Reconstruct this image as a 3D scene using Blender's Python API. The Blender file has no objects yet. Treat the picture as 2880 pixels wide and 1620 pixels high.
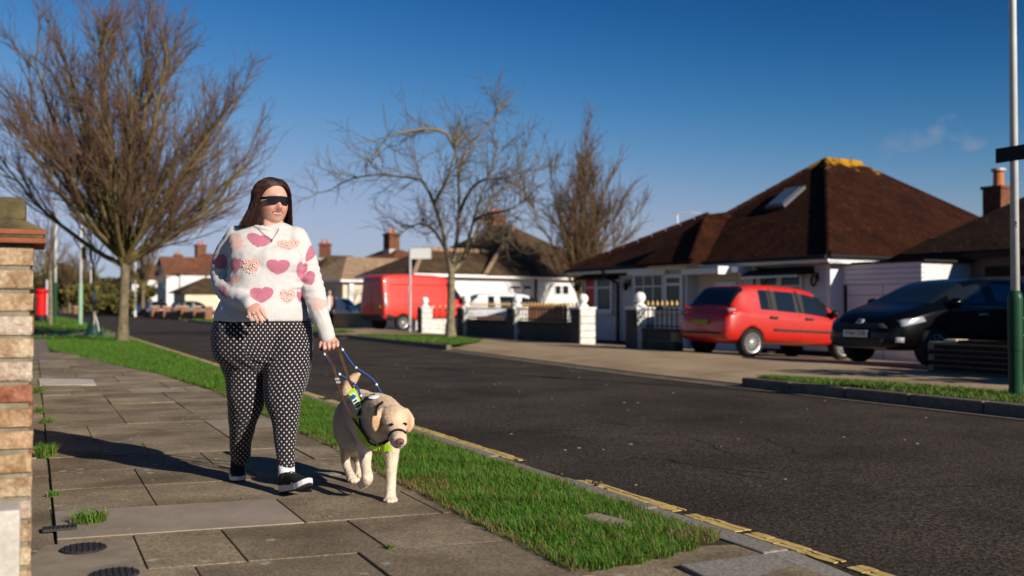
import bpy, bmesh, math, random
import numpy as np
from mathutils import Vector, Matrix
R = math.radians
scene = bpy.context.scene
COL = scene.collection
# ------------------------------------------------------------------ camera, sky, sun, exposure
CAMH = 0.96; FPX = 2800.0; TILT = math.atan(52/2800)
cam = bpy.data.cameras.new('camera'); camo = bpy.data.objects.new('camera', cam); COL.objects.link(camo)
camo.location = (0, 0, CAMH); camo.rotation_euler = (math.pi/2+TILT, 0, 0)
cam.sensor_width = 36; cam.lens = 35; cam.clip_start = 0.05; cam.clip_end = 6000
cam.dof.use_dof = True; cam.dof.focus_distance = 5.2; cam.dof.aperture_fstop = 1.9
scene.camera = camo
SUN = Vector((0.725, -0.689, 0)).normalized(); SEL = R(22.5); SAZ = math.atan2(SUN.x, SUN.y)
world = bpy.data.worlds.new('World'); scene.world = world; world.use_nodes = True
nt = world.node_tree; nt.nodes.clear()
sky = nt.nodes.new('ShaderNodeTexSky'); sky.sky_type = 'NISHITA'; sky.sun_disc = False
sky.sun_elevation = SEL; sky.sun_rotation = SAZ; sky.air_density = 1.0; sky.altitude = 0; sky.dust_density = 0.0; sky.ozone_density = 5.0
# one even colour grade over the whole sky (deep polarised blue of the photograph)
sp = nt.nodes.new('ShaderNodeSeparateColor'); cb = nt.nodes.new('ShaderNodeCombineColor'); nt.links.new(sky.outputs[0], sp.inputs[0])
def wmath(op, a_, b_):
    n_ = nt.nodes.new('ShaderNodeMath'); n_.operation = op
    for q_, v_ in ((0, a_), (1, b_)):
        if isinstance(v_, float): n_.inputs[q_].default_value = v_
        else: nt.links.new(v_, n_.inputs[q_])
    return n_.outputs[0]
for i, (g_, k_, m_, fl_) in enumerate(((4.1, .1018, 5.062, .03), (3.0, .1171, 6.576, .35), (3.4, .0385, 9.105, 1.2))):
    p_ = wmath('MULTIPLY', wmath('POWER', sp.outputs[i], g_), k_)
    t_ = wmath('DIVIDE', p_, wmath('ADD', wmath('DIVIDE', p_, m_), 1.0))
    nt.links.new(wmath('MAXIMUM', t_, fl_), cb.inputs[i])
bg = nt.nodes.new('ShaderNodeBackground'); bg.inputs[1].default_value = 0.063
wo = nt.nodes.new('ShaderNodeOutputWorld')
nt.links.new(cb.outputs[0], bg.inputs[0]); nt.links.new(bg.outputs[0], wo.inputs[0])
sl = bpy.data.lights.new('sun', 'SUN'); so = bpy.data.objects.new('sun', sl); COL.objects.link(so)
sl.energy = 5.0; sl.angle = R(0.53); sl.color = (1.0, 0.90, 0.77)
so.rotation_euler = Vector((SUN.x*math.cos(SEL), SUN.y*math.cos(SEL), math.sin(SEL))).to_track_quat('Z', 'Y').to_euler()
so.location = (20, -20, 30)
vs = scene.view_settings; vs.view_transform = 'Standard'; vs.look = 'None'; vs.exposure = 0.4; vs.gamma = 1.0; vs.use_curve_mapping = False
scene.cycles.use_denoising = True
scene.cycles.max_bounces = 6
scene.cycles.diffuse_bounces = 1
scene.render.film_transparent = False

# ------------------------------------------------------------------ helpers: frames
def ray(px, py):
    u = (px-1440)/FPX; v = (810-py)/FPX
    y = math.cos(TILT)-v*math.sin(TILT); z = math.sin(TILT)+v*math.cos(TILT)
    return Vector((u/y, 1.0, z/y))
def at(px, py, depth): return Vector((0, 0, CAMH))+ray(px, py)*depth
def ground(px, py, z=0.0):
    r = ray(px, py); return Vector((0, 0, CAMH))+r*((z-CAMH)/r.z)
def project(p):
    x, y, z = p[0], p[1], p[2]-CAMH
    f = y*math.cos(TILT)+z*math.sin(TILT); v = -y*math.sin(TILT)+z*math.cos(TILT)
    return 1440+FPX*x/f, 810-FPX*v/f
class Frame:
    def __init__(s, ox, oy, ang):
        a = R(ang); s.o = Vector((ox, oy, 0)); s.d = Vector((-math.sin(a), math.cos(a), 0)); s.n = Vector((math.cos(a), math.sin(a), 0)); s.ang = a
    def __call__(s, b, a, z=0.0): return s.o+s.d*b+s.n*a+Vector((0, 0, z))
    def hit(s, px, py, a):           # pixel ray meets plane n=a -> (b, z)
        r = ray(px, py); t = (a+s.o.dot(s.n))/r.dot(s.n); p = Vector((0, 0, CAMH))+r*t
        return (p-s.o).dot(s.d), p.z
    def local(s, p): q = Vector(p)-s.o; return q.dot(s.d), q.dot(s.n)
RF = Frame(0.834, 4.525, 25.67)      # street frame: b along the kerb, a across the road
# ------------------------------------------------------------------ helpers: objects
def link(o, parent=None):
    COL.objects.link(o)
    if parent is not None:
        o.parent = parent; o.matrix_parent_inverse = wmat(parent).inverted()
    return o
def tag(o, label=None, cat=None, group=None, kind=None):
    if label: o['label'] = label
    if cat: o['category'] = cat
    if group: o['group'] = group
    if kind: o['kind'] = kind
    return o
def empty(name, loc, label=None, cat=None, group=None, rz=0):
    o = bpy.data.objects.new(name, None); o.location = loc; o.rotation_euler = (0, 0, rz); o.empty_display_size = .2
    COL.objects.link(o); return tag(o, label, cat, group)
class MB:
    """collects geometry for one mesh"""
    def __init__(s): s.v = []; s.f = []; s.m = []; s.mi = 0
    def add(s, vs, fs):
        b = len(s.v); s.v.extend([tuple(v) for v in vs]); s.f.extend([tuple(i+b for i in f) for f in fs]); s.m.extend([s.mi]*len(fs)); return s
    def box(s, c, size, axes=None):
        c = Vector(c); ax = axes or (Vector((1, 0, 0)), Vector((0, 1, 0)), Vector((0, 0, 1)))
        h = [ax[i]*(size[i]/2) for i in range(3)]
        vs = [c+h[0]*i+h[1]*j+h[2]*k for i in (-1, 1) for j in (-1, 1) for k in (-1, 1)]
        return s.add(vs, [(0, 1, 3, 2), (4, 6, 7, 5), (0, 4, 5, 1), (2, 3, 7, 6), (0, 2, 6, 4), (1, 5, 7, 3)])
    def prism(s, poly, ext):
        n = len(poly); a = [Vector(p) for p in poly]; e = Vector(ext)
        return s.add(a+[p+e for p in a], [tuple(range(n))[::-1], tuple(range(n, 2*n))]+[(i, (i+1) % n, n+(i+1) % n, n+i) for i in range(n)])
    def tube(s, pts, rad, k=8, cap=True, flat=None):
        pts = [Vector(p) for p in pts]; n = len(pts)
        if not hasattr(rad, '__len__'): rad = [rad]*n
        vs = []; prev = None
        for i, p in enumerate(pts):
            t = (pts[min(i+1, n-1)]-pts[max(i-1, 0)]).normalized()
            if prev is None:
                prev = t.cross(Vector((0, 0, 1)) if abs(t.z) < .9 else Vector((1, 0, 0))).normalized()
            x = (prev-t*prev.dot(t)).normalized(); y = t.cross(x); prev = x
            for j in range(k):
                a = 2*math.pi*j/k; r = rad[i]
                vs.append(p+x*(math.cos(a)*r)+y*(math.sin(a)*r*(flat or 1)))
        fs = [(i*k+j, i*k+(j+1) % k, (i+1)*k+(j+1) % k, (i+1)*k+j) for i in range(n-1) for j in range(k)]
        if cap: fs += [tuple(range(k))[::-1], tuple((n-1)*k+j for j in range(k))]
        return s.add(vs, fs)
    def lathe(s, c, prof, k=16, ax=None):
        c = Vector(c); ax = Vector(ax) if ax else Vector((0, 0, 1)); ax.normalize()
        x = ax.cross(Vector((0, 1, 0)) if abs(ax.y) < .9 else Vector((1, 0, 0))).normalized(); y = ax.cross(x)
        vs = [c+ax*z+x*(math.cos(2*math.pi*j/k)*r)+y*(math.sin(2*math.pi*j/k)*r) for r, z in prof for j in range(k)]
        n = len(prof)
        fs = [(i*k+j, i*k+(j+1) % k, (i+1)*k+(j+1) % k, (i+1)*k+j) for i in range(n-1) for j in range(k)]
        fs += [tuple(range(k))[::-1], tuple((n-1)*k+j for j in range(k))]
        return s.add(vs, fs)
    def ell(s, c, r, k=14, m=9, rot=None):
        c = Vector(c); vs = []; 
        for i in range(1, m):
            t = math.pi*i/m
            for j in range(k):
                a = 2*math.pi*j/k; q = Vector((r[0]*math.sin(t)*math.cos(a), r[1]*math.sin(t)*math.sin(a), r[2]*math.cos(t)))
                vs.append(c+(rot @ q if rot else q))
        top = Vector((0, 0, r[2])); 
        vs.append(c+(rot @ top if rot else top)); vs.append(c-(rot @ top if rot else top))
        fs = [(i*k+j, (i+1)*k+j, (i+1)*k+(j+1) % k, i*k+(j+1) % k) for i in range(m-2) for j in range(k)]
        T = len(vs)-2
        fs += [(T, j, (j+1) % k) for j in range(k)]+[(T+1, (m-2)*k+(j+1) % k, (m-2)*k+j) for j in range(k)]
        return s.add(vs, fs)
    def mesh(s, name, smooth=False):
        me = bpy.data.meshes.new(name); me.from_pydata(s.v, [], s.f); 
        if smooth: me.polygons.foreach_set('use_smooth', [True]*len(me.polygons))
        me.update(); return me
    def build(s, name, mat, parent=None, smooth=False, bevel=0, seg=2, recalc=True, origin=None):
        me = s.mesh(name, smooth)
        if recalc or bevel:
            bm = bmesh.new(); bm.from_mesh(me)
            if bevel:
                es = [e for e in bm.edges if len(e.link_faces) == 2 and e.calc_face_angle(0) > .6]
                bmesh.ops.bevel(bm, geom=es, offset=bevel, segments=seg, affect='EDGES', profile=.6, clamp_overlap=True)
            bmesh.ops.recalc_face_normals(bm, faces=bm.faces); bm.to_mesh(me); bm.free()
        for mm in (mat if isinstance(mat, (list, tuple)) else [mat]): me.materials.append(mm)
        if isinstance(mat, (list, tuple)) and not bevel: me.polygons.foreach_set('material_index', s.m)
        o = bpy.data.objects.new(name, me)
        if origin is not None:
            me.transform(Matrix.Translation(-Vector(origin))); o.location = origin
        return link(o, parent)
def wmat(o):
    m = Matrix.LocRotScale(o.location, o.rotation_euler, o.scale)
    return wmat(o.parent) @ o.matrix_parent_inverse @ m if o.parent is not None else m
def meshobj(name, me, mat, parent=None, smooth=True):
    if smooth: me.polygons.foreach_set('use_smooth', [True]*len(me.polygons))
    me.materials.clear()
    for mm in (mat if isinstance(mat, (list, tuple)) else [mat]): me.materials.append(mm)
    o = bpy.data.objects.new(name, me)
    return link(o, parent)
def evalmesh(o):
    dg = bpy.context.evaluated_depsgraph_get(); dg.update()
    return bpy.data.meshes.new_from_object(o.evaluated_get(dg))
def remesh(mb, voxel, smooth=4, fac=.5):
    me = mb.mesh('tmp'); o = bpy.data.objects.new('tmp', me); COL.objects.link(o)
    m = o.modifiers.new('r', 'REMESH'); m.mode = 'VOXEL'; m.voxel_size = voxel
    if smooth:
        q = o.modifiers.new('s', 'SMOOTH'); q.iterations = smooth; q.factor = fac
    out = evalmesh(o); bpy.data.objects.remove(o); bpy.data.meshes.remove(me); return out
def subsurf(me, lv=2, extra=None):
    o = bpy.data.objects.new('tmp', me); COL.objects.link(o)
    q = o.modifiers.new('s', 'SUBSURF'); q.levels = lv; q.render_levels = lv
    if extra: extra(o)
    out = evalmesh(o); bpy.data.objects.remove(o); return out
def verts_np(me):
    a = np.empty(len(me.vertices)*3, dtype=np.float32); me.vertices.foreach_get('co', a); return a.reshape(-1, 3)
def normals_np(me):
    a = np.empty(len(me.vertices)*3, dtype=np.float32); me.vertices.foreach_get('normal', a); return a.reshape(-1, 3)
def set_color(me, name, rgb):
    at_ = me.attributes.new(name, 'FLOAT_COLOR', 'POINT')
    c = np.ones((len(rgb), 4), dtype=np.float32); c[:, :3] = rgb; at_.data.foreach_set('color', c.ravel())
def np_mesh(name, V, F):
    """fast mesh from numpy arrays; F is (n,3) or (n,4)"""
    me = bpy.data.meshes.new(name); V = np.asarray(V, np.float32); F = np.asarray(F, np.int32)
    me.vertices.add(len(V)); me.vertices.foreach_set('co', V.ravel())
    k = F.shape[1]; me.loops.add(F.size); me.loops.foreach_set('vertex_index', F.ravel())
    me.polygons.add(len(F)); me.polygons.foreach_set('loop_start', np.arange(0, F.size, k, dtype=np.int32))
    me.update(calc_edges=True); return me
def cat(pts, per=6):
    """Catmull-Rom through rows of equal length"""
    P = np.array([list(p) for p in pts], float); n = len(P); out = []
    for i in range(n-1):
        p0 = P[max(i-1, 0)]; p1 = P[i]; p2 = P[i+1]; p3 = P[min(i+2, n-1)]
        for j in range(per):
            t = j/per; out.append(.5*((2*p1)+(-p0+p2)*t+(2*p0-5*p1+4*p2-p3)*t*t+(-p0+3*p1-3*p2+p3)*t**3))
    out.append(P[-1]); return np.array(out)
def limb(mb, rows, k=16, per=6, ref=None):
    """rows: (x,y,z,r1[,r2]) smooth tapered limb with rounded ends; ref = direction of r1"""
    rows = [tuple(r) if len(r) == 5 else tuple(r)+(r[3],) for r in rows]
    Q = cat(rows, per); n = len(Q); P = [Vector(q[:3]) for q in Q]
    T = [(P[min(i+1, n-1)]-P[max(i-1, 0)]).normalized() for i in range(n)]
    rings = []
    def ring(c, t, a, b):
        x = Vector(ref) if ref is not None else (Vector((1, 0, 0)) if abs(t.x) < .8 else Vector((0, 1, 0)))
        x = (x-t*x.dot(t)).normalized(); y = t.cross(x)
        return [c+x*(a*math.cos(2*math.pi*j/k))+y*(b*math.sin(2*math.pi*j/k)) for j in range(k)]
    for e, sgn, idx in ((0, -1, 0), (1, 1, n-1)):
        cap = []
        for u in (.98, .8, .45):
            r = math.sqrt(1-u*u); cap.append(ring(P[idx]+T[idx]*(sgn*u*min(Q[idx][3], Q[idx][4])), T[idx], Q[idx][3]*r, Q[idx][4]*r))
        if e == 0: rings = cap
        else: tail = cap[::-1]
    for i in range(n): rings.append(ring(P[i], T[i], max(Q[i][3], 1e-4), max(Q[i][4], 1e-4)))
    rings += tail; m = len(rings); vs = [v for r in rings for v in r]
    fs = [(i*k+j, i*k+(j+1) % k, (i+1)*k+(j+1) % k, (i+1)*k+j) for i in range(m-1) for j in range(k)]
    fs += [tuple(range(k))[::-1], tuple((m-1)*k+j for j in range(k))]
    return mb.add(vs, fs)
def copy_tree(o, parent=None):
    c = o.copy(); COL.objects.link(c)
    if parent is not None: c.parent = parent; c.matrix_parent_inverse = o.matrix_parent_inverse.copy()
    for ch in list(o.children): copy_tree(ch, c)
    return c
# ------------------------------------------------------------------ materials
_mats = {}
def M(name, c1, c2=None, scale=4, rough=.7, bump=0, bscale=60, metal=0, spec=.22, rand=0, coat=0, attr=None, c3=None, lo=.35, hi=.65,
      fine=0, fscale=300, trans=0, stretch=None, sheen=0, sss=0, detail=6, dist=.01, tint=None):
    if name in _mats: return _mats[name]
    m = bpy.data.materials.new(name); m.use_nodes = True; t = m.node_tree; N = t.nodes; L = t.links
    b = N['Principled BSDF']; b.inputs['Roughness'].default_value = rough; b.inputs['Metallic'].default_value = metal
    b.inputs['Specular IOR Level'].default_value = spec
    if coat: b.inputs['Coat Weight'].default_value = coat; b.inputs['Coat Roughness'].default_value = .04
    if sheen: b.inputs['Sheen Weight'].default_value = sheen; b.inputs['Sheen Roughness'].default_value = .5
    if sss:
        b.inputs['Subsurface Weight'].default_value = sss; b.inputs['Subsurface Radius'].default_value = (.012, .004, .002); b.inputs['Subsurface Scale'].default_value = 1
    tc = N.new('ShaderNodeTexCoord'); vec = tc.outputs['Object']
    if stretch:
        mp = N.new('ShaderNodeMapping'); mp.inputs['Scale'].default_value = stretch; L.new(vec, mp.inputs[0]); vec = mp.outputs[0]
    def noise(sc, det=detail):
        n = N.new('ShaderNodeTexNoise'); n.inputs['Scale'].default_value = sc; n.inputs['Detail'].default_value = det; n.inputs['Roughness'].default_value = .6; L.new(vec, n.inputs['Vector']); return n
    col = None
    if attr:
        a = N.new('ShaderNodeAttribute'); a.attribute_name = attr; col = a.outputs['Color']
    if c2 is not None:
        n = noise(scale); r = N.new('ShaderNodeValToRGB'); r.color_ramp.elements[0].position = lo; r.color_ramp.elements[1].position = hi
        r.color_ramp.elements[0].color = (*c1, 1); r.color_ramp.elements[1].color = (*c2, 1)
        if c3 is not None:
            e = r.color_ramp.elements.new((lo+hi)/2); e.color = (*c3, 1)
        L.new(n.outputs['Fac'], r.inputs[0]); col2 = r.outputs[0]
        if col is not None:
            mx = N.new('ShaderNodeMix'); mx.data_type = 'RGBA'; mx.blend_type = 'MULTIPLY'; mx.inputs[0].default_value = 1
            L.new(col, mx.inputs[6]); L.new(col2, mx.inputs[7]); col = mx.outputs[2]
        else: col = col2
    if fine:
        n = noise(fscale, 3); mx = N.new('ShaderNodeMix'); mx.data_type = 'RGBA'; mx.blend_type = 'MULTIPLY'; mx.inputs[0].default_value = 1
        mr = N.new('ShaderNodeMapRange'); mr.inputs[1].default_value = .3; mr.inputs[2].default_value = .7; mr.inputs[3].default_value = 1-fine; mr.inputs[4].default_value = 1+fine
        L.new(n.outputs['Fac'], mr.inputs[0])
        if col is None:
            q = N.new('ShaderNodeRGB'); q.outputs[0].default_value = (*c1, 1); col = q.outputs[0]
        L.new(col, mx.inputs[6]); L.new(mr.outputs[0], mx.inputs[7]); col = mx.outputs[2]
    if rand or tint:
        oi = N.new('ShaderNodeObjectInfo')
        if col is None:
            q = N.new('ShaderNodeRGB'); q.outputs[0].default_value = (*c1, 1); col = q.outputs[0]
        mx = N.new('ShaderNodeMix'); mx.data_type = 'RGBA'; mx.blend_type = 'MULTIPLY'; mx.inputs[0].default_value = 1
        if tint:
            r = N.new('ShaderNodeValToRGB'); r.color_ramp.interpolation = 'CONSTANT'
            els = r.color_ramp.elements; els[0].position = 0; els[0].color = (*tint[0], 1); els[1].position = 1/len(tint); els[1].color = (*tint[1], 1)
            for i in range(2, len(tint)): e = els.new(i/len(tint)); e.color = (*tint[i], 1)
            L.new(oi.outputs['Random'], r.inputs[0]); L.new(r.outputs[0], mx.inputs[7])
        else:
            mr = N.new('ShaderNodeMapRange'); mr.inputs[3].default_value = 1-rand; mr.inputs[4].default_value = 1+rand
            L.new(oi.outputs['Random'], mr.inputs[0]); L.new(mr.outputs[0], mx.inputs[7])
        L.new(col, mx.inputs[6]); col = mx.outputs[2]
    if col is None: b.inputs['Base Color'].default_value = (*c1, 1)
    else: L.new(col, b.inputs['Base Color'])
    if bump:
        n = noise(bscale); bp = N.new('ShaderNodeBump'); bp.inputs['Strength'].default_value = bump; bp.inputs['Distance'].default_value = dist
        L.new(n.outputs['Fac'], bp.inputs['Height']); L.new(bp.outputs[0], b.inputs['Normal'])
    if trans: b.inputs['Transmission Weight'].default_value = trans
    _mats[name] = m; return m
def nodes_of(m): return m.node_tree.nodes, m.node_tree.links, m.node_tree.nodes['Principled BSDF']
def P_(*v): return Vector(v)
Z = Vector((0, 0, 1))
# ================================================================== THE SETTING: ground, road, kerbs, pavement, verges
rng = random.Random(7); nrg = np.random.default_rng(7)
m_asph = M('asphalt', (.029, .0225, .017), (.072, .057, .043), scale=.7, spec=.15, rough=.9, bump=1.0, bscale=70, fine=.8, fscale=52, dist=.012, lo=.3, hi=.7)
N, L, B = nodes_of(m_asph)      # pale chippings and worn spots
vo = N.new('ShaderNodeTexVoronoi'); vo.inputs['Scale'].default_value = 15; tcn = N.new('ShaderNodeTexCoord'); L.new(tcn.outputs['Object'], vo.inputs['Vector'])
n2 = N.new('ShaderNodeTexNoise'); n2.inputs['Scale'].default_value = 2.2; L.new(tcn.outputs['Object'], n2.inputs['Vector'])
mr = N.new('ShaderNodeMapRange'); mr.inputs[1].default_value = .13; mr.inputs[2].default_value = .07; L.new(vo.outputs['Distance'], mr.inputs[0])
mr2 = N.new('ShaderNodeMapRange'); mr2.inputs[1].default_value = .50; mr2.inputs[2].default_value = .68; L.new(n2.outputs['Fac'], mr2.inputs[0])
mu = N.new('ShaderNodeMath'); mu.operation = 'MULTIPLY'; L.new(mr.outputs[0], mu.inputs[0]); L.new(mr2.outputs[0], mu.inputs[1])
old = B.inputs['Base Color'].links[0].from_socket; mx = N.new('ShaderNodeMix'); mx.data_type = 'RGBA'
L.new(mu.outputs[0], mx.inputs[0]); L.new(old, mx.inputs[6]); mx.inputs[7].default_value = (.22, .205, .18, 1); L.new(mx.outputs[2], B.inputs['Base Color'])
vg = N.new('ShaderNodeTexVoronoi'); vg.inputs['Scale'].default_value = 65; L.new(tcn.outputs['Object'], vg.inputs['Vector']); sg_ = N.new('ShaderNodeSeparateColor'); L.new(vg.outputs['Color'], sg_.inputs[0])
mg = N.new('ShaderNodeMapRange'); mg.inputs[3].default_value = .62; mg.inputs[4].default_value = 1.38; L.new(sg_.outputs[0], mg.inputs[0])
mx3 = N.new('ShaderNodeMix'); mx3.data_type = 'RGBA'; mx3.blend_type = 'MULTIPLY'; mx3.inputs[0].default_value = 1; L.new(mx.outputs[2], mx3.inputs[6]); L.new(mg.outputs[0], mx3.inputs[7]); L.new(mx3.outputs[2], B.inputs['Base Color'])
m_soil = M('soil', (.035, .045, .012), (.07, .05, .025), scale=9, rough=.95, bump=.6, bscale=40)
m_lawn = M('far_turf', (.05, .10, .012), (.10, .125, .02), scale=3, rough=.9, bump=.8, bscale=30, fine=.4, fscale=60)
m_earth = M('garden_ground', (.07, .075, .04), (.12, .10, .07), scale=.4, rough=.95)
m_joint = M('joint_dirt', (.045, .038, .024), (.055, .062, .018), scale=5, rough=.95, bump=.5)
m_slab = M('paving_slab', (.145, .113, .072), (.29, .232, .158), scale=1.7, rough=.9, bump=.6, bscale=90, fine=.42, fscale=75, rand=.2, dist=.006, spec=.12, detail=8)
m_slabp = M('paving_slab_sandy', (.25, .205, .155), (.33, .275, .215), scale=2.5, rough=.88, bump=.3, bscale=200, fine=.2, fscale=220, rand=.05, dist=.004)
def spots(m, scale, thr, col, big=1.2):
    N, L, B = nodes_of(m); tcn = N.new('ShaderNodeTexCoord')
    vo = N.new('ShaderNodeTexVoronoi'); vo.inputs['Scale'].default_value = scale; L.new(tcn.outputs['Object'], vo.inputs['Vector'])
    n2 = N.new('ShaderNodeTexNoise'); n2.inputs['Scale'].default_value = 40; L.new(tcn.outputs['Object'], n2.inputs['Vector'])
    ad = N.new('ShaderNodeMath'); ad.operation = 'MULTIPLY_ADD'; ad.inputs[1].default_value = .35; L.new(n2.outputs['Fac'], ad.inputs[0]); L.new(vo.outputs['Distance'], ad.inputs[2])
    mr = N.new('ShaderNodeMapRange'); mr.inputs[1].default_value = thr+.19; mr.inputs[2].default_value = thr+.13; mr.inputs[4].default_value = .75; L.new(ad.outputs[0], mr.inputs[0])
    old = B.inputs['Base Color'].links[0].from_socket; mx = N.new('ShaderNodeMix'); mx.data_type = 'RGBA'
    L.new(mr.outputs[0], mx.inputs[0]); L.new(old, mx.inputs[6]); mx.inputs[7].default_value = (*col, 1); L.new(mx.outputs[2], B.inputs['Base Color'])
spots(m_slab, 5.5, .115, (.40, .375, .32))
m_kerb = M('granite_kerb', (.15, .135, .115), (.27, .25, .22), scale=60, rough=.85, bump=.4, bscale=150, fine=.35, fscale=160, rand=.1, dist=.004)
m_conc = M('concrete_drive', (.29, .21, .128), (.41, .305, .19), scale=.9, rough=.9, bump=.3, bscale=90, fine=.2, fscale=50)
m_yel = M('yellow_paint', (.44, .30, .09), (.58, .42, .16), scale=14, rough=.75, fine=.15, fscale=120)
m_iron = M('cast_iron', (.028, .026, .026), (.05, .046, .044), scale=30, rough=.6, bump=.3, bscale=100, metal=.3)

def struct(name, mb, mat, parent=None, **k):
    o = mb.build(name, mat, parent, **k)
    if parent is None: o['kind'] = 'structure'
    return o
def sheet(rows):
    mb = MB(); w = len(rows[0]); vs = [p for r in rows for p in r]
    return mb.add(vs, [(i*w+j, i*w+j+1, (i+1)*w+j+1, (i+1)*w+j) for i in range(len(rows)-1) for j in range(w-1)])
# base ground to the horizon
struct('ground', sheet([[P_(-2500, -300, -.6), P_(2500, -300, -.6)], [P_(-2500, 3500, -.6), P_(2500, 3500, -.6)]]), m_earth)
SE = [-14, 2.7, 9, 14, 20, 27, 58, 122, 200]; NE = [5.7, 5.7, 5.62, 5.95, 6.36, 6.5, 6.8, 9.2, 13]
def ne(s): return float(np.interp(s, SE, NE))
ss = [-14, -8, -4, 0, 3, 6, 9, 12, 15, 18, 21, 24, 27, 32, 40, 50, 60, 80, 100, 122, 150, 200]
ZR = -.10
struct('road', sheet([[RF(s, -.02+ne(s)*j/6+.02*j/6, ZR+.02*math.sin(math.pi*j/6)) for j in range(7)] for s in ss]), m_asph)
# opposite side: pavement and fore-gardens that fall gently towards the houses
def zopp(n_): return float(np.interp(n_, [0, .18, .6, 3.5, 5, 9, 30], [-.085, -.06, -.01, .02, -.08, -.27, -.3]))
offs = [.14, .6, 1.2, 2, 3.5, 5, 7, 9, 14, 30, 60]
struct('forecourt', sheet([[RF(s, ne(s)+o, zopp(o)) for o in offs] for s in ss]), m_conc)
# left side: gardens behind the wall
struct('front_gardens', sheet([[RF(s, -60, -.02), RF(s, -2.86, -.02)] for s in ss]), m_earth)
# bedding under pavement and verge on our side
struct('pavement_bed', sheet([[RF(s, -2.86, -.008), RF(s, -.14, -.008)] for s in ss]), m_joint)
# verge edge (distance from kerb) by s
def vedge(s): return float(np.interp(s, [-.75, -.5, -.1, .6, 3, 8, 11.3, 14.5, 18.4, 21, 30, 80], [-.93, -.93, -.93, -.92, -.86, -.84, -1.1, -1.56, -2.05, -2.35, -2.4, -2.4]))
rows = []
vlim = lambda n_: -.36-.26*(-n_-.14)-.07*math.sin(min(1, max(0, (-n_-.14)/.8))*math.pi)
for s in np.linspace(-.62, 21.5, 80): rows.append([RF(max(s, vlim(n_)), n_, z_) for n_, z_ in ((-.14, .005), (-.14+(vedge(s)+.14)*.25, .010), ((-.14+vedge(s))/2, .012), (-.14+(vedge(s)+.14)*.75, .008), (vedge(s), -.006))])
verge = struct('grass_verge', sheet(rows), m_soil)
def zl(s): return float(np.interp(s, [22, 28, 46, 90], [.0, .03, .17, .2]))
struct('far_grass_verge', sheet([[RF(s, -.14, .004+zl(s)*.2), RF(s, -1.2, .02+zl(s)*.8), RF(s, -2.4, .02+zl(s)), RF(s, -7, .02+zl(s))] for s in (28, 32, 38, 46, 60, 90)]), m_lawn)
struct('far_pavement', sheet([[RF(s, -2.4, .004+zl(s)), RF(s, -7.5, .004+zl(s))] for s in (16, 19, 22, 25, 28)]), M('far_paving', (.15, .125, .10), (.20, .17, .135), scale=1.2, rough=.9, fine=.2))
struct('crossing_path', sheet([[RF(s, -.14, .010+zl(s)*.25), RF(s, -1.2, .026+zl(s)*.85), RF(s, -7.2, .026+zl(s))] for s in (30.5, 33.2)]), M('path_paving', (.20, .165, .125), (.27, .225, .175), scale=2, rough=.9))
struct('verge_turf_by_tree', sheet([[RF(s, -.14, .006), RF(s, -2.38, .0)] for s in (21.4, 23, 25, 28.1)]), m_lawn)
# ---- paving slabs, each a piece of the pavement
pave = empty('pavement', RF(2, -1.8, 0)); pave['kind'] = 'structure'
def slab(poly, mat, z, th=.05, parent=pave, name='paving_slab', bev=.002):
    c = sum((Vector(p) for p in poly), Vector())/len(poly); mb = MB()
    tl = (rng.uniform(-.003, .003), rng.uniform(-.003, .003))
    pts = []
    for p in poly:
        q = Vector(p); d = q-c; pts.append(P_(q.x, q.y, z+d.x*tl[0]+d.y*tl[1]))
    mb.prism(pts, (0, 0, -th)); return mb.build(name, mat, parent, bevel=bev, seg=1)
row = .61; s0 = .69-6*row
def srow(k, n_): return s0+k*row-.12*(n_+1.86)
for k in range(-2, 36):
    sA = s0+k*row; nA = -2.62
    nB = vedge(sA+.3)+.03 if sA > -.75 else -.14
    if sA+row > -.75 and sA < -.7: nB = -.8
    w = [nA]; x = nA+rng.choice((.3, .6, .9, .45))
    while x < nB-.18:
        w.append(x); x += rng.choice((.6, .6, .9))
    w.append(nB); g = .0028
    if k == 6: w = [nA, -2.33+.33, -1.44, nB] if False else [nA, -1.62, -1.0, nB]
    if k == 5: w = [nA, -2.33, -1.98, -1.44, nB]
    for a, b in zip(w[:-1], w[1:]):
        if k < 5 and b <= -2.3: continue
        mat = m_slab
        if k == 6 and a < -2.5: mat = m_slabp
        elif k in (11, 12) and abs(a+b) < 3.4 and rng.random() < .7: mat = m_slabp
        elif rng.random() < .04 and k > 8: mat = m_slabp
        h = rng.uniform(0.002, 0.008); gg = g*rng.uniform(.6, 1.6)
        nb = b if b < nB-.01 else nB
        poly = [RF(srow(k, a)+gg, a+gg, 0), RF(srow(k+1, a)-gg, a+gg, 0), RF(srow(k+1, b)-gg, nb-gg, 0), RF(srow(k, b)+gg, nb-gg, 0)]
        slab(poly, mat, h)
slab([RF(-4, -2.6), RF(-.05, -2.6), RF(-.05, -1.2), RF(-.35, -.5), RF(-.45, -.14), RF(-4, -.14)], m_slab, -.003)
# edging strip of old concrete along the wall
s = -.3
while s < 22:
    l = rng.uniform(.5, 1.1)
    slab([RF(s, -2.85), RF(s+l-.01, -2.85), RF(s+l-.01, -2.627+rng.uniform(-.012, .003)), RF(s, -2.627)], m_slab, rng.uniform(-.006, .004)); s += l
# concrete patch with covers, bottom left
slab([RF(-1.3, -2.84), RF(.12, -2.84), RF(.70, -2.66), RF(.66, -2.345), RF(-1.3, -2.345)], M('patch_concrete', (.20, .165, .12), (.30, .25, .185), scale=5, rough=.9, fine=.2, bump=.3, bscale=120, rand=.01), .006)
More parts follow.
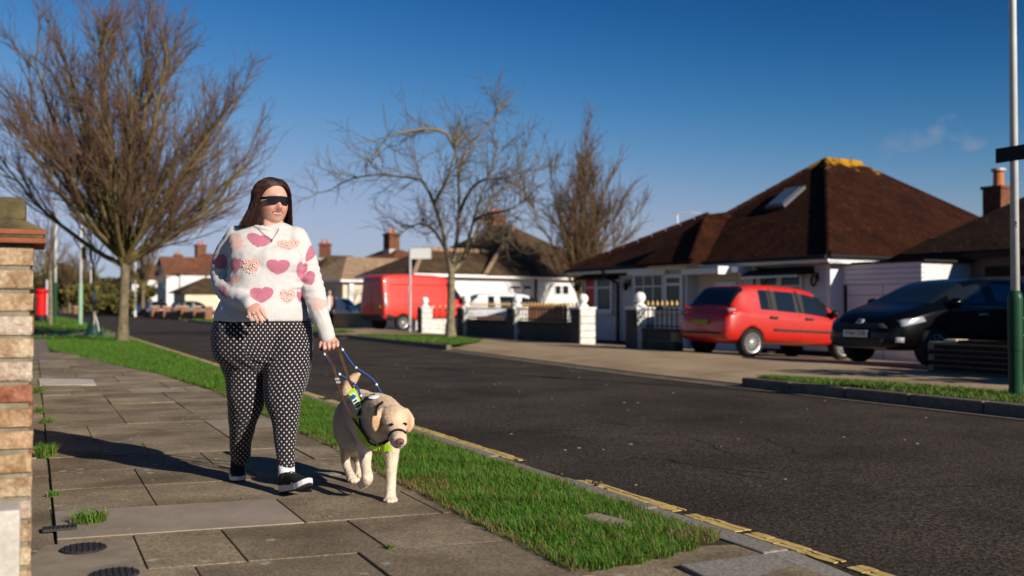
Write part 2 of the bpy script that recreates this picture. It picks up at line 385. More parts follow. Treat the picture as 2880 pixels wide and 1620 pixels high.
# stop-tap covers
def cover(px, py, r, label):
    c = ground(px, py, .008); e = empty('stopcock_cover', c, label, 'cover', 'round iron covers by the gate pillar')
    MB().lathe(c, [(r, .0), (r, .005), (r-.004, .007), (.001, .007)], 28).build('lid', m_iron, e)
    mb = MB()
    for i in range(-3, 4):
        x = i*r*.25; h = math.sqrt(r*r-x*x)*.9
        mb.box(c+RF.n*x+P_(0, 0, .0085), (.006, 2*h, .004), (RF.n, RF.d, Z))
    mb.build('rib_pattern', m_iron, e)
cover(235, 1544, .085, 'round black iron cover in the concrete beside the brick pillar')
cover(322, 1617, .085, 'round black iron cover at the bottom edge, nearer one')
c = ground(168, 1486, .012); e = empty('hydrant_cover', c, 'small rectangular black iron cover by the grass tuft', 'cover')
MB().box(c, (.135, .075, .012), (RF.n, RF.d, Z)).build('lid', m_iron, e, bevel=.003)
mb = MB()
for i in range(-3, 4): mb.box(c+RF.n*(i*.018)+Z*.0075, (.006, .06, .004), (RF.n, RF.d, Z))
mb.build('rib_pattern', m_iron, e)
# small concrete block set in the verge
p = [ground(*q, .02) for q in ((1629, 1457), (1675, 1446), (1788, 1474), (1742, 1486))]
sl_ = slab(p, m_slabp, .03, .06, None, 'verge_block', .006); tag(sl_, 'small flat concrete block sunk in the grass near the kerb', 'concrete block')
# pale stone slab by the wall further on
p = [ground(*q, .01) for q in ((108, 1064), (262, 1067), (270, 1082), (112, 1083))]
slab(p, M('pale_stone', (.42, .38, .32), (.52, .48, .42), scale=4, rough=.85), .012, .05)
# ---- kerbs
kerb = empty('kerb', RF(3, -.07, 0)); kerb['kind'] = 'structure'
s = -.62
ki = 0
while s < 34:
    l = .91; mb = MB(); h = rng.uniform(-.004, .004)
    q = [RF(s+.004, -.13, h), RF(s+l-.004, -.13, h), RF(s+l-.004, rng.uniform(-.004, .004), h), RF(s+.004, rng.uniform(-.004, .004), h)]
    mb.prism([x for x in q], (0, 0, -.16)); mb.build('kerbstone', m_kerb, kerb, bevel=.012, seg=2); s += l
mb = MB()
while s < 90: mb.box(RF(s+1.5, -.065, -.08), (2.98, .13, .16), (RF.d, RF.n, Z)); s += 3
o = mb.build('far_kerbstones', m_kerb, kerb); o['kind'] = 'stuff'
# dropped kerb at the verge's end
mb = MB(); mb.prism([RF(-1.55, -.13, -.055), RF(-.63, -.13, 0), RF(-.63, 0, 0), RF(-1.55, 0.0, -.06)], (0, 0, -.12)); mb.build('kerbstone', m_kerb, kerb, bevel=.012)
for i in range(4):
    mb = MB(); a = -1.56-.92*i; mb.prism([RF(a-.91, -.13, -.06), RF(a, -.13, -.058), RF(a, 0, -.06), RF(a-.91, 0, -.063)], (0, 0, -.1)); mb.build('kerbstone', m_kerb, kerb, bevel=.01)
mb = MB(); mb.prism([RF(-1.5, -.62, .0), RF(-.66, -.56, .012), RF(-.65, -.135, .004), RF(-1.5, -.135, -.05)], (0, 0, -.1))
mb.build('kerbstone', m_kerb, kerb, bevel=.008)
mb = MB(); mb.prism([RF(-4, -.62, -.0), RF(-1.51, -.62, .0), RF(-1.51, -.135, -.05), RF(-4, -.135, -.05)], (0, 0, -.1)); mb.build('kerbstone', m_kerb, kerb, bevel=.008)
# opposite kerb: raised by the verges, dropped at the crossings
okerb = empty('opposite_kerb', RF(6, 6, 0)); okerb['kind'] = 'structure'
m_kerb2 = M('old_concrete_kerb', (.13, .105, .078), (.20, .165, .125), scale=8, rough=.9, fine=.2, rand=.1)
s = -6
RAISED = [(-14, 6.8), (18.6, 27.5), (31.5, 46), (54, 70), (75, 120)]
def raised(s): return any(a <= s <= b for a, b in RAISED)
while s < 46:
    l = .91; s2 = s+l; mid = s+l/2; top = .03 if raised(mid) else -.08; bot = -.16
    mb = MB(); mb.prism([RF(s+.005, ne(s)-.01, top), RF(s2-.005, ne(s2)-.01, top), RF(s2-.005, ne(s2)+.13, top), RF(s+.005, ne(s)+.13, top)], (0, 0, bot-top))
    mb.build('kerbstone', m_kerb2, okerb, bevel=.012, seg=1); s += l
mb = MB()
while s < 120:
    top = .03 if raised(s) else -.08
    mb.prism([RF(s, ne(s)-.01, top), RF(s+1.9, ne(s+1.9)-.01, top), RF(s+1.9, ne(s+1.9)+.13, top), RF(s, ne(s)+.13, top)], (0, 0, -.16-top)); s += 2
o = mb.build('far_kerbstones', m_kerb2, okerb); o['kind'] = 'stuff'
# gutter channel
struct('gutter', sheet([[RF(s, ne(s)-.16, ZR+.011), RF(s, ne(s)-.012, ZR+.014)] for s in np.linspace(-6, 60, 40)]), m_kerb2)
# ---- painted yellow line, cracked into flakes
mb = MB(); s = -3.0
while s < 34:
    l = rng.uniform(.05, .2); t = project(RF(s, .3, ZR))[0]
    gap = 1470 < t < 1655 or 1935 < t < 1950 or 905 < t < 925
    if not gap and rng.random() > .03:
        w0 = .25+rng.uniform(-.005, .004); w1 = .345+rng.uniform(-.012, .008); parts = [(w0, w1)]
        if rng.random() < .6: mdl = rng.uniform(w0+.03, w1-.03); parts = [(w0, mdl-.0015), (mdl+.0015, w1)]
        for a, b in parts:
            g = .0016; sk = rng.uniform(-.008, .008); c0 = rng.uniform(0, .01); c1_ = rng.uniform(0, .01)
            zz = ZR+.0085
            mb.prism([RF(s+g+sk, a+c0, zz), RF(s+l*.5, a+rng.uniform(-.004, .006), zz), RF(s+l-g+rng.uniform(-.01, .01), a+c1_, zz), RF(s+l-g-sk*.5, b-c0, zz), RF(s+l*.5, b+rng.uniform(-.008, .004), zz), RF(s+g, b-c1_, zz)], (0, 0, -.004))
    s += l
o = mb.build('yellow_line', m_yel); o['kind'] = 'structure'
# broken edge of the carriageway where the paint is gone: dark debris
mb = MB()
for i in range(260):
    s = rng.uniform(1.05, 2.5); n_ = .03+abs(rng.gauss(0, .1)); r = rng.uniform(.004, .016)
    if n_ > .4: continue
    mb.ell(RF(s, n_, ZR+.014+r*.2), (r, r*rng.uniform(.6, 1.2), r*.6), 6, 4)
o = mb.build('kerb_debris', M('debris', (.03, .024, .016), (.10, .085, .06), scale=60, rough=.95)); tag(o, 'dark crumbs and grit gathered along the kerb gap in the yellow line', 'debris', kind='stuff')
# ---- grass blades
m_blade = M('grass_blade', (1, 1, 1), attr='col', rough=.55, spec=.3)
N, L, B = nodes_of(m_blade); B.inputs['Subsurface Weight'].default_value = 0
tr = N.new('ShaderNodeBsdfTranslucent'); mxs = N.new('ShaderNodeMixShader'); mxs.inputs[0].default_value = .3
L.new(B.inputs['Base Color'].links[0].from_socket, tr.inputs[0]); outn = [n for n in N if n.type == 'OUTPUT_MATERIAL'][0]
L.new(B.outputs[0], mxs.inputs[1]); L.new(tr.outputs[0], mxs.inputs[2]); L.new(mxs.outputs[0], outn.inputs[0])
def blades(name, S, Nn, Zb, hgt, wid, label, dry=.12, frame=RF, xyz=None):
    n = len(S)
    o = np.array(frame.o); d = np.array(frame.d); nn = np.array(frame.n)
    base = xyz if xyz is not None else o+S[:, None]*d+Nn[:, None]*nn
    base = base.copy(); base[:, 2] = Zb
    az = nrg.uniform(0, 2*np.pi, n); lean = nrg.uniform(.15, 1.0, n); fx = np.cos(az); fy = np.sin(az)
    w = wid*nrg.uniform(.6, 1.3, n); h = hgt*nrg.uniform(.5, 1.4, n)
    side = np.stack([-fy, fx, np.zeros(n)], 1)*w[:, None]
    up = np.stack([fx*lean, fy*lean, np.ones(n)], 1)
    mid = base+up*(h*.5)[:, None]*np.array([.6, .6, 1.0]); tip = base+up*(h)[:, None]*np.array([1.1, 1.1, .85])
    V = np.stack([base-side, base+side, mid+side*.75, mid-side*.75, tip], 1).reshape(-1, 3)
    i0 = np.arange(n)*5
    F = np.concatenate([np.stack([i0, i0+1, i0+2], 1), np.stack([i0, i0+2, i0+3], 1), np.stack([i0+3, i0+2, i0+4], 1)])
    me = np_mesh(name, V, F)
    t = nrg.uniform(0, 1, n); patch = .5+.5*np.sin(base[:, 0]*5.1+2*np.sin(base[:, 1]*3.7))*np.cos(base[:, 1]*4.3)
    g1 = np.array([.040, .145, .010]); g2 = np.array([.125, .285, .026]); dr = np.array([.26, .20, .08]); yl = np.array([.16, .19, .03])
    c = g1+(g2-g1)*t[:, None]
    k = nrg.uniform(0, 1, n) < .28*patch; c[k] = yl
    k = nrg.uniform(0, 1, n) < dry; c[k] = dr*nrg.uniform(.6, 1.1, k.sum())[:, None]
    set_color(me, 'col', np.repeat(c, 5, axis=0))
    ob = meshobj(name, me, m_blade, None, smooth=False); tag(ob, label, 'grass', kind='stuff'); return ob
def verge_pts(n, s_a, s_b, pw=1.0):
    S = s_a+(s_b-s_a)*nrg.uniform(0, 1, n)**pw
    E = np.array([vedge(s) for s in S]); t = nrg.uniform(0, 1, n)
    Nn = -.12+(E-.03+.12)*t; return S, Nn, t
S, Nn, t = verge_pts(105000, -.66, 8, 1.25)
bx = ((S-.62)/.13)**2+((Nn+.42)/.2)**2
loc = [RF.local(ground(*q, .02)) for q in ((1629, 1457), (1675, 1446), (1788, 1474), (1742, 1486))]
sb = (min(l[0] for l in loc), max(l[0] for l in loc)); nb_ = (min(l[1] for l in loc), max(l[1] for l in loc))
keep = (S > np.array([vlim(n_) for n_ in Nn])+.012*np.sin(Nn*40)) & ~((S > sb[0]+.03) & (S < sb[1]-.03) & (Nn > nb_[0]+.03) & (Nn < nb_[1]-.02))
S, Nn, t = S[keep], Nn[keep], t[keep]
edge = np.minimum(t, 1-t)
blades('verge_grass', S, Nn, .0, .030+.016*np.clip(edge*3, 0, 1)+.012*(np.sin(S*9+Nn*7) > .6), .0019, 'short green turf on the near roadside verge', dry=.12+.45*(edge < .06)+.5*((((S-1.25)/.22)**2+((Nn+.86)/.16)**2)< 1)+.55*((((S+.36)/.12)**2+((Nn+.22)/.16)**2) < 1))
S, Nn, t = verge_pts(52000, 8, 30, 1.2)
blades('verge_grass', S, Nn, .0, .055, .004, 'green turf of the verge around the large tree', dry=.05)
S = nrg.uniform(28, 75, 9000); Nn = nrg.uniform(-6.9, -.14, 9000); S = np.where((S > 30.3) & (S < 33.4), S+8, S)
blades('verge_grass', S, Nn, np.array([zl(s)*(.2+.8*min(1, max(0, (-n_-.14)/1.1))) for s, n_ in zip(S, Nn)])+.01, .09, .012, 'far green verge where the red post box stands', dry=.03)
# opposite verges
def opp(name, s_a, s_b, depth, n, h, w, label, dry=.1, m=m_soil):
    struct('verge_soil', sheet([[RF(s, ne(s)+.13, .024), RF(s, ne(s)+.13+depth(s), .045)] for s in np.linspace(s_a, s_b, 16)]), m)
    S = nrg.uniform(s_a, s_b, n); Dp = np.array([depth(s) for s in S]); t = nrg.uniform(0, 1, n)
    Nn = np.array([ne(s) for s in S])+.12+Dp*t
    blades(name, S, Nn, .03, h, w, label, dry)
opp('verge_grass', -6, 6.6, lambda s: float(np.interp(s, [3, 5.2, 6.6], [1.0, .9, .25])), 24000, .05, .004, 'strip of turf along the far kerb under the dark car', .2)
opp('verge_grass', 18.8, 27.3, lambda s: float(np.interp(s, [18.8, 21, 25, 27.3], [.4, 1.8, 2.4, .8])), 15000, .06, .008, 'patch of turf round the bare tree across the road', .18)
opp('verge_grass', 32, 45.5, lambda s: 1.4, 6000, .08, .012, 'strip of turf on the far verge beyond the red van', .1)
opp('verge_grass', 55, 69, lambda s: 1.6, 4000, .08, .02, 'far strip of turf before the white gabled houses', .1)
opp('verge_grass', 76, 118, lambda s: 2.0, 5000, .1, .03, 'most distant strip of turf on the far side of the road', .1)
# weeds in the joint by the wall
def tuft(px, py, n, h, spread, label):
    c = ground(px, py, 0); a = nrg.uniform(0, 2*np.pi, n); r = spread*np.sqrt(nrg.uniform(0, 1, n))
    xyz = np.stack([c.x+r*np.cos(a), c.y+r*np.sin(a)*1.2, np.zeros(n)], 1)
    o = blades('grass_tuft', a, a, 0.0, h, .0028, label, .12, xyz=xyz); o['category'] = 'weed'; return o
tuft(252, 1470, 260, .06, .075, 'grass tuft growing from the crack beside the rectangular iron cover')
tuft(130, 1285, 300, .085, .06, 'largest grass tuft in the pavement crack below the woman\'s shadow')
tuft(108, 1105, 160, .09, .06, 'grass tuft against the pillar beside the pale stone slab')
tuft(112, 1160, 120, .06, .04, 'small weed tuft against the pillar just above the shadow')
tuft(132, 1190, 110, .05, .05, 'low weed tuft at the edge of the woman\'s shadow')
tuft(150, 1396, 90, .03, .03, 'tiny weed in the crack below the large tuft')
tuft(1096, 1547, 40, .025, .012, 'tiny green weed in the slab joint near the bottom')

mb = MB(); rc = random.Random(12)
for k in range(16):
    s_ = rc.uniform(-2, 9); n_ = rc.uniform(.45, 2.4) if k < 11 else rc.uniform(.4, 5); hd = rc.uniform(-.5, .5)+(math.pi/2 if rc.random() < .3 else 0); pts = []
    for i in range(rc.randint(7, 16)):
        z_ = ZR+.02*math.sin(math.pi*max(0, min(1, n_/5.7)))+.0015
        if .38 < n_ < 5.4: pts.append(RF(s_, n_, z_))
        hd += rc.uniform(-.45, .45); s_ += .07*math.cos(hd); n_ += .07*math.sin(hd)
    if len(pts) > 3: mb.tube(pts, [rc.uniform(.002, .0042) for _ in pts], 4, flat=.3)
o = mb.build('road_cracks', M('crack_dirt', (.012, .010, .008), rough=.95)); tag(o, 'fine dark cracks wandering through the near asphalt', 'crack', kind='stuff')
mb = MB()
for k in range(90):
    s_ = rc.uniform(-3, 14); n_ = rc.uniform(.45, 5.3); r = rc.uniform(.006, .02)
    mb.ell(RF(s_, n_, ZR+.02*math.sin(math.pi*n_/5.7)+.002), (r, r*rc.uniform(.4, .8), r*.25), 6, 4)
o = mb.build('road_litter', M('grit', (.22, .18, .12), (.38, .33, .25), scale=30, rough=.95)); tag(o, 'scattered grit and leaf scraps lying on the road', 'litter', kind='stuff')
mb = MB()
for k in range(120):
    s_ = rc.uniform(-1, 16); n_ = rc.uniform(-2.6, -.95); r = rc.uniform(.004, .012)
    mb.ell(RF(s_, n_, .009), (r, r*rc.uniform(.4, .8), r*.25), 6, 4)
o = mb.build('pavement_litter', M('leaf_scrap', (.16, .10, .045), (.30, .24, .15), scale=30, rough=.95)); tag(o, 'tiny leaf scraps and grit on the paving slabs', 'litter', kind='stuff')

mb = MB()
for k in range(150):
    s_ = rc.uniform(-.3, 9); n_ = rc.uniform(vedge(s_)+.05, -.18); r = rc.uniform(.008, .02); c = RF(s_, n_, rc.uniform(.025, .04)); a1 = Vector((rc.uniform(-1, 1), rc.uniform(-1, 1), rc.uniform(-.3, .3))).normalized(); a2 = a1.cross(Vector((rc.uniform(-.3, .3), rc.uniform(-.3, .3), 1))).normalized()
    mb.add([c-a1*r, c+a2*r*.5, c+a1*r, c-a2*r*.5], [(0, 1, 2, 3)])
o = mb.build('verge_leaves', M('dead_leaf', (.13, .075, .03), (.26, .18, .09), scale=20, rough=.9), recalc=False); tag(o, 'dead brown leaf scraps caught in the near verge grass', 'leaves', kind='stuff')
# ================================================================== STREET FURNITURE
m_wpaint = M('white_lamp_paint', (.62, .62, .60), (.72, .72, .70), scale=6, rough=.5, fine=.05)
m_gpaint = M('green_paint', (.008, .045, .02), (.012, .06, .028), scale=6, rough=.45)
m_gpale = M('pale_green_paint', (.22, .36, .24), (.28, .42, .30), scale=3, rough=.6)
m_steel = M('galvanised', (.36, .36, .37), (.46, .46, .47), scale=20, rough=.55, metal=.3)
m_black = M('black_plastic', (.012, .012, .012), rough=.5)
def lamp_post(base, h, r0, r1, gh, gm, label, arm=None, armdir=None, grp='white street lamp columns', collar=True):
    e = empty('street_lamp', base, label, 'street lamp', grp); b = Vector(base)
    if collar: MB().lathe(b, [(r0, -.05), (r0, gh*.42), (r0*1.06, gh*.43), (r0*1.06, gh*.93), (r0*.95, gh*.965), (r1*1.1, gh)], 20).build('base_compartment', gm, e, smooth=False)
    else: MB().lathe(b, [(r0, -.05), (r0, gh)], 16).build('base_compartment', gm, e)
    MB().lathe(b, [(r1, gh*.97), (r1*.72, h*.985), (r1*.6, h)], 16).build('column', m_wpaint, e, smooth=True)
    if arm:
        d = Vector(armdir); top = b+Z*h
        MB().tube([top-Z*.1, top+Z*.05+d*.1, top+Z*.09+d*arm*.6, top+Z*.1+d*arm], r1*.55, 8).build('bracket', m_steel, e)
        c = top+Z*.1+d*(arm+.25); mb = MB(); y = Z.cross(d)
        mb.prism([c-d*.3+y*.06+Z*.04, c+d*.3+y*.04+Z*.02, c+d*.3-y*.04+Z*.02, c-d*.3-y*.06+Z*.04], (0, 0, -.07)); mb.build('lantern', m_steel, e, bevel=.01)
    return e
# near lamp post on the right
bp = ground(2858, 1112, .04)
e = lamp_post(bp, 6.2, .071, .043, 1.085, m_gpaint, 'tall white lamp post with dark green base at the right edge', 1.0, -RF.n)
sy = bp.z+2.53-.04; d2 = -RF.d
cpl = bp+Z*2.5+Vector((-.02, -.055, 0))
mb = MB(); mb.box(cpl+RF.n*-.03, (.40, .012, .155), (d2, Z.cross(d2), Z)); o = mb.build('sign_plate', M('sign_back', (.008, .007, .006), rough=.5, metal=.2), e, bevel=.004)
for dz in (-.05, .05): MB().lathe(bp+Z*(2.5+dz), [(.047, 0), (.047, .012)], 14).build('clamp_band', m_steel, e)
for dz in (.62, .8): MB().lathe(bp+Z*dz+Vector((.05, -.055, 0)), [(.008, 0), (.008, .012)], 8, ax=(.6, -.8, 0)).build('door_screw', m_steel, e)
def text(name, body, size, mat, origin, xdir, ydir, parent, depth=.001, bold=0):
    cu = bpy.data.curves.new(name, 'FONT'); cu.body = body; cu.size = size; cu.extrude = depth; cu.align_x = 'CENTER'; cu.align_y = 'CENTER'; cu.offset = bold
    t = bpy.data.objects.new(name, cu); COL.objects.link(t); me = evalmesh(t); bpy.data.objects.remove(t)
    x = Vector(xdir).normalized(); y = Vector(ydir).normalized(); z = x.cross(y)
    mtx = Matrix(((x.x, y.x, z.x, origin[0]), (x.y, y.y, z.y, origin[1]), (x.z, y.z, z.z, origin[2]), (0, 0, 0, 1)))
    me.transform(mtx); return meshobj(name, me, mat, parent, smooth=False)
text('number', '2', .085, m_black, bp+Z*1.77+Vector((-.012, -.0445, 0)), (1, .0, 0), (0, 0, 1), e)
# left lamp posts
lamp_post(RF(39.0, -1.0, .1), 6.0, .135, .105, 2.05, m_gpale, 'white lamp post with pale green base on the left verge', .9, RF.n, collar=False) if False else None
b1 = at(226, 916, 46); b1.z = .1
e = lamp_post(b1, 5.9, .092, .072, 1.9, m_gpale, 'white lamp post with pale green base behind the watering bag', .8, RF.n, collar=False)
mb = MB(); mb.box(b1+Z*3.35+Vector((.17, -.1, 0)), (.03, .3, .55), (Vector((.5, .86, 0)), Vector((-.86, .5, 0)), Z)); mb.build('sign_plate', m_black, e)
b2 = at(155, 885, 66); b2.z = .2
lamp_post(b2, 6.8, .12, .09, 2.35, m_gpaint, 'white lamp post with dark green base right of the post box', 1.1, Vector((1, .2, 0)), collar=False)
b3 = at(255, 872, 120); b3.z = -.02
lamp_post(b3, 6.0, .11, .09, .6, m_wpaint, 'slim pale post far away behind the staked sapling', collar=False)
b4 = at(380, 874, 100); b4.z = -.02
lamp_post(b4, 6.3, .11, .09, .6, m_wpaint, 'slim pale lamp post right of the large tree trunk', collar=False)
b5 = at(1905, 700, 62); b5.z = -.3
lamp_post(b5, 7.0, .1, .07, 1.0, m_gpaint, 'lamp post rising behind the bungalow roof, only its lantern showing', .9, Vector((1, 0, 0)), collar=False)
b6 = at(131, 893, 58); b6.z = .2
e = empty('marker_post', b6, 'short pale grey post just right of the red post box', 'post'); MB().lathe(b6, [(.08, 0), (.08, 2.3), (.02, 2.33)], 10).build('shaft', m_steel, e)
# post box
pc = at(115, 904, 50); pc.z = .19
m_red = M('postbox_red', (.50, .006, .006), (.56, .01, .008), scale=4, rough=.35, coat=.3)
e = empty('post_box', pc, 'red cylindrical pillar post box with black base on the left verge', 'post box')
MB().lathe(pc, [(.30, -.05), (.30, .32), (.275, .34)], 24).build('base', m_black, e)
MB().lathe(pc, [(.262, .33), (.262, 1.42)], 24).build('body', m_red, e, smooth=False)
MB().lathe(pc, [(.262, 1.41), (.33, 1.47), (.34, 1.55), (.33, 1.58), (.25, 1.64), (.1, 1.675), (.01, 1.68)], 24).build('cap', m_red, e)
f = Vector((-.75, -.66, 0)); y = Z.cross(f)
MB().box(pc+f*.268+Z*1.27, (.06, .3, .14), (f, y, Z)).build('slot_hood', m_red, e, bevel=.01)
MB().box(pc+f*.264+Z*.8, (.03, .34, .6), (f, y, Z)).build('door', m_red, e, bevel=.008)
MB().box(pc+f*.3+Z*1.26, (.012, .22, .045), (f, y, Z)).build('slot', m_black, e)
# flag sign on a post beside the van
sb_ = at(1153, 931, 37); sb_.z = 0
e = empty('flag_sign', sb_, 'white rectangular flag sign on a grey pole in front of the red van', 'sign')
MB().lathe(sb_, [(.052, -.05), (.052, 3.1), (.03, 3.12)], 12).build('pole', m_steel, e)
u = Vector((.97, -.25, 0)).normalized()
MB().box(sb_+u*.44+Z*2.93, (.78, .025, .4), (u, Z.cross(u), Z)).build('panel', M('sign_white', (.80, .80, .78), rough=.4), e, bevel=.006)
fr = MB()
for dz in (-.205, .205): fr.box(sb_+u*.44+Z*(2.93+dz), (.8, .035, .014), (u, Z.cross(u), Z))
for dx in (.045, .835): fr.box(sb_+u*dx+Z*2.93, (.014, .035, .424), (u, Z.cross(u), Z))
fr.build('panel_frame', m_steel, e)
MB().box(sb_+Z*1.62+Vector((0, -.05, 0)), (.09, .02, .22)).build('notice_case', m_steel, e)

# ================================================================== NEAR BRICK GATE PILLAR (left edge)
m_brick = M('stock_brick', (.55, .42, .34), (1.12, 1.1, 1.05), scale=13, rough=.95, bump=1.0, bscale=55, dist=.01, fine=.3, fscale=70,
            tint=[(.44, .35, .24), (.50, .42, .34), (.42, .32, .21), (.49, .42, .36), (.32, .145, .095), (.45, .34, .21), (.48, .40, .34), (.40, .28, .175)])
m_mortar = M('mortar', (.17, .145, .095), (.26, .23, .165), scale=16, rough=.95, bump=.7, bscale=60, fine=.3)
m_cap = M('weathered_cap', (.065, .055, .03), (.18, .155, .095), scale=7, rough=.95, bump=.7, bscale=45, fine=.3, c3=(.13, .105, .045))
m_tile = M('clay_tile', (.19, .06, .03), (.29, .10, .05), scale=9, rough=.85, bump=.4, bscale=60, rand=.15)
def brick_pillar(e, cx, fx, w, h, lift=0.0, seed=3):
    """cx = centre of its base, fx = direction across the street"""
    rg = random.Random(seed); c = Vector(cx); x = fx; y = Z.cross(fx)
    ch = .0755
    n = int(round(h/ch)); MB().box(c+Z*(n*ch/2+lift), (w-.022, w-.022, n*ch), (x, y, Z)).build('mortar_core', m_mortar, e)
    bh = .0595; meshes = []
    def brick(ctr, L_, W_, ax):
        mb = MB(); mb.box((0, 0, 0), (L_*rg.uniform(.985, 1.0), W_, bh*rg.uniform(.96, 1.03)))
        o = mb.build('brick', m_brick, e, bevel=.005, seg=2)
        me = o.data
        for v in me.vertices: v.co += Vector((rg.uniform(-1, 1), rg.uniform(-1, 1), rg.uniform(-1, 1)))*.0024
        mtx = Matrix.Translation(ctr) @ Matrix((( ax[0].x, ax[1].x, 0), (ax[0].y, ax[1].y, 0), (0, 0, 1))).to_4x4() @ Matrix.Rotation(rg.uniform(-.012, .012), 4, 'Y')
        me.transform(mtx); return o
    for k in range(n):
        z = c+Z*(ch*k+ch/2+lift)
        A, Bx = (x, y) if k % 2 == 0 else (y, x)
        o2 = w/2-.0515+rg.uniform(-.002, .002)
        for sg in (-1, 1):
            # two stretchers along A on each face of B
            L1 = w-.215-.01; L1 = (w-.103-.01)
            brick(z+Bx*(sg*o2)+A*(sg*.0565), L1-.003, .103, (A, Bx))
            # header on the remaining corner
            brick(z+Bx*(sg*o2)-A*(sg*(w/2-.0515)), .100, .103, (A, Bx)) if False else None
        for sg in (-1, 1):
            L2 = w-.103-.01
            brick(z+A*(sg*o2)-Bx*(sg*.0565), L2-.003, .103, (Bx, A))
    return n*ch+lift
pil_w = .335
edge = RF(-.05, -2.715)     # street-facing near corner
pe = empty('gate_pillar', edge, 'yellow stock brick gate pillar with mossy tiled cap at the left edge', 'pillar')
x_, y_ = RF.n, RF.d
# orient so that the visible face looks at the camera
fxp = RF.n.copy(); corner = at(93, 900, 3.28)
pc0 = Vector((corner.x, corner.y, 0))-fxp*(pil_w/2)+Z.cross(fxp)*(pil_w/2)
pe.location = pc0
ph = 1.095
hh = brick_pillar(pe, pc0, fxp, pil_w, 15*.0755, lift=.03, seed=5)
yy = Z.cross(fxp)
def course(z0, z1, ov, mat, name, bev=.004, taper=0):
    w0 = pil_w/2+ov; w1 = w0-taper; q0 = [pc0+fxp*(i*w0)+yy*(j*w0)+Z*z0 for i, j in ((-1, -1), (1, -1), (1, 1), (-1, 1))]
    q1 = [pc0+fxp*(i*w1)+yy*(j*w1)+Z*z1 for i, j in ((-1, -1), (1, -1), (1, 1), (-1, 1))]
    mb = MB(); mb.add(q0+q1, [(3, 2, 1, 0), (4, 5, 6, 7), (0, 1, 5, 4), (1, 2, 6, 5), (2, 3, 7, 6), (3, 0, 4, 7)]); return mb.build(name, mat, pe, bevel=bev)
zb = hh+.004
m_under = M('underside_mortar', (.16, .13, .09), (.2, .16, .11), scale=9, rough=.95)
course(zb, zb+.018, .036, m_tile, 'tile_course'); course(zb+.019, zb+.027, .030, m_cap, 'mortar_bed'); course(zb+.028, zb+.046, .035, m_tile, 'tile_course')
course(zb+.047, zb+.080, .030, m_cap, 'sloped_haunch', taper=.055); course(zb+.078, zb+.155, -.024, m_cap, 'cap_block', bev=.015)
# low pale stone post in front of the pillar
m_stone = M('pale_render', (.42, .39, .34), (.52, .49, .44), scale=4, rough=.85, fine=.12, fscale=60, bump=.25, bscale=80)
sp0 = at(56, 1500, 2.95); e = empty('stone_post', (sp0.x-.15, sp0.y+.08, 0), 'low pale rendered stone block in front of the brick pillar', 'stone block')
MB().box(Vector((sp0.x, sp0.y, .175))-RF.n*.15+RF.d*.08, (.3, .16, .37), (RF.n, RF.d, Z)).build('block', m_stone, e, bevel=.008)
MB().box(Vector((sp0.x, sp0.y, -.03))-RF.n*.15+RF.d*.08, (.31, .17, .06), (RF.n, RF.d, Z)).build('footing', m_stone, e)
# second pillar further along the wall and a run of wall between them
p2c = RF(5.2, -3.0); e = empty('garden_wall', p2c, 'brick garden wall with tile capping running behind the gate pillar', 'wall')
mb = MB(); mb.box(RF(6.2, -3.02, .35), (9.0, .2, .7), (RF.d, RF.n, Z)); mb.build('wall_core', m_mortar, e)
rg = random.Random(4)
proto = None
for k in range(9):
    for i in range(40):
        s = 1.75+i*.2257+(.113 if k % 2 else 0)
        if proto is None:
            mb = MB(); mb.box((0, 0, 0), (.215, .012, .064)); proto = mb.build('brick', m_brick, e, bevel=.003, seg=1); o = proto
        else: o = proto.copy(); COL.objects.link(o)
        o.parent = e; o.matrix_parent_inverse = wmat(e).inverted()
        o.location = RF(s, -2.918, .04+k*.0755); o.rotation_euler = (0, 0, RF.ang+math.pi/2)
for i in range(12):
    MB().box(RF(1.9+i*.755, -3.02, .72), (.74, .27, .035), (RF.d, RF.n, Z)).build('coping_tile', m_tile, e, bevel=.006)
p2 = RF(6.6, -2.93); 
for i in range(2):
    pass
e2 = empty('gate_pillar', p2, 'second tiled-cap brick pillar just peeping out behind the near one', 'pillar')
brick_pillar(e2, p2, RF.n, .335, 1.13, seed=9)
for k, (zz, ov) in enumerate(((1.135, .06), (1.17, .085), (1.205, .06), (1.24, .085), (1.275, .06))):
    MB().box(p2+Z*zz, (.335+ov, .335+ov, .026), (RF.n, RF.d, Z)).build('tile_course', m_tile, e2, bevel=.004)
MB().box(p2+Z*1.33, (.3, .3, .08), (RF.n, RF.d, Z)).build('cap_block', m_cap, e2, bevel=.01)

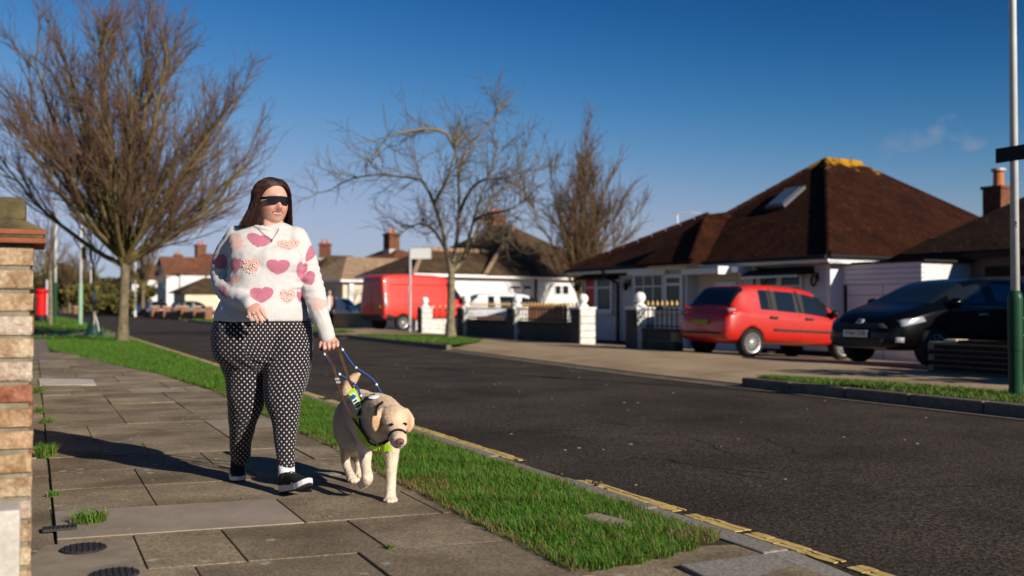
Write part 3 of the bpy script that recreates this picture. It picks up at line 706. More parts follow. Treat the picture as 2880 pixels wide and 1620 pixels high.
# ================================================================== TREES
m_bark = M('bark_brown', (.10, .075, .045), (.20, .165, .105), scale=14, rough=.95, bump=.7, bscale=40, stretch=(1, 1, .3), fine=.3, fscale=60)
m_branch = M('bark_branch', (.085, .066, .022), (.18, .135, .058), scale=3, rough=.9, fine=.3, fscale=30)
m_twig = M('twig', (.085, .052, .03), (.16, .092, .066), scale=2, rough=.9)
m_bark2 = M('bark_grey', (.12, .10, .065), (.24, .20, .13), scale=9, rough=.9, bump=.5, bscale=30, fine=.3, fscale=40)
m_twig2 = M('twig_grey', (.075, .058, .045), (.14, .105, .08), scale=2, rough=.9)
class Tree:
    def __init__(s, seed): s.r = np.random.default_rng(seed); s.b = {}   # level -> list of (pts, radii)
    def branch(s, p, d, length, r0, r1, lv, n=6, wig=.08, trop=0.0, droop=0.0):
        pts = [np.array(p, float)]; d = np.array(d, float); d /= np.linalg.norm(d); st = length/(n-1)
        dirs = [d.copy()]
        for i in range(n-1):
            d = d+s.r.normal(0, wig, 3)+np.array([0, 0, trop])-np.array([0, 0, droop*(i/n)])
            d /= np.linalg.norm(d); pts.append(pts[-1]+d*st); dirs.append(d.copy())
        rad = np.linspace(r0, r1, n); s.b.setdefault(lv, []).append((np.array(pts), rad)); return np.array(pts), dirs, rad
    def mesh(s, name, levels, sides):
        V = []; F = []; off = 0
        groups = {}
        for lv in levels:
            for pts, rad in s.b.get(lv, []): groups.setdefault((len(pts), sides.get(lv, 3)), []).append((pts, rad))
        for (n, k), lst in groups.items():
            Pt = np.stack([a for a, _ in lst]); Rd = np.stack([b for _, b in lst]); m = len(lst)
            T = np.empty_like(Pt); T[:, 1:-1] = Pt[:, 2:]-Pt[:, :-2]; T[:, 0] = Pt[:, 1]-Pt[:, 0]; T[:, -1] = Pt[:, -1]-Pt[:, -2]
            T /= np.linalg.norm(T, axis=2, keepdims=True)+1e-9
            ref = np.where(np.abs(T[:, :1, 2:3]) < .8, np.array([0, 0, 1.0]), np.array([1.0, 0, 0])); ref = np.broadcast_to(ref, T.shape)
            X = np.cross(T, ref); X /= np.linalg.norm(X, axis=2, keepdims=True)+1e-9; Y = np.cross(T, X)
            a = 2*np.pi*np.arange(k)/k
            ring = Pt[:, :, None]+Rd[:, :, None, None]*(X[:, :, None]*np.cos(a)[:, None]+Y[:, :, None]*np.sin(a)[:, None])
            V.append(ring.reshape(-1, 3))
            i = np.arange(m)[:, None, None]*n*k; j = np.arange(n-1)[None, :, None]*k; q = np.arange(k)[None, None, :]; q2 = (q+1) % k
            f = np.stack([i+j+q, i+j+q2, i+j+k+q2, i+j+k+q], -1).reshape(-1, 4); F.append(f+off); off += m*n*k
        return np_mesh(name, np.concatenate(V), np.concatenate(F))
def rot_about(d, ang, az, r):
    d = np.array(d)/np.linalg.norm(d); ref = np.array([0, 0, 1.0]) if abs(d[2]) < .9 else np.array([1.0, 0, 0])
    x = np.cross(d, ref); x /= np.linalg.norm(x); y = np.cross(d, x)
    return d*math.cos(ang)+(x*math.cos(az)+y*math.sin(az))*math.sin(ang)
def finish_tree(T, name, base, label, group, mats, sides={0: 12, 1: 7, 2: 5, 3: 4, 4: 3, 5: 3}, tw=3):
    e = empty(name, base, label, 'tree', group)
    meshobj('trunk', T.mesh('trunk', [0], sides), mats[0], e)
    lim = [l for l in T.b if 0 < l < tw]
    if lim: meshobj('limbs', T.mesh('limbs', lim, sides), mats[1], e)
    cr = meshobj('crown', T.mesh('crown', [l for l in T.b if l >= tw], sides), mats[2], e); return e
# large vase-shaped tree on the left verge
def big_tree():
    b = ground(344, 960, 0); b.z = -.02; T = Tree(21); r = T.r
    P, D, Rr = T.branch(b, (.01, 0, 1), 2.55, .19, .155, 0, 6, .012)
    # root flare
    T.b[0] = [(P, np.array([.20, .14, .128, .122, .120, .14]))]
    T.branch(P[-1], (.03, .02, 1), 5.6, .14, .03, 1, 9, .03)
    limbs = []
    n1 = 32
    for i in range(n1):
        az = i*2.4+r.uniform(-.2, .2); u = (i+.5)/n1
        ang = R(11+62*u**.9+r.uniform(-4, 4)); h = 2.1+.9*r.uniform(0, 1)*(1-u*.6)
        p = b+Vector((0, 0, h)); L1 = (6.4-2.9*u)+r.uniform(-.4, .4)
        d = rot_about((0, 0, 1), ang, az, r); limbs.append(T.branch(p, d, L1, r.uniform(.06, .095), .022, 1, 9, .05, trop=.062))
    limbs.append((T.b[1][0][0], None, T.b[1][0][1]))
    # secondary branches hug their parents, rising
    sec = []
    for P, _, Rr in limbs:
        m = 10
        for k in range(m):
            t = r.uniform(.12, .98); f = t*(len(P)-1); i = min(int(f), len(P)-2); p = P[i]+(P[i+1]-P[i])*(f-i); d = P[i+1]-P[i]
            q = rot_about(d, R(r.uniform(14, 38)), r.uniform(0, 6.28), r); q[2] += .18
            sec.append(T.branch(p, q, r.uniform(1.2, 2.3)*(1.1-.35*t), r.uniform(.02, .034), .009, 2, 7, .06, trop=.03))
    ter = []
    for P, _, Rr in sec:
        for k in range(11):
            t = r.uniform(.1, 1); f = t*(len(P)-1); i = min(int(f), len(P)-2); p = P[i]+(P[i+1]-P[i])*(f-i); d = P[i+1]-P[i]
            q = rot_about(d, R(r.uniform(12, 42)), r.uniform(0, 6.28), r); q[2] += .12
            ter.append(T.branch(p, q, r.uniform(.5, 1.05), r.uniform(.007, .011), .0045, 3, 5, .09, trop=.04))
    for P, _, Rr in ter:
        for k in range(4):
            t = r.uniform(.1, 1); f = t*(len(P)-1); i = min(int(f), len(P)-2); p = P[i]+(P[i+1]-P[i])*(f-i); d = P[i+1]-P[i]
            q = rot_about(d, R(r.uniform(15, 50)), r.uniform(0, 6.28), r); q[2] += .1
            T.branch(p, q, r.uniform(.2, .5), .0048, .003, 4, 4, .1, trop=.05)
    return finish_tree(T, 'street_tree', b, 'large bare vase-shaped tree with upswept branches on the left verge', 'street trees', (m_bark, m_branch, m_twig))
big_tree()
# spreading pruned tree across the road
def mid_tree():
    b = ground(1267, 950, .03); T = Tree(5); r = T.r
    P, D, Rr = T.branch(b, (.02, 0, 1), 1.95, .14, .1, 0, 6, .015)
    T.b[0] = [(P, np.array([.19, .125, .115, .11, .105, .1]))]
    S = b.y/FPX
    def w(px, py, dy): 
        return np.array(at(px, py, b.y+dy))
    limbs = []
    # main limbs traced as space curves: pixel path + depth offsets
    paths = [[(1268, 768, 0), (1255, 705, -.2), (1243, 640, -.5), (1222, 570, -.7), (1190, 510, -.9), (1165, 470, -1.1)],
             [(1268, 768, 0), (1283, 690, .1), (1291, 600, .2), (1290, 500, .3), (1280, 420, .4), (1270, 380, .5)],
             [(1268, 768, 0), (1300, 735, .3), (1325, 690, .6), (1345, 640, .9), (1375, 580, 1.2), (1400, 540, 1.4), (1470, 505, 1.6), (1530, 465, 1.8)],
             [(1300, 735, .3), (1316, 680, -.2), (1332, 620, -.6), (1350, 560, -.9), (1385, 470, -1.2), (1402, 400, -1.4)],
             [(1255, 705, -.2), (1225, 655, .4), (1190, 630, .8), (1150, 640, 1.1), (1120, 665, 1.3)],
             [(1291, 600, .2), (1320, 540, -.4), (1360, 505, -.8), (1420, 500, -1.1), (1480, 480, -1.3)],
             [(1280, 420, .4), (1255, 375, .2), (1210, 362, 0), (1150, 368, -.3), (1090, 385, -.6), (1060, 430, -.8), (1040, 470, -.9)],
             [(1243, 640, -.5), (1215, 560, .5), (1185, 505, .8), (1130, 498, 1.1), (1070, 490, 1.4), (1010, 498, 1.6), (960, 515, 1.8), (920, 540, 1.9), (875, 540, 2.0)],
             [(1325, 690, .6), (1370, 690, 0), (1400, 680, -.5), (1440, 670, -.8)],
             [(1332, 620, -.6), (1375, 600, -1.2), (1430, 590, -1.7), (1490, 555, -2.0)],
             [(1290, 500, .3), (1300, 450, .8), (1330, 400, 1.2), (1390, 330, 1.5), (1405, 290, 1.6)],
             [(1222, 570, -.7), (1250, 520, -1.2), (1275, 450, -1.5), (1285, 400, -1.6)]]
    for q in paths:
        pts = cat([tuple(w(*k)) for k in q], 3); n = len(pts); idx = np.linspace(0, n-1, 13); pts = np.stack([np.interp(idx, range(n), pts[:, c]) for c in range(3)], 1)
        r0 = .075 if q[0][1] > 760 else .055
        rad = np.linspace(r0, .010, 13); T.b.setdefault(1, []).append((pts, rad)); limbs.append((pts, None, rad))
    sec = []
    for P, _, Rr in limbs:
        for k in range(20):
            t = r.uniform(.22, 1); f = t*(len(P)-1); i = min(int(f), len(P)-2); p = P[i]+(P[i+1]-P[i])*(f-i); d = P[i+1]-P[i]
            q = rot_about(d, R(r.uniform(25, 75)), r.uniform(0, 6.28), r); q[2] += .15
            sec.append(T.branch(p, q, r.uniform(.5, 1.5), r.uniform(.010, .018), .005, 2, 7, .16, trop=.04))
    for P, _, Rr in sec:
        for k in range(8):
            t = r.uniform(.1, 1); f = t*(len(P)-1); i = min(int(f), len(P)-2); p = P[i]+(P[i+1]-P[i])*(f-i); d = P[i+1]-P[i]
            q = rot_about(d, R(r.uniform(20, 70)), r.uniform(0, 6.28), r); q[2] += .1
            T.branch(p, q, r.uniform(.25, .75), .007, .0035, 3, 5, .16, trop=.03)
    for P, _, Rr in limbs[:]:
        for k in range(5):
            i = r.integers(5, 12); T.branch(P[i], (r.normal(0, .15), r.normal(0, .15), 1), r.uniform(.5, 1.3), .009, .004, 3, 6, .05)
    return finish_tree(T, 'street_tree', b, 'bare spreading tree with arching branches on the far verge before the railings', 'street trees', (m_bark2, m_bark2, m_twig2))
mid_tree()
def fast_tree(b, h, wid, seed, name, label, nl=14, mats=None, dens=1.0, trunk=1.3, rt=.16, thick=1.0, group='bare trees'):
    T = Tree(seed); r = T.r; b = Vector(b)
    P, D, Rr = T.branch(b, (0, 0, 1), trunk, rt, rt*.8, 0, 4, .02)
    limbs = [T.branch(P[-1], (r.normal(0, .03), 0, 1), (h-trunk), rt*.7, .015, 1, 9, .025)]
    for i in range(nl):
        az = i*2.4+r.uniform(-.3, .3); u = (i+.5)/nl; ang = R(6+wid*u)
        limbs.append(T.branch(b+Z*(trunk*r.uniform(.8, 1.3)), rot_about((0, 0, 1), ang, az, r), (h-trunk)*r.uniform(.6, .95)*(1-.25*u), r.uniform(.035, .06)*rt/.16, .012, 1, 9, .035, trop=.03))
    sec = []
    for P, _, Rr in limbs:
        for k in range(int(10*dens)):
            t = r.uniform(.1, .98); f = t*(len(P)-1); i = min(int(f), len(P)-2); p = P[i]+(P[i+1]-P[i])*(f-i); d = P[i+1]-P[i]
            q = rot_about(d, R(r.uniform(12, 40)), r.uniform(0, 6.28), r); q[2] += .15
            sec.append(T.branch(p, q, r.uniform(.1, .28)*h*(1.1-.5*t), .016*thick, .007*thick, 2, 6, .07, trop=.05))
    for P, _, Rr in sec:
        for k in range(int(8*dens)):
            t = r.uniform(.1, 1); f = t*(len(P)-1); i = min(int(f), len(P)-2); p = P[i]+(P[i+1]-P[i])*(f-i); d = P[i+1]-P[i]
            q = rot_about(d, R(r.uniform(12, 45)), r.uniform(0, 6.28), r); q[2] += .12
            T.branch(p, q, r.uniform(.04, .11)*h, .008*thick, .005*thick, 3, 4, .1, trop=.05)
    return finish_tree(T, name, b, label, group, mats or (m_bark, m_branch, m_twig))
fb = at(1635, 800, 50); fb.z = -.3
fast_tree(fb, 10.3, 24, 31, 'upright_tree', 'tall bare upright tree with reddish twigs behind the white bungalow', nl=24, dens=1.35, thick=1.5)
# staked sapling with watering bag
sp = ground(265, 950, .0); sp.z = 0
sp = at(264, 948, 30.5); sp.z = 0.0
fast_tree(sp, 4.3, 26, 41, 'sapling', 'thin bare sapling tied to a stake beside the lamp post', nl=7, dens=.45, trunk=1.9, rt=.03, thick=.7, mats=(m_bark2, m_twig2, m_twig2))
st = sp+Vector((.06, -.12, 0)); e = empty('tree_stake', st, 'round pale timber stake supporting the thin sapling', 'stake')
MB().lathe(st, [(.042, -.1), (.042, 1.42), (.035, 1.45)], 10).build('timber_post', M('stake_wood', (.24, .20, .15), (.32, .27, .21), scale=9, rough=.9, stretch=(1, 1, .1)), e)
MB().lathe(st+Z*1.28, [(.05, -.13), (.05, .13)], 10).build('tie_band', m_wpaint, e)
gb = sp+Vector((0, -.02, 0)); e = empty('watering_bag', gb, 'dark green watering bag wrapped round the foot of the sapling', 'watering bag')
mb = MB(); ks = []
for i in range(9):
    t = i/8; z = .02+.64*t; r0 = .27*(1-t)**.8+.035
    ks.append((r0, z))
mb.lathe(gb, ks, 14); o = mb.build('bag', M('green_tarp', (.006, .028, .022), (.010, .04, .03), scale=7, rough=.32, bump=.8, bscale=8, dist=.05), e, smooth=True)
MB().tube([gb+Vector((.05, -.08, .78)), gb+Vector((.16, -.12, .5)), gb+Vector((.25, -.2, .2))], .014, 6).build('zip_seam', m_wpaint, e)
# thin tree right of the post box
tb = at(142, 900, 44); tb.z = .14
fast_tree(tb, 5.2, 24, 43, 'sapling', 'slim pale-trunked bare sapling right of the post box', nl=7, dens=.4, trunk=2.4, rt=.085, thick=.8, mats=(m_bark2, m_twig2, m_twig2))
tb = at(402, 884, 95); tb.z = 0
fast_tree(tb, 8.2, 55, 45, 'street_tree', 'small far bare tree before the white gabled houses', nl=15, dens=.8, trunk=2.6, rt=.2, thick=2.4)
tb = at(195, 876, 150); tb.z = 0
fast_tree(tb, 9.5, 45, 46, 'far_tree', 'distant bare tree with pale trunk at the end of the road', nl=14, dens=.8, trunk=3.0, rt=.28, thick=3.2)
tb = at(238, 876, 150); tb.z = 0
fast_tree(tb, 9.0, 45, 47, 'far_tree', 'distant bare tree behind the lamp post with pale green base', nl=14, dens=.7, trunk=3.0, rt=.25, thick=3.2)
tb = at(120, 876, 150); tb.z = 0
fast_tree(tb, 15.5, 38, 48, 'far_tree', 'tall faint bare tree beyond the red post box', nl=14, dens=.6, trunk=4, rt=.25, thick=2.6)
# evergreen / tangled hedge masses at the end of the road
m_leaf = M('hedge_leaf', (1, 1, 1), attr='col', rough=.8)
def bush(c, rx, ry, h, n, size, cols, name, label, group=None, cat_='bush', seed=1):
    rg = np.random.default_rng(seed); c = np.array(c, float)
    nb = 16; cen = np.stack([rg.uniform(-.75, .75, nb)*rx, rg.uniform(-.75, .75, nb)*ry, rg.uniform(.15, .8, nb)*h], 1); rad = rg.uniform(.22, .45, nb)
    which = rg.integers(0, nb, n); v = rg.normal(0, 1, (n, 3)); v /= np.linalg.norm(v, axis=1, keepdims=True)
    rr = rad[which]*(.55+.5*rg.uniform(0, 1, n)); p = cen[which]+v*rr[:, None]*np.array([rx, ry, h*.55]); p[:, 2] = np.abs(p[:, 2])
    p += c; a = rg.normal(0, 1, (n, 3)); a /= np.linalg.norm(a, axis=1, keepdims=True); b = np.cross(a, rg.normal(0, 1, (n, 3))); b /= np.linalg.norm(b, axis=1, keepdims=True)
    s_ = size*rg.uniform(.5, 1.4, n)[:, None]
    V = np.stack([p-a*s_, p+b*s_*.5, p+a*s_, p-b*s_*.5], 1).reshape(-1, 3); F = np.arange(n*4).reshape(-1, 4)
    me = np_mesh(name, V, F); C = np.array(cols)[rg.integers(0, len(cols), n)]*rg.uniform(.6, 1.3, n)[:, None]; set_color(me, 'col', np.repeat(C, 4, axis=0))
    e = empty(name, Vector(c), label, cat_, group); meshobj('foliage', me, m_leaf, e, smooth=False)
    mb = MB()
    for i in range(5): mb.tube([Vector(c)+Vector((rx*.15*(i-2), 0, -.1)), Vector(c)+Vector((rx*.3*(i-2), 0, h*.7))], [.12, .03], 6)
    mb.build('stems', m_branch, e); return e
DK = [(.02, .028, .010), (.035, .04, .014), (.03, .03, .012)]; BR = [(.07, .055, .02), (.10, .075, .025), (.05, .055, .018)]; OL = [(.09, .085, .02), (.13, .10, .02), (.06, .07, .02)]
for px, dep, rx, h, cols, lab, sd in (
    (112, 165, 6.5, 8.5, OL, 'yellow-olive thicket behind the red post box', 1), (172, 160, 3.6, 9.5, DK, 'tall dark evergreen between the two left lamp posts', 2),
    (215, 168, 5.5, 7.5, BR, 'brown winter thicket behind the left lamp posts', 3), (262, 172, 5.5, 6.2, BR, 'low brown thicket right of the sapling', 4),
    (318, 118, 4.6, 4.6, OL, 'olive bush in the garden left of the big trunk', 5), (85, 150, 4.5, 7.0, BR, 'brown thicket glimpsed beside the gate pillar', 6),
    (300, 190, 8, 7.5, OL, 'pale olive tree mass at the end of the road', 7), (365, 190, 9, 7, BR, 'brown tree mass beyond the large tree trunk', 8)):
    c = at(px, 880, dep); c.z = -.3
    bush(c, rx, 3, h, 6500, .34, cols, 'thicket', lab, 'winter thickets at the road end', seed=sd)
c = at(988, 800, 130); c.z = -.3; bush(c, 2.6, 2.6, 5.6, 2500, .3, DK, 'evergreen_bush', 'dark evergreen top showing between two roofs', seed=11)
c = at(1600, 850, 56); c.z = -.3; bush(c, 1.0, .8, 2.9, 2600, .10, BR, 'evergreen_bush', 'scruffy olive shrub at the foot of the upright tree', seed=12)
# ================================================================== HOUSES, WALLS, RAILINGS
def roofmat(name, c1, c2, speck=(.30, .2, .13), amt=.55, freq=75, moss=None):
    m = M(name, c1, c2, scale=1.6, rough=.95, fine=.35, fscale=9, spec=.08); N, L, B = nodes_of(m)
    tcn = N.new('ShaderNodeTexCoord'); sx = N.new('ShaderNodeSeparateXYZ'); L.new(tcn.outputs['Object'], sx.inputs[0])
    # tile courses: saw-tooth relief in height
    ml = N.new('ShaderNodeMath'); ml.operation = 'MULTIPLY'; ml.inputs[1].default_value = 1/.068; L.new(sx.outputs[2], ml.inputs[0])
    fr = N.new('ShaderNodeMath'); fr.operation = 'FRACT'; L.new(ml.outputs[0], fr.inputs[0])
    nz = N.new('ShaderNodeTexNoise'); nz.inputs['Scale'].default_value = 6; L.new(tcn.outputs['Object'], nz.inputs['Vector'])
    ad = N.new('ShaderNodeMath'); ad.operation = 'MULTIPLY_ADD'; ad.inputs[1].default_value = 1.2; L.new(nz.outputs['Fac'], ad.inputs[0]); L.new(fr.outputs[0], ad.inputs[2])
    bp = N.new('ShaderNodeBump'); bp.inputs['Strength'].default_value = .8; bp.inputs['Distance'].default_value = .02; bp.invert = True; L.new(ad.outputs[0], bp.inputs['Height']); L.new(bp.outputs[0], B.inputs['Normal'])
    vo = N.new('ShaderNodeTexVoronoi'); vo.inputs['Scale'].default_value = 4.5; L.new(tcn.outputs['Object'], vo.inputs['Vector'])
    n3 = N.new('ShaderNodeTexNoise'); n3.inputs['Scale'].default_value = 1.1; L.new(tcn.outputs['Object'], n3.inputs['Vector'])
    mr = N.new('ShaderNodeMapRange'); mr.inputs[1].default_value = .22; mr.inputs[2].default_value = .1; mr.inputs[4].default_value = amt; L.new(vo.outputs['Distance'], mr.inputs[0])
    m2 = N.new('ShaderNodeMath'); m2.operation = 'MULTIPLY'; L.new(mr.outputs[0], m2.inputs[0]); mr3 = N.new('ShaderNodeMapRange'); mr3.inputs[1].default_value = .4; mr3.inputs[2].default_value = .6; L.new(n3.outputs['Fac'], mr3.inputs[0]); L.new(mr3.outputs[0], m2.inputs[1])
    old = B.inputs['Base Color'].links[0].from_socket; mx = N.new('ShaderNodeMix'); mx.data_type = 'RGBA'; L.new(m2.outputs[0], mx.inputs[0]); L.new(old, mx.inputs[6]); mx.inputs[7].default_value = (*speck, 1)
    out = mx.outputs[2]
    if moss:
        m4 = N.new('ShaderNodeMapRange'); m4.inputs[1].default_value = moss[0]; m4.inputs[2].default_value = moss[1]; L.new(sx.outputs[2], m4.inputs[0])
        n4 = N.new('ShaderNodeTexNoise'); n4.inputs['Scale'].default_value = 2.5; n4.inputs['Detail'].default_value = 8; L.new(tcn.outputs['Object'], n4.inputs['Vector'])
        a4 = N.new('ShaderNodeMath'); a4.operation = 'ADD'; L.new(m4.outputs[0], a4.inputs[0]); L.new(n4.outputs['Fac'], a4.inputs[1])
        m5 = N.new('ShaderNodeMapRange'); m5.inputs[1].default_value = .95; m5.inputs[2].default_value = 1.1; L.new(a4.outputs[0], m5.inputs[0])
        mx2 = N.new('ShaderNodeMix'); mx2.data_type = 'RGBA'; L.new(m5.outputs[0], mx2.inputs[0]); L.new(out, mx2.inputs[6]); mx2.inputs[7].default_value = (.42, .22, .015, 1); out = mx2.outputs[2]
    L.new(out, B.inputs['Base Color']); return m
m_roof1 = roofmat('roof_dark_red', (.018, .0058, .0028), (.038, .0125, .006), speck=(.12, .06, .035), amt=.55, moss=(4.35, 5.7))
m_roof2 = roofmat('roof_brown', (.058, .038, .022), (.10, .068, .040), speck=(.16, .12, .08), amt=.4)
m_roof3 = roofmat('roof_tan', (.27, .175, .11), (.36, .25, .165), speck=(.42, .32, .22), amt=.3)
m_roof4 = roofmat('roof_orange', (.125, .05, .03), (.18, .078, .046), amt=.3)
m_roof5 = roofmat('roof_near_dark', (.018, .010, .007), (.032, .018, .013), amt=.2)
m_render = M('white_render', (.56, .56, .56), (.66, .66, .66), scale=2.5, rough=.9, bump=.3, bscale=60, fine=.05)
m_render2 = M('cream_render', (.60, .50, .37), (.68, .58, .45), scale=2, rough=.9)
m_upvc = M('white_frame', (.74, .74, .75), rough=.4)
m_glass = M('window_glass', (.010, .010, .011), rough=.08, spec=.3)
m_dark = M('dark_recess', (.02, .015, .012), rough=.8)
m_curtain = M('curtain', (.42, .38, .32), (.55, .5, .44), scale=3, rough=.9, stretch=(6, 6, .3))
m_wood = M('brown_timber', (.16, .075, .04), (.26, .13, .07), scale=3, rough=.85, stretch=(4, 4, .4), rand=.1)
m_chim = M('chimney_brick', (.10, .04, .024), (.20, .085, .048), scale=7, rough=.95, fine=.3, fscale=16)
m_pot = M('terracotta', (.42, .14, .06), (.5, .18, .08), scale=5, rough=.8)
m_block = M('white_block', (.52, .51, .47), (.72, .71, .67), scale=7, rough=.92, bump=.8, bscale=22, dist=.02, rand=.06)
m_blockshade = M('shaded_block', (.045, .043, .042), (.075, .072, .07), scale=7, rough=.9, bump=.8, bscale=22, dist=.02, rand=.1)  # shaded copy of the white block: shade of street-facing sides put into the colour
m_ironb = M('black_railing', (.012, .012, .013), rough=.45)
m_gold = M('gold_paint', (.62, .40, .12), (.7, .48, .2), scale=9, rough=.4, metal=.2)
def poly_mesh(name, polys, mat, parent):
    mb = MB()
    for p in polys: mb.add(p, [tuple(range(len(p)))])
    o = mb.build(name, mat, parent, recalc=False); return o
def roof_solid(name, F, faces, mat, parent, th=.09):
    """faces: list of polygons given as (b,a,z); gives the shell real thickness"""
    mb = MB(); idx = {}; vs = []
    def vid(p):
        k = tuple(round(c, 3) for c in p)
        if k not in idx: idx[k] = len(vs); vs.append(F(*p))
        return idx[k]
    fs = [tuple(vid(p) for p in f) for f in faces]; mb.add(vs, fs)
    me = mb.mesh(name); bm = bmesh.new(); bm.from_mesh(me); bmesh.ops.recalc_face_normals(bm, faces=bm.faces)
    if sum(f.normal.z for f in bm.faces) < 0: bmesh.ops.reverse_faces(bm, faces=bm.faces)
    bm.to_mesh(me); bm.free()
    o = bpy.data.objects.new('t', me); COL.objects.link(o); q = o.modifiers.new('s', 'SOLIDIFY'); q.thickness = th; q.offset = -1
    out = evalmesh(o); bpy.data.objects.remove(o); return meshobj(name, out, mat, parent, smooth=False)
def ridge_tiles(F, pts, parent, mat=None, r=.09):
    for p, q in pts:
        P, Q = F(*p), F(*q); n = max(2, int((Q-P).length/.45)); mb = MB()
        for i in range(n):
            a = P+(Q-P)*(i/n); b = P+(Q-P)*((i+.96)/n); mb.tube([a, b], [r, r*.88], 8)
        o = mb.build('ridge_tiles', mat or m_tile, parent)
def hip(F, b0, b1, a0, a1, ze, zr, rb0, ra0, rb1, ra1):
    """hip roof faces over rectangle with ridge (rb0,ra0)-(rb1,ra1)"""
    A, B, C, D = (b0, a0, ze), (b1, a0, ze), (b1, a1, ze), (b0, a1, ze); R0, R1 = (rb0, ra0, zr), (rb1, ra1, zr)
    if abs(rb0-rb1) < 1e-6 and abs(ra0-ra1) < 1e-6: return [[A, B, R0], [B, C, R0], [C, D, R0], [D, A, R0]]
    if abs(rb0-rb1) < 1e-6: return [[A, B, R0], [B, C, R1, R0], [C, D, R1], [D, A, R0, R1]]
    return [[A, B, R1, R0], [B, C, R1], [C, D, R0, R1], [D, A, R0]]
def hbox(F, b0, b1, a0, a1, z0, z1):
    mb = MB(); mb.box(F((b0+b1)/2, (a0+a1)/2, (z0+z1)/2), (abs(b1-b0), abs(a1-a0), z1-z0), (F.d, F.n, Z)); return mb
def window(F, a, b0, b1, z0, z1, cols, rows, parent, fw=.055, curtain=False, sill=True, out=-.03, glass=None, split=None):
    """window in a wall plane n=a facing -n; b0>b1 allowed"""
    b0, b1 = min(b0, b1), max(b0, b1)
    fr = MB(); w = b1-b0
    def bar(x0, x1, y0, y1, dp=.05): fr.box(F((x0+x1)/2, a+out, (y0+y1)/2), (x1-x0, dp, y1-y0), (F.d, F.n, Z))
    bar(b0, b0+fw, z0, z1); bar(b1-fw, b1, z0, z1); bar(b0+fw, b1-fw, z1-fw, z1); bar(b0+fw, b1-fw, z0, z0+fw)
    xs = [b0+fw/2+(w-fw)*i/cols for i in range(cols+1)]; ys = split or [0, 1]
    if split is None: ys = [i/rows for i in range(rows+1)]
    for x in xs[1:-1]: bar(x-fw*.35, x+fw*.35, z0+fw, z1-fw, .044)
    for y in ys[1:-1]:
        zz = z0+(z1-z0)*y; bar(b0+fw, b1-fw, zz-fw*.35, zz+fw*.35, .040)
    wo_ = fr.build('window', m_upvc, parent)
    for i in range(cols):
        for j in range(len(ys)-1):
            za = z0+(z1-z0)*ys[j]; zb_ = z0+(z1-z0)*ys[j+1]
            p = MB(); p.box(F((xs[i]+xs[i+1])/2, a+out+.008, (za+zb_)/2), (xs[i+1]-xs[i]-fw*.6, .012, zb_-za-fw*.6), (F.d, F.n, Z)); p.build('pane', glass or m_glass, wo_)
    if sill:
        p = MB(); p.box(F((b0+b1)/2, a-.07, z0-.035), (w+.12, .16, .05), (F.d, F.n, Z)); p.build('sill', m_upvc, wo_)
    return wo_
def wpx(F, a, x0, y0, x1, y1):
    p = F.hit(x0, y0, a); q = F.hit(x1, y1, a); return p[0], q[0], min(p[1], q[1]), max(p[1], q[1])
z4 = lambda X, Y: (1580+X/4.293, 700+Y/4.293)
z6 = lambda X, Y: (1880+X/4.293, 760+Y/4.293)
z7 = lambda X, Y: (2280+X/3.018, 700+Y/3.018)
z3 = lambda X, Y: (1150+X/3.293, 540+Y/3.293)
# ---------------------------------------------------------------- white bungalow with the large red-brown roof
HF = Frame(7.33, 23, 30)
m_dash = M('pebbledash', (.58, .58, .59), (.68, .68, .69), scale=3, rough=.95, bump=.5, bscale=70, fine=.1)
H = empty('bungalow', HF(3.4, 4, -.3), 'white bungalow with large dark red hipped roof and skylight', 'house')
WA = .42; ZE = 2.17
hbox(HF, .42, 7.0, WA, 9.9, -.35, 2.12).build('wall', m_dash, H)
hbox(HF, 7.0, 10.6, WA+.02, 7.0, -.35, 2.12).build('wall', m_dash, H)
roof_solid('roof', HF, hip(HF, 0, 7.34, 0, 10.2, ZE, 5.19, 4.0, 4.3, 4.0, 5.75), m_roof1, H)
roof_solid('wing_roof', HF, hip(HF, 5.8, 10.95, .02, 7.0, ZE+.005, 3.9, 5.8, 3.4, 8.0, 3.4), m_roof1, H)
roof_solid('bay_roof', HF, [[(4.3, -.5, ZE), (6.7, -.5, ZE), (5.5, 1.1, 3.52)], [(4.3, -.5, ZE), (5.5, 1.1, 3.52), (5.5, 3.0, 3.52), (4.3, 1.6, ZE+.02)], [(6.7, -.5, ZE), (5.5, 1.1, 3.52), (5.5, 3.0, 3.52), (6.7, 1.6, ZE+.02)]], m_roof1, H)
ridge_tiles(HF, [((0, 0, ZE+.03), (4.0, 4.3, 5.2)), ((7.34, 0, ZE+.03), (4.0, 4.3, 5.2)), ((4.0, 4.3, 5.2), (4.0, 5.75, 5.2)), ((4.3, -.5, ZE+.03), (5.5, 1.1, 3.54)), ((5.5, 1.1, 3.54), (5.5, 2.1, 3.54)), ((10.95, 0, ZE+.03), (8.0, 3.4, 3.92))], H, m_roof1, .075)
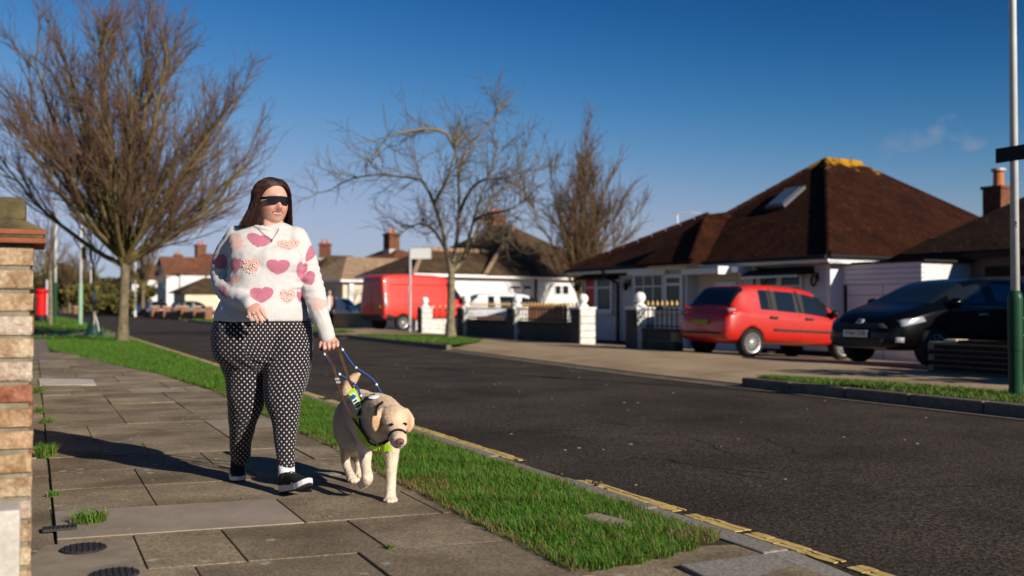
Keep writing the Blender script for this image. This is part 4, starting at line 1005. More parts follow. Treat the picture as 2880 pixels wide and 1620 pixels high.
# fascia and gutters
hbox(HF, -.02, 10.97, -.06, .0, ZE-.17, ZE-.04).build('fascia', m_upvc, H)
hbox(HF, .0, .06, .0, 10.3, ZE-.2, ZE-.05).build('fascia', m_upvc, H)
hbox(HF, .0, 10.9, .0, WA+.03, ZE-.19, ZE-.15).build('soffit', m_upvc, H)
hbox(HF, .06, .45, .06, 10.3, ZE-.19, ZE-.15).build('soffit', m_upvc, H)
mb = MB(); mb.tube([HF(0, -.1, ZE-.06), HF(4.25, -.1, ZE-.05)], .05, 8); mb.build('gutter', m_black, H); mb = MB(); mb.tube([HF(6.75, -.1, ZE-.05), HF(10.98, -.1, ZE-.06)], .05, 8); mb.build('gutter', m_black, H)
mb = MB(); mb.tube([HF(-.05, -.05, ZE-.05), HF(-.05, 10.3, ZE-.05)], .05, 8); mb.build('gutter', m_black, H)
# bay under the small hip, with windows traced from the photograph
BA = .02   # bay front plane
b0, b1, zA, zB = wpx(HF, BA, *z4(1490, 320), *z4(860, 745))
hbox(HF, b0-.05, b1+.05, BA+.03, WA+.05, -.35, ZE-.2).build('bay_wall', m_dash, H)
a_ = wpx(HF, BA, *z4(885, 310), *z4(1240, 750)); window(HF, BA, a_[0], a_[1], a_[2], a_[3], 3, 2, H, split=[0, .66, 1])
a_ = wpx(HF, BA, *z4(1250, 310), *z4(1470, 745)); window(HF, BA, a_[0], a_[1], a_[2], a_[3], 1, 2, H, fw=.1, split=[0, .72, 1])
a_ = wpx(HF, BA-.1, *z4(860, 245), *z4(1240, 300)); hbox(HF, a_[1], a_[0]+.3, BA-.09, BA+.02, a_[2], a_[3]).build('bay_fascia', m_upvc, H)
# left window with the red blind
W2 = WA-.01
a_ = wpx(HF, W2, *z4(285, 345), *z4(425, 765)); w_ = window(HF, W2, a_[0], a_[1], a_[2], a_[3], 1, 2, H, fw=.07, split=[0, .7, 1], sill=False, glass=M('red_blind', (.75, .02, .02), rough=.5))
a_ = wpx(HF, W2, *z4(427, 345), *z4(620, 765)); window(HF, W2, a_[0], a_[1], a_[2], a_[3], 1, 2, H, fw=.09, split=[0, .7, 1])
a_ = wpx(HF, W2-.15, *z4(240, 305), *z4(640, 345)); 
mb = MB(); mb.prism([HF(a_[0], W2+.01, a_[3]), HF(a_[0], W2-.45, a_[2]+.02), HF(a_[0], W2-.45, a_[2]-.05), HF(a_[0], W2+.01, a_[2]-.05)], HF.d*(a_[1]-a_[0])); mb.build('window_canopy', m_dark, H)
# right-hand window with awning
a_ = wpx(HF, W2, *z6(1100, 45), *z6(1350, 330)); window(HF, W2, a_[0], a_[1], a_[2]-.45, a_[3], 1, 2, H, fw=.07, split=[0, .7, 1])
a_ = wpx(HF, W2, *z6(1352, 45), *z6(1625, 330)); window(HF, W2, a_[0], a_[1], a_[2]-.45, a_[3], 1, 2, H, fw=.07, split=[0, .7, 1])
a_ = wpx(HF, W2, *z6(1020, 60), *z6(1095, 330)); window(HF, W2, a_[0], a_[1], a_[2]-.45, a_[3], 1, 2, H, fw=.05, split=[0, .7, 1])
a_ = wpx(HF, W2-.3, *z6(960, -15), *z6(1650, 40))
mb = MB(); mb.prism([HF(a_[0], W2+.01, a_[3]+.02), HF(a_[0], W2-.55, a_[2]+.03), HF(a_[0], W2-.55, a_[2]-.04), HF(a_[0], W2+.01, a_[2])], HF.d*(a_[1]-a_[0])); o = mb.build('awning', m_dark, H)
mb = MB()
for i in range(14):
    bb = a_[0]+(a_[1]-a_[0])*(i+.5)/14; mb.box(HF(bb, W2-.552, a_[2]-.06), (abs(a_[1]-a_[0])/14*.8, .008, .06), (HF.d, HF.n, Z))
mb.build('awning_valance', m_upvc, o)
# porch recess, canopy and door
a_ = wpx(HF, W2, *z4(1650, 300), *z4(2185, 700)); hbox(HF, a_[0], a_[1], W2-.012, W2+.03, -.3, a_[3]).build('porch_recess', m_render2, H)
dm = (a_[0]+a_[1])/2-.25
d_ = hbox(HF, dm-.42, dm+.42, W2-.05, W2-.014, -.3, 1.62).build('front_door', m_upvc, H)
mb = MB(); mb.lathe(HF(dm, W2-.055, 1.33), [(.16, 0), (.16, .012)], 16, ax=-HF.n); mb.build('fan_light', m_glass, d_)
MB().box(HF(dm-.3, W2-.07, .75), (.03, .05, .14), (HF.d, HF.n, Z)).build('handle', m_gold, d_)
a_ = wpx(HF, WA-.4, *z4(1520, 235), *z4(2200, 295)); hbox(HF, a_[0], a_[1], WA-.62, WA+.02, a_[2]+.02, a_[3]-.03).build('porch_canopy', m_upvc, H)
pr = wpx(HF, WA-.75, *z4(1880, 215), *z4(2085, 300))
mb = MB(); mb.box(HF(pr[0]*.5+pr[1]*.5, WA-.72, (pr[2]+pr[3])/2), (.05, .62, pr[3]-pr[2]), (HF.d, HF.n, Z)); mb.build('canopy_end_board', m_upvc, H)
cb0 = HF(pr[1], WA-.6, pr[2]); MB().tube([cb0, HF(pr[1]-.05, WA-.02, pr[2]-.5)], .025, 6).build('canopy_bracket', m_upvc, H)
# wall lamps, alarm box, floodlight
def wall_lamp(x, y, a=WA):
    b, z = HF.hit(x, y, a-.1); c = HF(b, a-.14, z); mb = MB()
    mb.lathe(c-Z*.02, [(.03, -.12), (.075, -.05), (.09, .08), (.03, .15), (.01, .19)], 6); mb.tube([c+Z*.0, HF(b, a-.1, z+.22), HF(b, a+.01, z+.12)], .015, 6); mb.box(HF(b, a, z+.1), (.08, .03, .2), (HF.d, HF.n, Z))
    return mb.build('wall_lantern', m_black, H)
for q in (z4(190, 465), z4(785, 450), z4(1520, 425), z6(1765, 130)): wall_lamp(*q)
b, z = HF.hit(*z4(2345, 250), WA-.1); MB().box(HF(b, WA-.12, z), (.14, .14, .14), (HF.d, HF.n, Z)).build('floodlight', m_upvc, H, bevel=.02)
b, z = HF.hit(*z4(735, 290), WA-.05); MB().box(HF(b, WA-.05, z), (.25, .1, .16), (HF.d, HF.n, Z)).build('alarm_box', m_dark, H, bevel=.01)
b, z = HF.hit(*z4(680, 600), WA-.06)
mb = MB(); mb.tube([HF(b+.2, -.08, ZE-.1), HF(b+.18, -.02, ZE-.25), HF(b, WA-.08, ZE-.5), HF(b, WA-.08, -.3)], .055, 8); mb.build('downpipe', M('brown_pipe', (.06, .025, .02), rough=.5), H)
# rendered corner pier catching the sun
hbox(HF, .30, .44, WA-.05, WA+.4, .6, ZE-.2).build('corner_board', m_upvc, H)
hbox(HF, 6.0, 10.65, WA-.02, WA+.05, -.32, -.1).build('plinth', m_dark, H); hbox(HF, .35, 6.0, WA-.02, WA+.05, -.32, -.1).build('plinth', m_dark, H)
# skylight on the front slope
def on_front(b, a): return HF(b, a, ZE+(5.19-ZE)*a/4.3)
sl0 = Vector((0, 0, 0)); up_ = (on_front(3, 2)-on_front(3, 1)).normalized(); nr = HF.d.cross(up_); nr = nr if nr.z > 0 else -nr
cs = on_front(3.8, 2.5)
sk = MB(); sk.box(cs+nr*.06, (.72, 1.0, .09), (HF.d, up_, nr)); sko = sk.build('skylight', M('skylight_frame', (.10, .105, .115), rough=.5), H)
MB().box(cs+nr*.115, (.56, .84, .02), (HF.d, up_, nr)).build('pane', M('skylight_glass', (.10, .14, .2), rough=.04, spec=1.0), sko)
# aerial-less chimney on the far right neighbour comes below; garage between the houses
G = empty('garage', HF(-1.2, 1, -.3), 'white boarded garage between the bungalow and the dark house', 'garage')
ga = .8
x0 = HF.hit(2360, 790, ga)[0]; x1 = HF.hit(2594, 790, ga)[0]; zt = HF.hit(2450, 742, ga)[1]; zm = HF.hit(2450, 800, ga)[1]
hbox(HF, x1, x0, ga+.06, ga+5, -.3, zt).build('wall', m_render, G)
for k in range(4):
    zz = zm+(zt-zm)*k/4; hbox(HF, x1, x0, ga-.02, ga+.05, zz+.006, zm+(zt-zm)*(k+1)/4-.006).build('fascia_board', m_upvc, G)
xd = x0-(x0-x1)*.1; 
hbox(HF, xd+.02, x0, ga+.02, ga+.055, -.3, zm).build('side_recess', m_dark, G)
xm = (xd+x1)/2
for p, q in ((xd-.01, xm+.01), (xm-.01, x1+.02)):
    hbox(HF, q, p, ga+.0, ga+.05, -.28, zm-.25).build('door_panel', m_upvc, G); hbox(HF, q, p, ga+.0, ga+.05, zm-.235, zm-.01).build('door_panel', m_upvc, G)
hbox(HF, x1-.1, x0+.05, ga-.06, ga+5.1, zt, zt+.05).build('roof', m_dark, G)
# ---------------------------------------------------------------- dark house at the right edge
D_ = empty('bungalow', HF(-5, 5, -.3), 'shaded brown bungalow with chimney partly out of frame on the right', 'house')
CF = Frame(9.18, 23.6, 34)
roof_solid('roof', CF, hip(CF, -9, 0, 0, 9, 2.2, 4.75, -5.4, 3.8, -3.8, 3.8), m_roof5, D_)
m_pinkr = M('taupe_render', (.13, .105, .095), (.17, .14, .125), scale=2, rough=.9)
hbox(CF, -8.6, -.5, .45, 8.5, -.4, 2.1).build('wall', m_pinkr, D_)
hbox(CF, -9, .0, -.05, .0, 2.03, 2.16).build('fascia', m_dark, D_)
hbox(CF, -7, -1.9, .40, .46, -.4, 1.85).build('timber_front', m_dark, D_)
for x in (1340, 1530, 1715):
    b, z = CF.hit(*z7(x, 250), .38)
    p_ = hbox(CF, b-.27, b+.27, .37, .41, .2, 1.62).build('door_glass', M('pale_blind', (.16, .145, .13), rough=.5), D_)
cc = at(2804, 556, 29); mb = MB(); mb.box((cc.x, cc.y, cc.z-.5), (.56, .56, 1.6), (CF.d, CF.n, Z)); co = mb.build('chimney', m_chim, D_)
mb = MB(); mb.box((cc.x, cc.y, cc.z+.28), (.64, .64, .09), (CF.d, CF.n, Z)); mb.build('chimney_band', m_chim, co)
MB().lathe((cc.x+.05, cc.y, cc.z+.3), [(.19, 0), (.15, .1), (.14, .42), (.17, .46)], 14).build('chimney_pot', m_pot, co)
MB().lathe((cc.x+.05, cc.y, cc.z+.78), [(.21, 0), (.2, .06), (.1, .1)], 14).build('pot_cowl', m_steel, co)
# ---------------------------------------------------------------- middle house: brown roof, white flank with tree shadows
MF = Frame(-4.61, 47, 41)
Hm = empty('house', MF(4, 5, -.3), 'house with brown hipped roof, brick chimney and white flank wall', 'house')
roof_solid('front_wing_roof', MF, hip(MF, 0, 5.2, 0, 10.5, 2.52, 3.85, 2.6, 2.4, 2.6, 8.6), m_roof2, Hm)
roof_solid('roof', MF, hip(MF, -.05, 9.5, 4.3, 15, 2.53, 5.45, 3.9, 9.65, 6.2, 9.65), m_roof2, Hm)
ridge_tiles(MF, [((0, 0, 2.6), (2.6, 2.4, 3.9)), ((2.6, 2.4, 3.9), (2.6, 6.6, 3.9)), ((-.05, 4.3, 2.6), (3.9, 9.65, 5.5)), ((3.9, 9.65, 5.5), (6.2, 9.65, 5.5))], Hm, m_roof3, .12)
hbox(MF, .35, 5, .35, 9.9, -.3, 2.5).build('wall', m_render, Hm); hbox(MF, .352, 9, 5, 14, -.3, 2.49).build('wall', m_render, Hm)
hbox(MF, -.04, .02, 0, 12, 2.40, 2.53).build('fascia', m_upvc, Hm); hbox(MF, .0, 5.2, -.04, .02, 2.40, 2.53).build('fascia', m_upvc, Hm)
MBF = Frame(MF.o.x, MF.o.y, 41-90)      # flank seen as its own front: b runs across the picture
def mflank(X0, Y0, X1, Y1): 
    # intersect with flank plane b=.35 of MF
    res = []
    for X, Y in ((X0, Y0), (X1, Y1)):
        px, py = z3(X, Y); r = ray(px, py); t = (.35+MF.o.dot(MF.d))/r.dot(MF.d); p = Vector((0, 0, CAMH))+r*t; res.append(((p-MF.o).dot(MF.n), p.z))
    return res
for X0, Y0, X1, Y1 in ((930, 872, 1030, 896), (1060, 868, 1122, 902), (1350, 868, 1400, 945), (1420, 868, 1472, 945)):
    (a0, zz0), (a1, zz1) = mflank(X0, Y0, X1, Y1)
    fr = MB(); fr.box(MF(.335, (a0+a1)/2, (zz0+zz1)/2), (.06, abs(a1-a0)+.12, abs(zz1-zz0)+.12), (MF.d, MF.n, Z)); w_ = fr.build('window', m_upvc, Hm)
    fr = MB(); fr.box(MF(.30, (a0+a1)/2, (zz0+zz1)/2), (.02, abs(a1-a0), abs(zz1-zz0)), (MF.d, MF.n, Z)); fr.build('pane', m_glass, w_)
(a0, zz0), (a1, zz1) = mflank(1170, 800, 1170, 960); MB().tube([MF(.27, a0, 2.4), MF(.27, a0, -.2)], .06, 8).build('downpipe', m_gpaint, Hm)
def chimney(c, w, h, parent, pots=2, ax=(Vector((1, 0, 0)), Vector((0, 1, 0)), Z)):
    mb = MB(); mb.box(c+Z*(h/2), (w, w*.9, h), ax); co = mb.build('chimney', m_chim, parent)
    mb = MB(); mb.box(c+Z*(h-.12), (w*1.14, w*1.04, .14), ax); mb.build('chimney_band', m_chim, co)
    for i in range(pots):
        MB().lathe(c+Z*(h-.02)+ax[0]*((i-(pots-1)/2)*w*.45), [(.15, 0), (.12, .1), (.11, .35), (.13, .38)], 10).build('chimney_pot', m_pot, co)
    mb = MB(); mb.box(c+Z*.0, (w*1.08, w*.98, .35), ax); mb.build('lead_flashing', M('flashing', (.4, .4, .4), rough=.6), co)
    return co
chimney(MF(6.0, 10.0, 5.1), .95, 1.25, Hm, 2, (MF.n, MF.d, Z))
# ---------------------------------------------------------------- tan-roofed house and its neighbour further on
TF = Frame(*MF(14, 4.5).xy, 41)
Ht = empty('house', TF(4, 5, -.3), 'house with pale tan hipped roof and brick chimney behind the red van', 'house')
roof_solid('front_wing_roof', TF, hip(TF, 0, 6, 0, 14, 2.6, 4.15, 2.6, 2.0, 2.6, 12), m_roof3, Ht)
roof_solid('roof', TF, hip(TF, 1.5, 11, 4, 13, 3.0, 5.0, 5.5, 8, 7.5, 8), m_roof4, Ht)
hbox(TF, .35, 6, .35, 13, -.3, 2.6).build('wall', m_render2, Ht)
hbox(TF, -.04, .02, 0, 14, 2.46, 2.6).build('fascia', m_upvc, Ht); hbox(TF, .02, 6, -.04, .0, 2.46, 2.6).build('fascia', m_upvc, Ht)
hbox(TF, .15, .4, .7, 1.0, -.3, 2.5).build('porch_post', m_upvc, Ht)
for bb in (1.4, 3.6):
    window(TF, .33, bb, bb+1.5, .7, 2.1, 2, 2, Ht)
chimney(at(1101, 700, TF(6, 8).y)-Z*.2, .85, 1.3, Ht, 2, (TF.n, TF.d, Z))
SF = Frame(*at(872, 800, 84).xy, 41)
Hs = empty('house', SF(4, 5, -.3), 'small brown-roofed house with chimney behind the woman\'s shoulder', 'house')
roof_solid('roof', SF, hip(SF, 0, 9, 0, 13, 2.9, 5.6, 4, 4.2, 4, 6.5), m_roof2, Hs)
roof_solid('front_wing_roof', SF, hip(SF, -1.5, 4, -2, 12, 2.6, 4.0, 1.2, .5, 1.2, 7), m_roof4, Hs)
hbox(SF, -1.1, 8.5, -1.5, 11, -.3, 2.6).build('wall', m_render, Hs); window(SF, -1.52, .5, 2.3, .8, 2.1, 3, 2, Hs); window(SF, -1.52, 4, 6, .8, 2.1, 3, 2, Hs)
chimney(at(914, 722, 90)-Z*.3, .95, 1.5, Hs, 2)
mb = MB(); ap = at(898, 690, 90); mb.tube([ap-Z*1.5, ap+Z*1.9], .025, 5); mb.tube([ap+Z*1.9+P_(-.6, 0, 0), ap+Z*1.9+P_(.5, 0, .1)], .02, 5); mb.build('tv_aerial', m_steel, Hs)
# ---------------------------------------------------------------- far white gabled houses, left
def gabled(pxc, dep, label, ang, wB, wA, ze, zr, roof, seed, flip=False):
    o = at(pxc, 880, dep); F = Frame(o.x, o.y, ang); e = empty('house', F(wB/2, wA/2, -.3), label, 'house', 'white gabled semi-detached houses')
    hbox(F, .3, wB-.3, .3, wA, -.3, ze).build('wall', m_render, e)
    roof_solid('roof', F, hip(F, 0, wB, 0, wA+.3, ze, zr, wB/2, wA*.45, wB/2, wA*.7), roof, e)
    # front gable wing towards the road
    g0, g1 = wB*.05, wB*.48; gm = (g0+g1)/2; zg = ze+(zr-ze)*.72
    hbox(F, g0+.1, g1-.1, -1.0, .4, -.3, ze).build('bay_wall', m_render, e)
    mb = MB(); mb.prism([F(g0+.1, -1.0, ze), F(g1-.1, -1.0, ze), F(gm, -1.0, zg)], F.n*1.2); mb.build('gable', m_render, e)
    roof_solid('gable_roof', F, [[(g0-.15, -1.3, ze-.1), (gm, -1.3, zg+.12), (gm, wA*.35, zg+.12), (g0-.15, wA*.2, ze-.1)], [(g1+.15, -1.3, ze-.1), (gm, -1.3, zg+.12), (gm, wA*.35, zg+.12), (g1+.15, wA*.2, ze-.1)]], roof, e)
    for z0 in (.6, 2.9): window(F, -1.02, g0+.5, g1-.5, z0, z0+1.25, 3, 2, e, fw=.09)
    for z0 in (.4, 2.9): window(F, .28, wB*.6, wB*.85, z0, z0+1.25, 2, 2, e, fw=.09)
    for q in (.32, .66):
        mb = MB(); mb.box(F(.28, wA*q, ze*.72), (.05, .12, ze*.55), (F.d, F.n, Z)); mb.build('timber_strip', m_dark, e)
    chimney(F(wB*.62, wA*.42, zr-1.0), 1.0, 2.0, e, 2, (F.n, F.d, Z)); return e
gabled(500, 100, 'nearer white gabled house with red-brown roof left of the woman', 33, 9, 9, 4.3, 6.6, m_roof4, 1)
gabled(440, 128, 'further white gabled house with pale roof and chimney', 30, 9, 9, 4.6, 7.0, m_roof4, 2)
gabled(392, 152, 'most distant white house half hidden by the small far tree', 28, 9, 9, 4.6, 7.0, m_roof2, 3)
o_ = at(290, 880, 170); F = Frame(o_.x, o_.y, 10); e = empty('house', F(3, 4, 0), 'distant dark-roofed house left of the large tree trunk', 'house')
hbox(F, .3, 9, .3, 11, -.3, 4.4).build('wall', m_chim, e); roof_solid('roof', F, hip(F, 0, 9.5, -.5, 11.5, 4.4, 7.6, 4.5, 4.5, 4.5, 7.5), m_roof5, e); window(F, .25, 2, 4, 1, 2.5, 2, 2, e)
GFr = Frame(*at(512, 880, 84).xy, 30); e = empty('garage', GFr(2, 2, 0), 'small tan-roofed garage before the white gabled house', 'garage')
hbox(GFr, .3, 5, .3, 6, -.3, 2.2).build('wall', m_render2, e); roof_solid('roof', GFr, hip(GFr, -.1, 5.4, -.1, 6.4, 2.2, 3.5, 2.6, 2.4, 2.6, 4), m_roof2, e)
hbox(GFr, .28, .3, 3.2, 5.4, -.2, 1.9).build('door', m_upvc, e)
# low brick walls with piers along the far gardens
m_fbrick = M('far_brick', (.24, .10, .06), (.36, .19, .11), scale=5, rough=.95)
pxs = [(218, 885, 132), (262, 884, 130), (290, 885, 125), (330, 886, 118), (437, 893, 84), (470, 893, 82), (505, 893, 80), (520, 894, 79), (555, 896, 76), (588, 897, 74)]
prev = None
for i, (px, py, dep) in enumerate(pxs):
    c = at(px, py, dep); c.z = -.06
    lab = ['first far brick pier right of the sapling', 'far brick pier beside the olive bush', 'pale far brick pier near the end wall', 'far brick pier just left of the big trunk', 'leftmost brick pier of the wall before the parked cars', 'second slim brick pier before the parked cars', 'third brick pier under the dark parked car', 'fourth brick pier under the dark parked car', 'fifth slim brick pier near the garage', 'pale brick pier beside the woman\'s arm'][i]
    e = empty('wall_pier', c, lab, 'brick pier', 'brick piers along the far gardens')
    w = .45*dep/80; MB().box(c+Z*.5, (w, .45, 1.0)).build('pier', m_fbrick, e, bevel=.01); MB().box(c+Z*1.03, (w*1.15, .55, .07)).build('pier_cap', m_render2, e)
    if prev is not None and i != 4:
        e2 = empty('low_wall', (c+prev)/2, 'low far brick wall run ending at the %s' % lab.replace('far ', ''), 'wall', 'low brick walls along the far gardens')
        d = (c-prev); L_ = d.length-w; u = d.normalized(); MB().box((c+prev)/2+Z*.28, (L_, .22, .56), (u, Z.cross(u), Z)).build('brickwork', m_fbrick, e2); MB().box((c+prev)/2+Z*.58, (L_, .28, .05), (u, Z.cross(u), Z)).build('coping', m_fbrick, e2)
    prev = c
# low yellow brick wall by the standing man
c0 = at(942, 915, 49); c1 = at(1075, 917, 46.5); c0.z = c1.z = -.05
e = empty('low_wall', c0, 'low yellowish brick wall behind the standing man', 'wall'); u = (c1-c0).normalized()
MB().box((c0+c1)/2+Z*.33, ((c1-c0).length, .22, .66), (u, Z.cross(u), Z)).build('brickwork', M('yellow_brick', (.26, .19, .11), (.36, .27, .17), scale=6, rough=.95), e)
MB().box((c0+c1)/2+Z*.69, ((c1-c0).length, .28, .06), (u, Z.cross(u), Z)).build('coping', m_render2, e)

# ---------------------------------------------------------------- white block walls, ball pillars and railings
NA = 9.95
def zg(n_, s): return zopp(n_-ne(s))
def block_pillar(b, a, label, w=.46, h=.9):
    c = RF(b, a, 0); c.z = zg(a, b)-.02
    e = empty('ball_pillar', c, label, 'pillar', 'white block pillars with ball finials'); k = 5; rg = random.Random(int(b*10))
    MB().box(c+Z*(h/2), (w-.03, w-.03, h-.01), (RF.n, RF.d, Z)).build('core', m_mortar, e)
    # street face gets a dark skin with its shade in the colour, the others white
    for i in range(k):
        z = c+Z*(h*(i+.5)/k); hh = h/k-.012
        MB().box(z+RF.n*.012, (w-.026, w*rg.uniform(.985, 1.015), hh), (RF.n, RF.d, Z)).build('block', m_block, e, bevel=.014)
        MB().box(z-RF.n*(w/2), (.028, w*rg.uniform(.97, .995), hh-.004), (RF.n, RF.d, Z)).build('shaded_block_face', m_blockshade, e, bevel=.008)
    MB().box(c+Z*(h+.03), (w+.05, w+.05, .06), (RF.n, RF.d, Z)).build('cap_stone', m_block, e, bevel=.015)
    MB().lathe(c+Z*(h+.06), [(.15, 0), (.14, .035), (.085, .07), (.07, .09), (.10, .12), (.122, .16), (.132, .21), (.125, .26), (.10, .3), (.06, .33), (.01, .342)], 18).build('ball_finial', M('white_finial', (.76, .76, .74), rough=.7), e, smooth=True); return e
bA = RF.hit(1195, 935, NA)[0]; bB = RF.hit(1312, 940, NA)[0]; bC = RF.hit(1455, 950, NA)[0]; bD = RF.hit(1640, 965, NA)[0]; bE = RF.hit(1800, 980, 9.7)[0]
block_pillar(bA, NA, 'leftmost white ball pillar, by the red van', .42); block_pillar(bB, NA, 'white ball pillar just right of the bare tree trunk'); block_pillar(bC, NA, 'white ball pillar in the middle of the black railings'); block_pillar(bD, NA, 'large white ball pillar at the right end of the black railings')
block_pillar(bE, 9.7, 'white ball pillar in front of the bungalow bay window')
def block_wall(p0, p1, h, mat, label, z0):
    e = empty('block_wall', (p0+p1)/2, label, 'wall', 'low block walls with railings'); d = (p1-p0); L_ = d.length; u = d.normalized(); v = Z.cross(u)
    MB().box((p0+p1)/2+Z*(h/2+z0), (L_, .17, h-.02), (u, v, Z)).build('core', m_mortar, e); rows = max(2, int(round(h/.19))); proto = None
    n = int(L_/.43)
    for k in range(rows):
        for i in range(n+1):
            a = i*.43-(.215 if k % 2 else 0); b = a+.418; a = max(a, 0); b = min(b, L_)
            if b-a < .06: continue
            MB().box(p0+u*((a+b)/2)+Z*(z0+h*(k+.5)/rows), (b-a, .21, h/rows-.012), (u, v, Z)).build('block', mat, e, bevel=.01, seg=1)
    MB().box((p0+p1)/2+Z*(z0+h+.025), (L_, .25, .05), (u, v, Z)).build('coping', mat, e, bevel=.01); return e
def railing(p0, p1, zb, h, label, sp=.125, tip=.12, tipw=.028):
    e = empty('railing', (p0+p1)/2, label, 'railing', 'black railings with gold spear tips'); d = (p1-p0); L_ = d.length; u = d.normalized(); v = Z.cross(u)
    for zz in (zb+.06, zb+h-.08): MB().box((p0+p1)/2+Z*zz, (L_, .035, .03), (u, v, Z)).build('rail', m_ironb, e)
    n = int(L_/sp); bar = None; tp = None
    for i in range(n):
        p = p0+u*((i+.5)*L_/n)
        if bar is None:
            mb = MB(); mb.lathe((0, 0, 0), [(.014, .0), (.014, h)], 6); bar = mb.build('bar', m_ironb, e); mb = MB(); mb.lathe((0, 0, h), [(.012, 0), (tipw, tip*.3), (tipw*.8, tip*.55), (.003, tip)], 6); tp = mb.build('spear_tip', m_gold, e); o1, o2 = bar, tp
        else:
            o1 = bar.copy(); o2 = tp.copy(); COL.objects.link(o1); COL.objects.link(o2)
        for o in (o1, o2):
            o.parent = e; o.matrix_parent_inverse = wmat(e).inverted(); o.location = p+Z*zb
    return e
def between(b0, b1, a, hw, lab_w, lab_r, h=.5, rh=.42, mat=m_blockshade):
    z0 = zg(a, (b0+b1)/2)-.02; p0 = RF(b0, a, 0); p1 = RF(b1, a, 0); u = (p1-p0).normalized(); p0 += u*.24; p1 -= u*.24
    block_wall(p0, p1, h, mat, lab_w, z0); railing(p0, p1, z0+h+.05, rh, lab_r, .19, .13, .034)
between(bC, bB, NA, 0, 'shade-darkened block wall left of the middle ball pillar', 'black railing with gold tips between the tree and the middle ball pillar')
between(bD, bC, NA, 0, 'shade-darkened block wall right of the middle ball pillar', 'black railing with gold tips left of the large ball pillar')
# boundary wall running back from the leftmost pillar, sunlit
q0 = RF(bA, NA+.24, 0); q1 = RF(bA, NA+6.5, 0)
block_wall(q0, q1, .5, m_block, 'sunlit white block side wall running back from the leftmost ball pillar', -.04); railing(q0, q1, .51, .40, 'gold-tipped railing on the sunlit side wall before the red van', .22, .13, .034)
# front wall right of pillar E to behind the red car
q0 = RF(bE-.24, 9.7, 0); q1 = RF(bE-1.5, 9.72, 0); block_wall(q0, q1, .42, m_blockshade, 'shade-darkened block wall between the bungalow pillar and the red hatchback', 0.0); railing(q0, q1, .47, .5, 'railing with pale gold spear tips beside the red hatchback', .165, .13, .036)
# timber fence panels and brick behind the railings
fa = RF(bC+2.2, 15.0, -.25); fb2 = RF(bD+2.5, 15.6, -.25); u = (fb2-fa).normalized(); e = empty('timber_fence', fa, 'brown timber fence standing behind the black railings', 'fence'); n = int((fb2-fa).length/.15)
fa = at(1440, 905, 31.5); fb2 = at(1600, 905, 31.0); fa.z = fb2.z = -.2; u = (fb2-fa).normalized(); e.location = fa; n = int((fb2-fa).length/.15)
for i in range(n): MB().box(fa+u*(i*.15+.075)+Z*.62, (.143, .02, 1.24+.02*(i % 3)), (u, Z.cross(u), Z)).build('plank', m_wood, e)
for zz in (.3, 1.0): MB().box(fa+u*(n*.075)+Z*zz+Z.cross(u)*.035, (n*.15, .04, .07), (u, Z.cross(u), Z)).build('rail', m_wood, e)
fa = at(1340, 905, 32.5); fb2 = at(1425, 905, 32.3); fa.z = fb2.z = -.2; u = (fb2-fa).normalized(); e = empty('timber_fence', fa, 'shorter brown fence panel seen through the left railings', 'fence'); n = int((fb2-fa).length/.15)
for i in range(n): MB().box(fa+u*(i*.15+.075)+Z*.42, (.143, .02, .84), (u, Z.cross(u), Z)).build('plank', m_wood, e)
# dark low wall in front of the black car, right edge
w0 = ground(2606, 1048, 0.0); wl = RF.local(w0); e = empty('low_wall', w0, 'low dark brick wall in shade in front of the black car', 'wall')
m_dbrick = M('shade_brick', (.022, .013, .010), (.04, .024, .018), scale=8, rough=.95, rand=.2)  # brick colour darkened to carry the shade on this wall
L_ = 5.2
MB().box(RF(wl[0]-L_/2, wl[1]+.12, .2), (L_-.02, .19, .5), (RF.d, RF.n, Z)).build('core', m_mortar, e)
proto = None
for k in range(6):
    for i in range(23):
        b = wl[0]-.12-i*.225-(.11 if k % 2 else 0)
        if b < wl[0]-L_+.1: continue
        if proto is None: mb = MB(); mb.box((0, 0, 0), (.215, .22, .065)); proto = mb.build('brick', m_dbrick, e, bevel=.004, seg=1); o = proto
        else: o = proto.copy(); COL.objects.link(o)
        o.parent = e; o.matrix_parent_inverse = wmat(e).inverted(); o.location = RF(b, wl[1]+.12, -.0+k*.0765); o.rotation_euler = (0, 0, RF.ang+math.pi/2)
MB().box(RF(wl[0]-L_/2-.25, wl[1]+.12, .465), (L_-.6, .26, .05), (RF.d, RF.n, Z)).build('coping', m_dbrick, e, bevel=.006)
MB().box(RF(wl[0]-.42, wl[1]+.12, .475), (.2, .24, .04), (RF.d, RF.n, Z)).build('coping_brick', m_render2, e, bevel=.006)

# ---------------------------------------------------------------- next bungalow and its hedge, beyond the right edge: they shade the right of the picture
NF = Frame(*RF(-5.2, 11.6).xy, 25.67); e = empty('bungalow', NF(4, 4, 0), 'neighbouring bungalow beyond the right edge that shades the black car', 'house')
hbox(NF, .4, 9, .4, 9, -.4, 2.3).build('wall', m_render, e); roof_solid('roof', NF, hip(NF, 0, 9.5, 0, 9.6, 2.3, 5.4, 4.75, 4.2, 4.75, 5.6), m_roof1, e); window(NF, .38, 1.5, 3.6, .6, 1.9, 3, 2, e)
for i in range(5):
    c = RF(-4.6+i*2.05, 9.9, -.1); bush(c, 1.25, .55, 2.0, 2600, .09, DK, 'garden_hedge', ['farthest right', 'second', 'third', 'fourth', 'nearest-to-frame'][i]+' clump of the tall dark hedge beyond the right edge', 'hedge clumps beyond the right edge', 'hedge', seed=60+i)
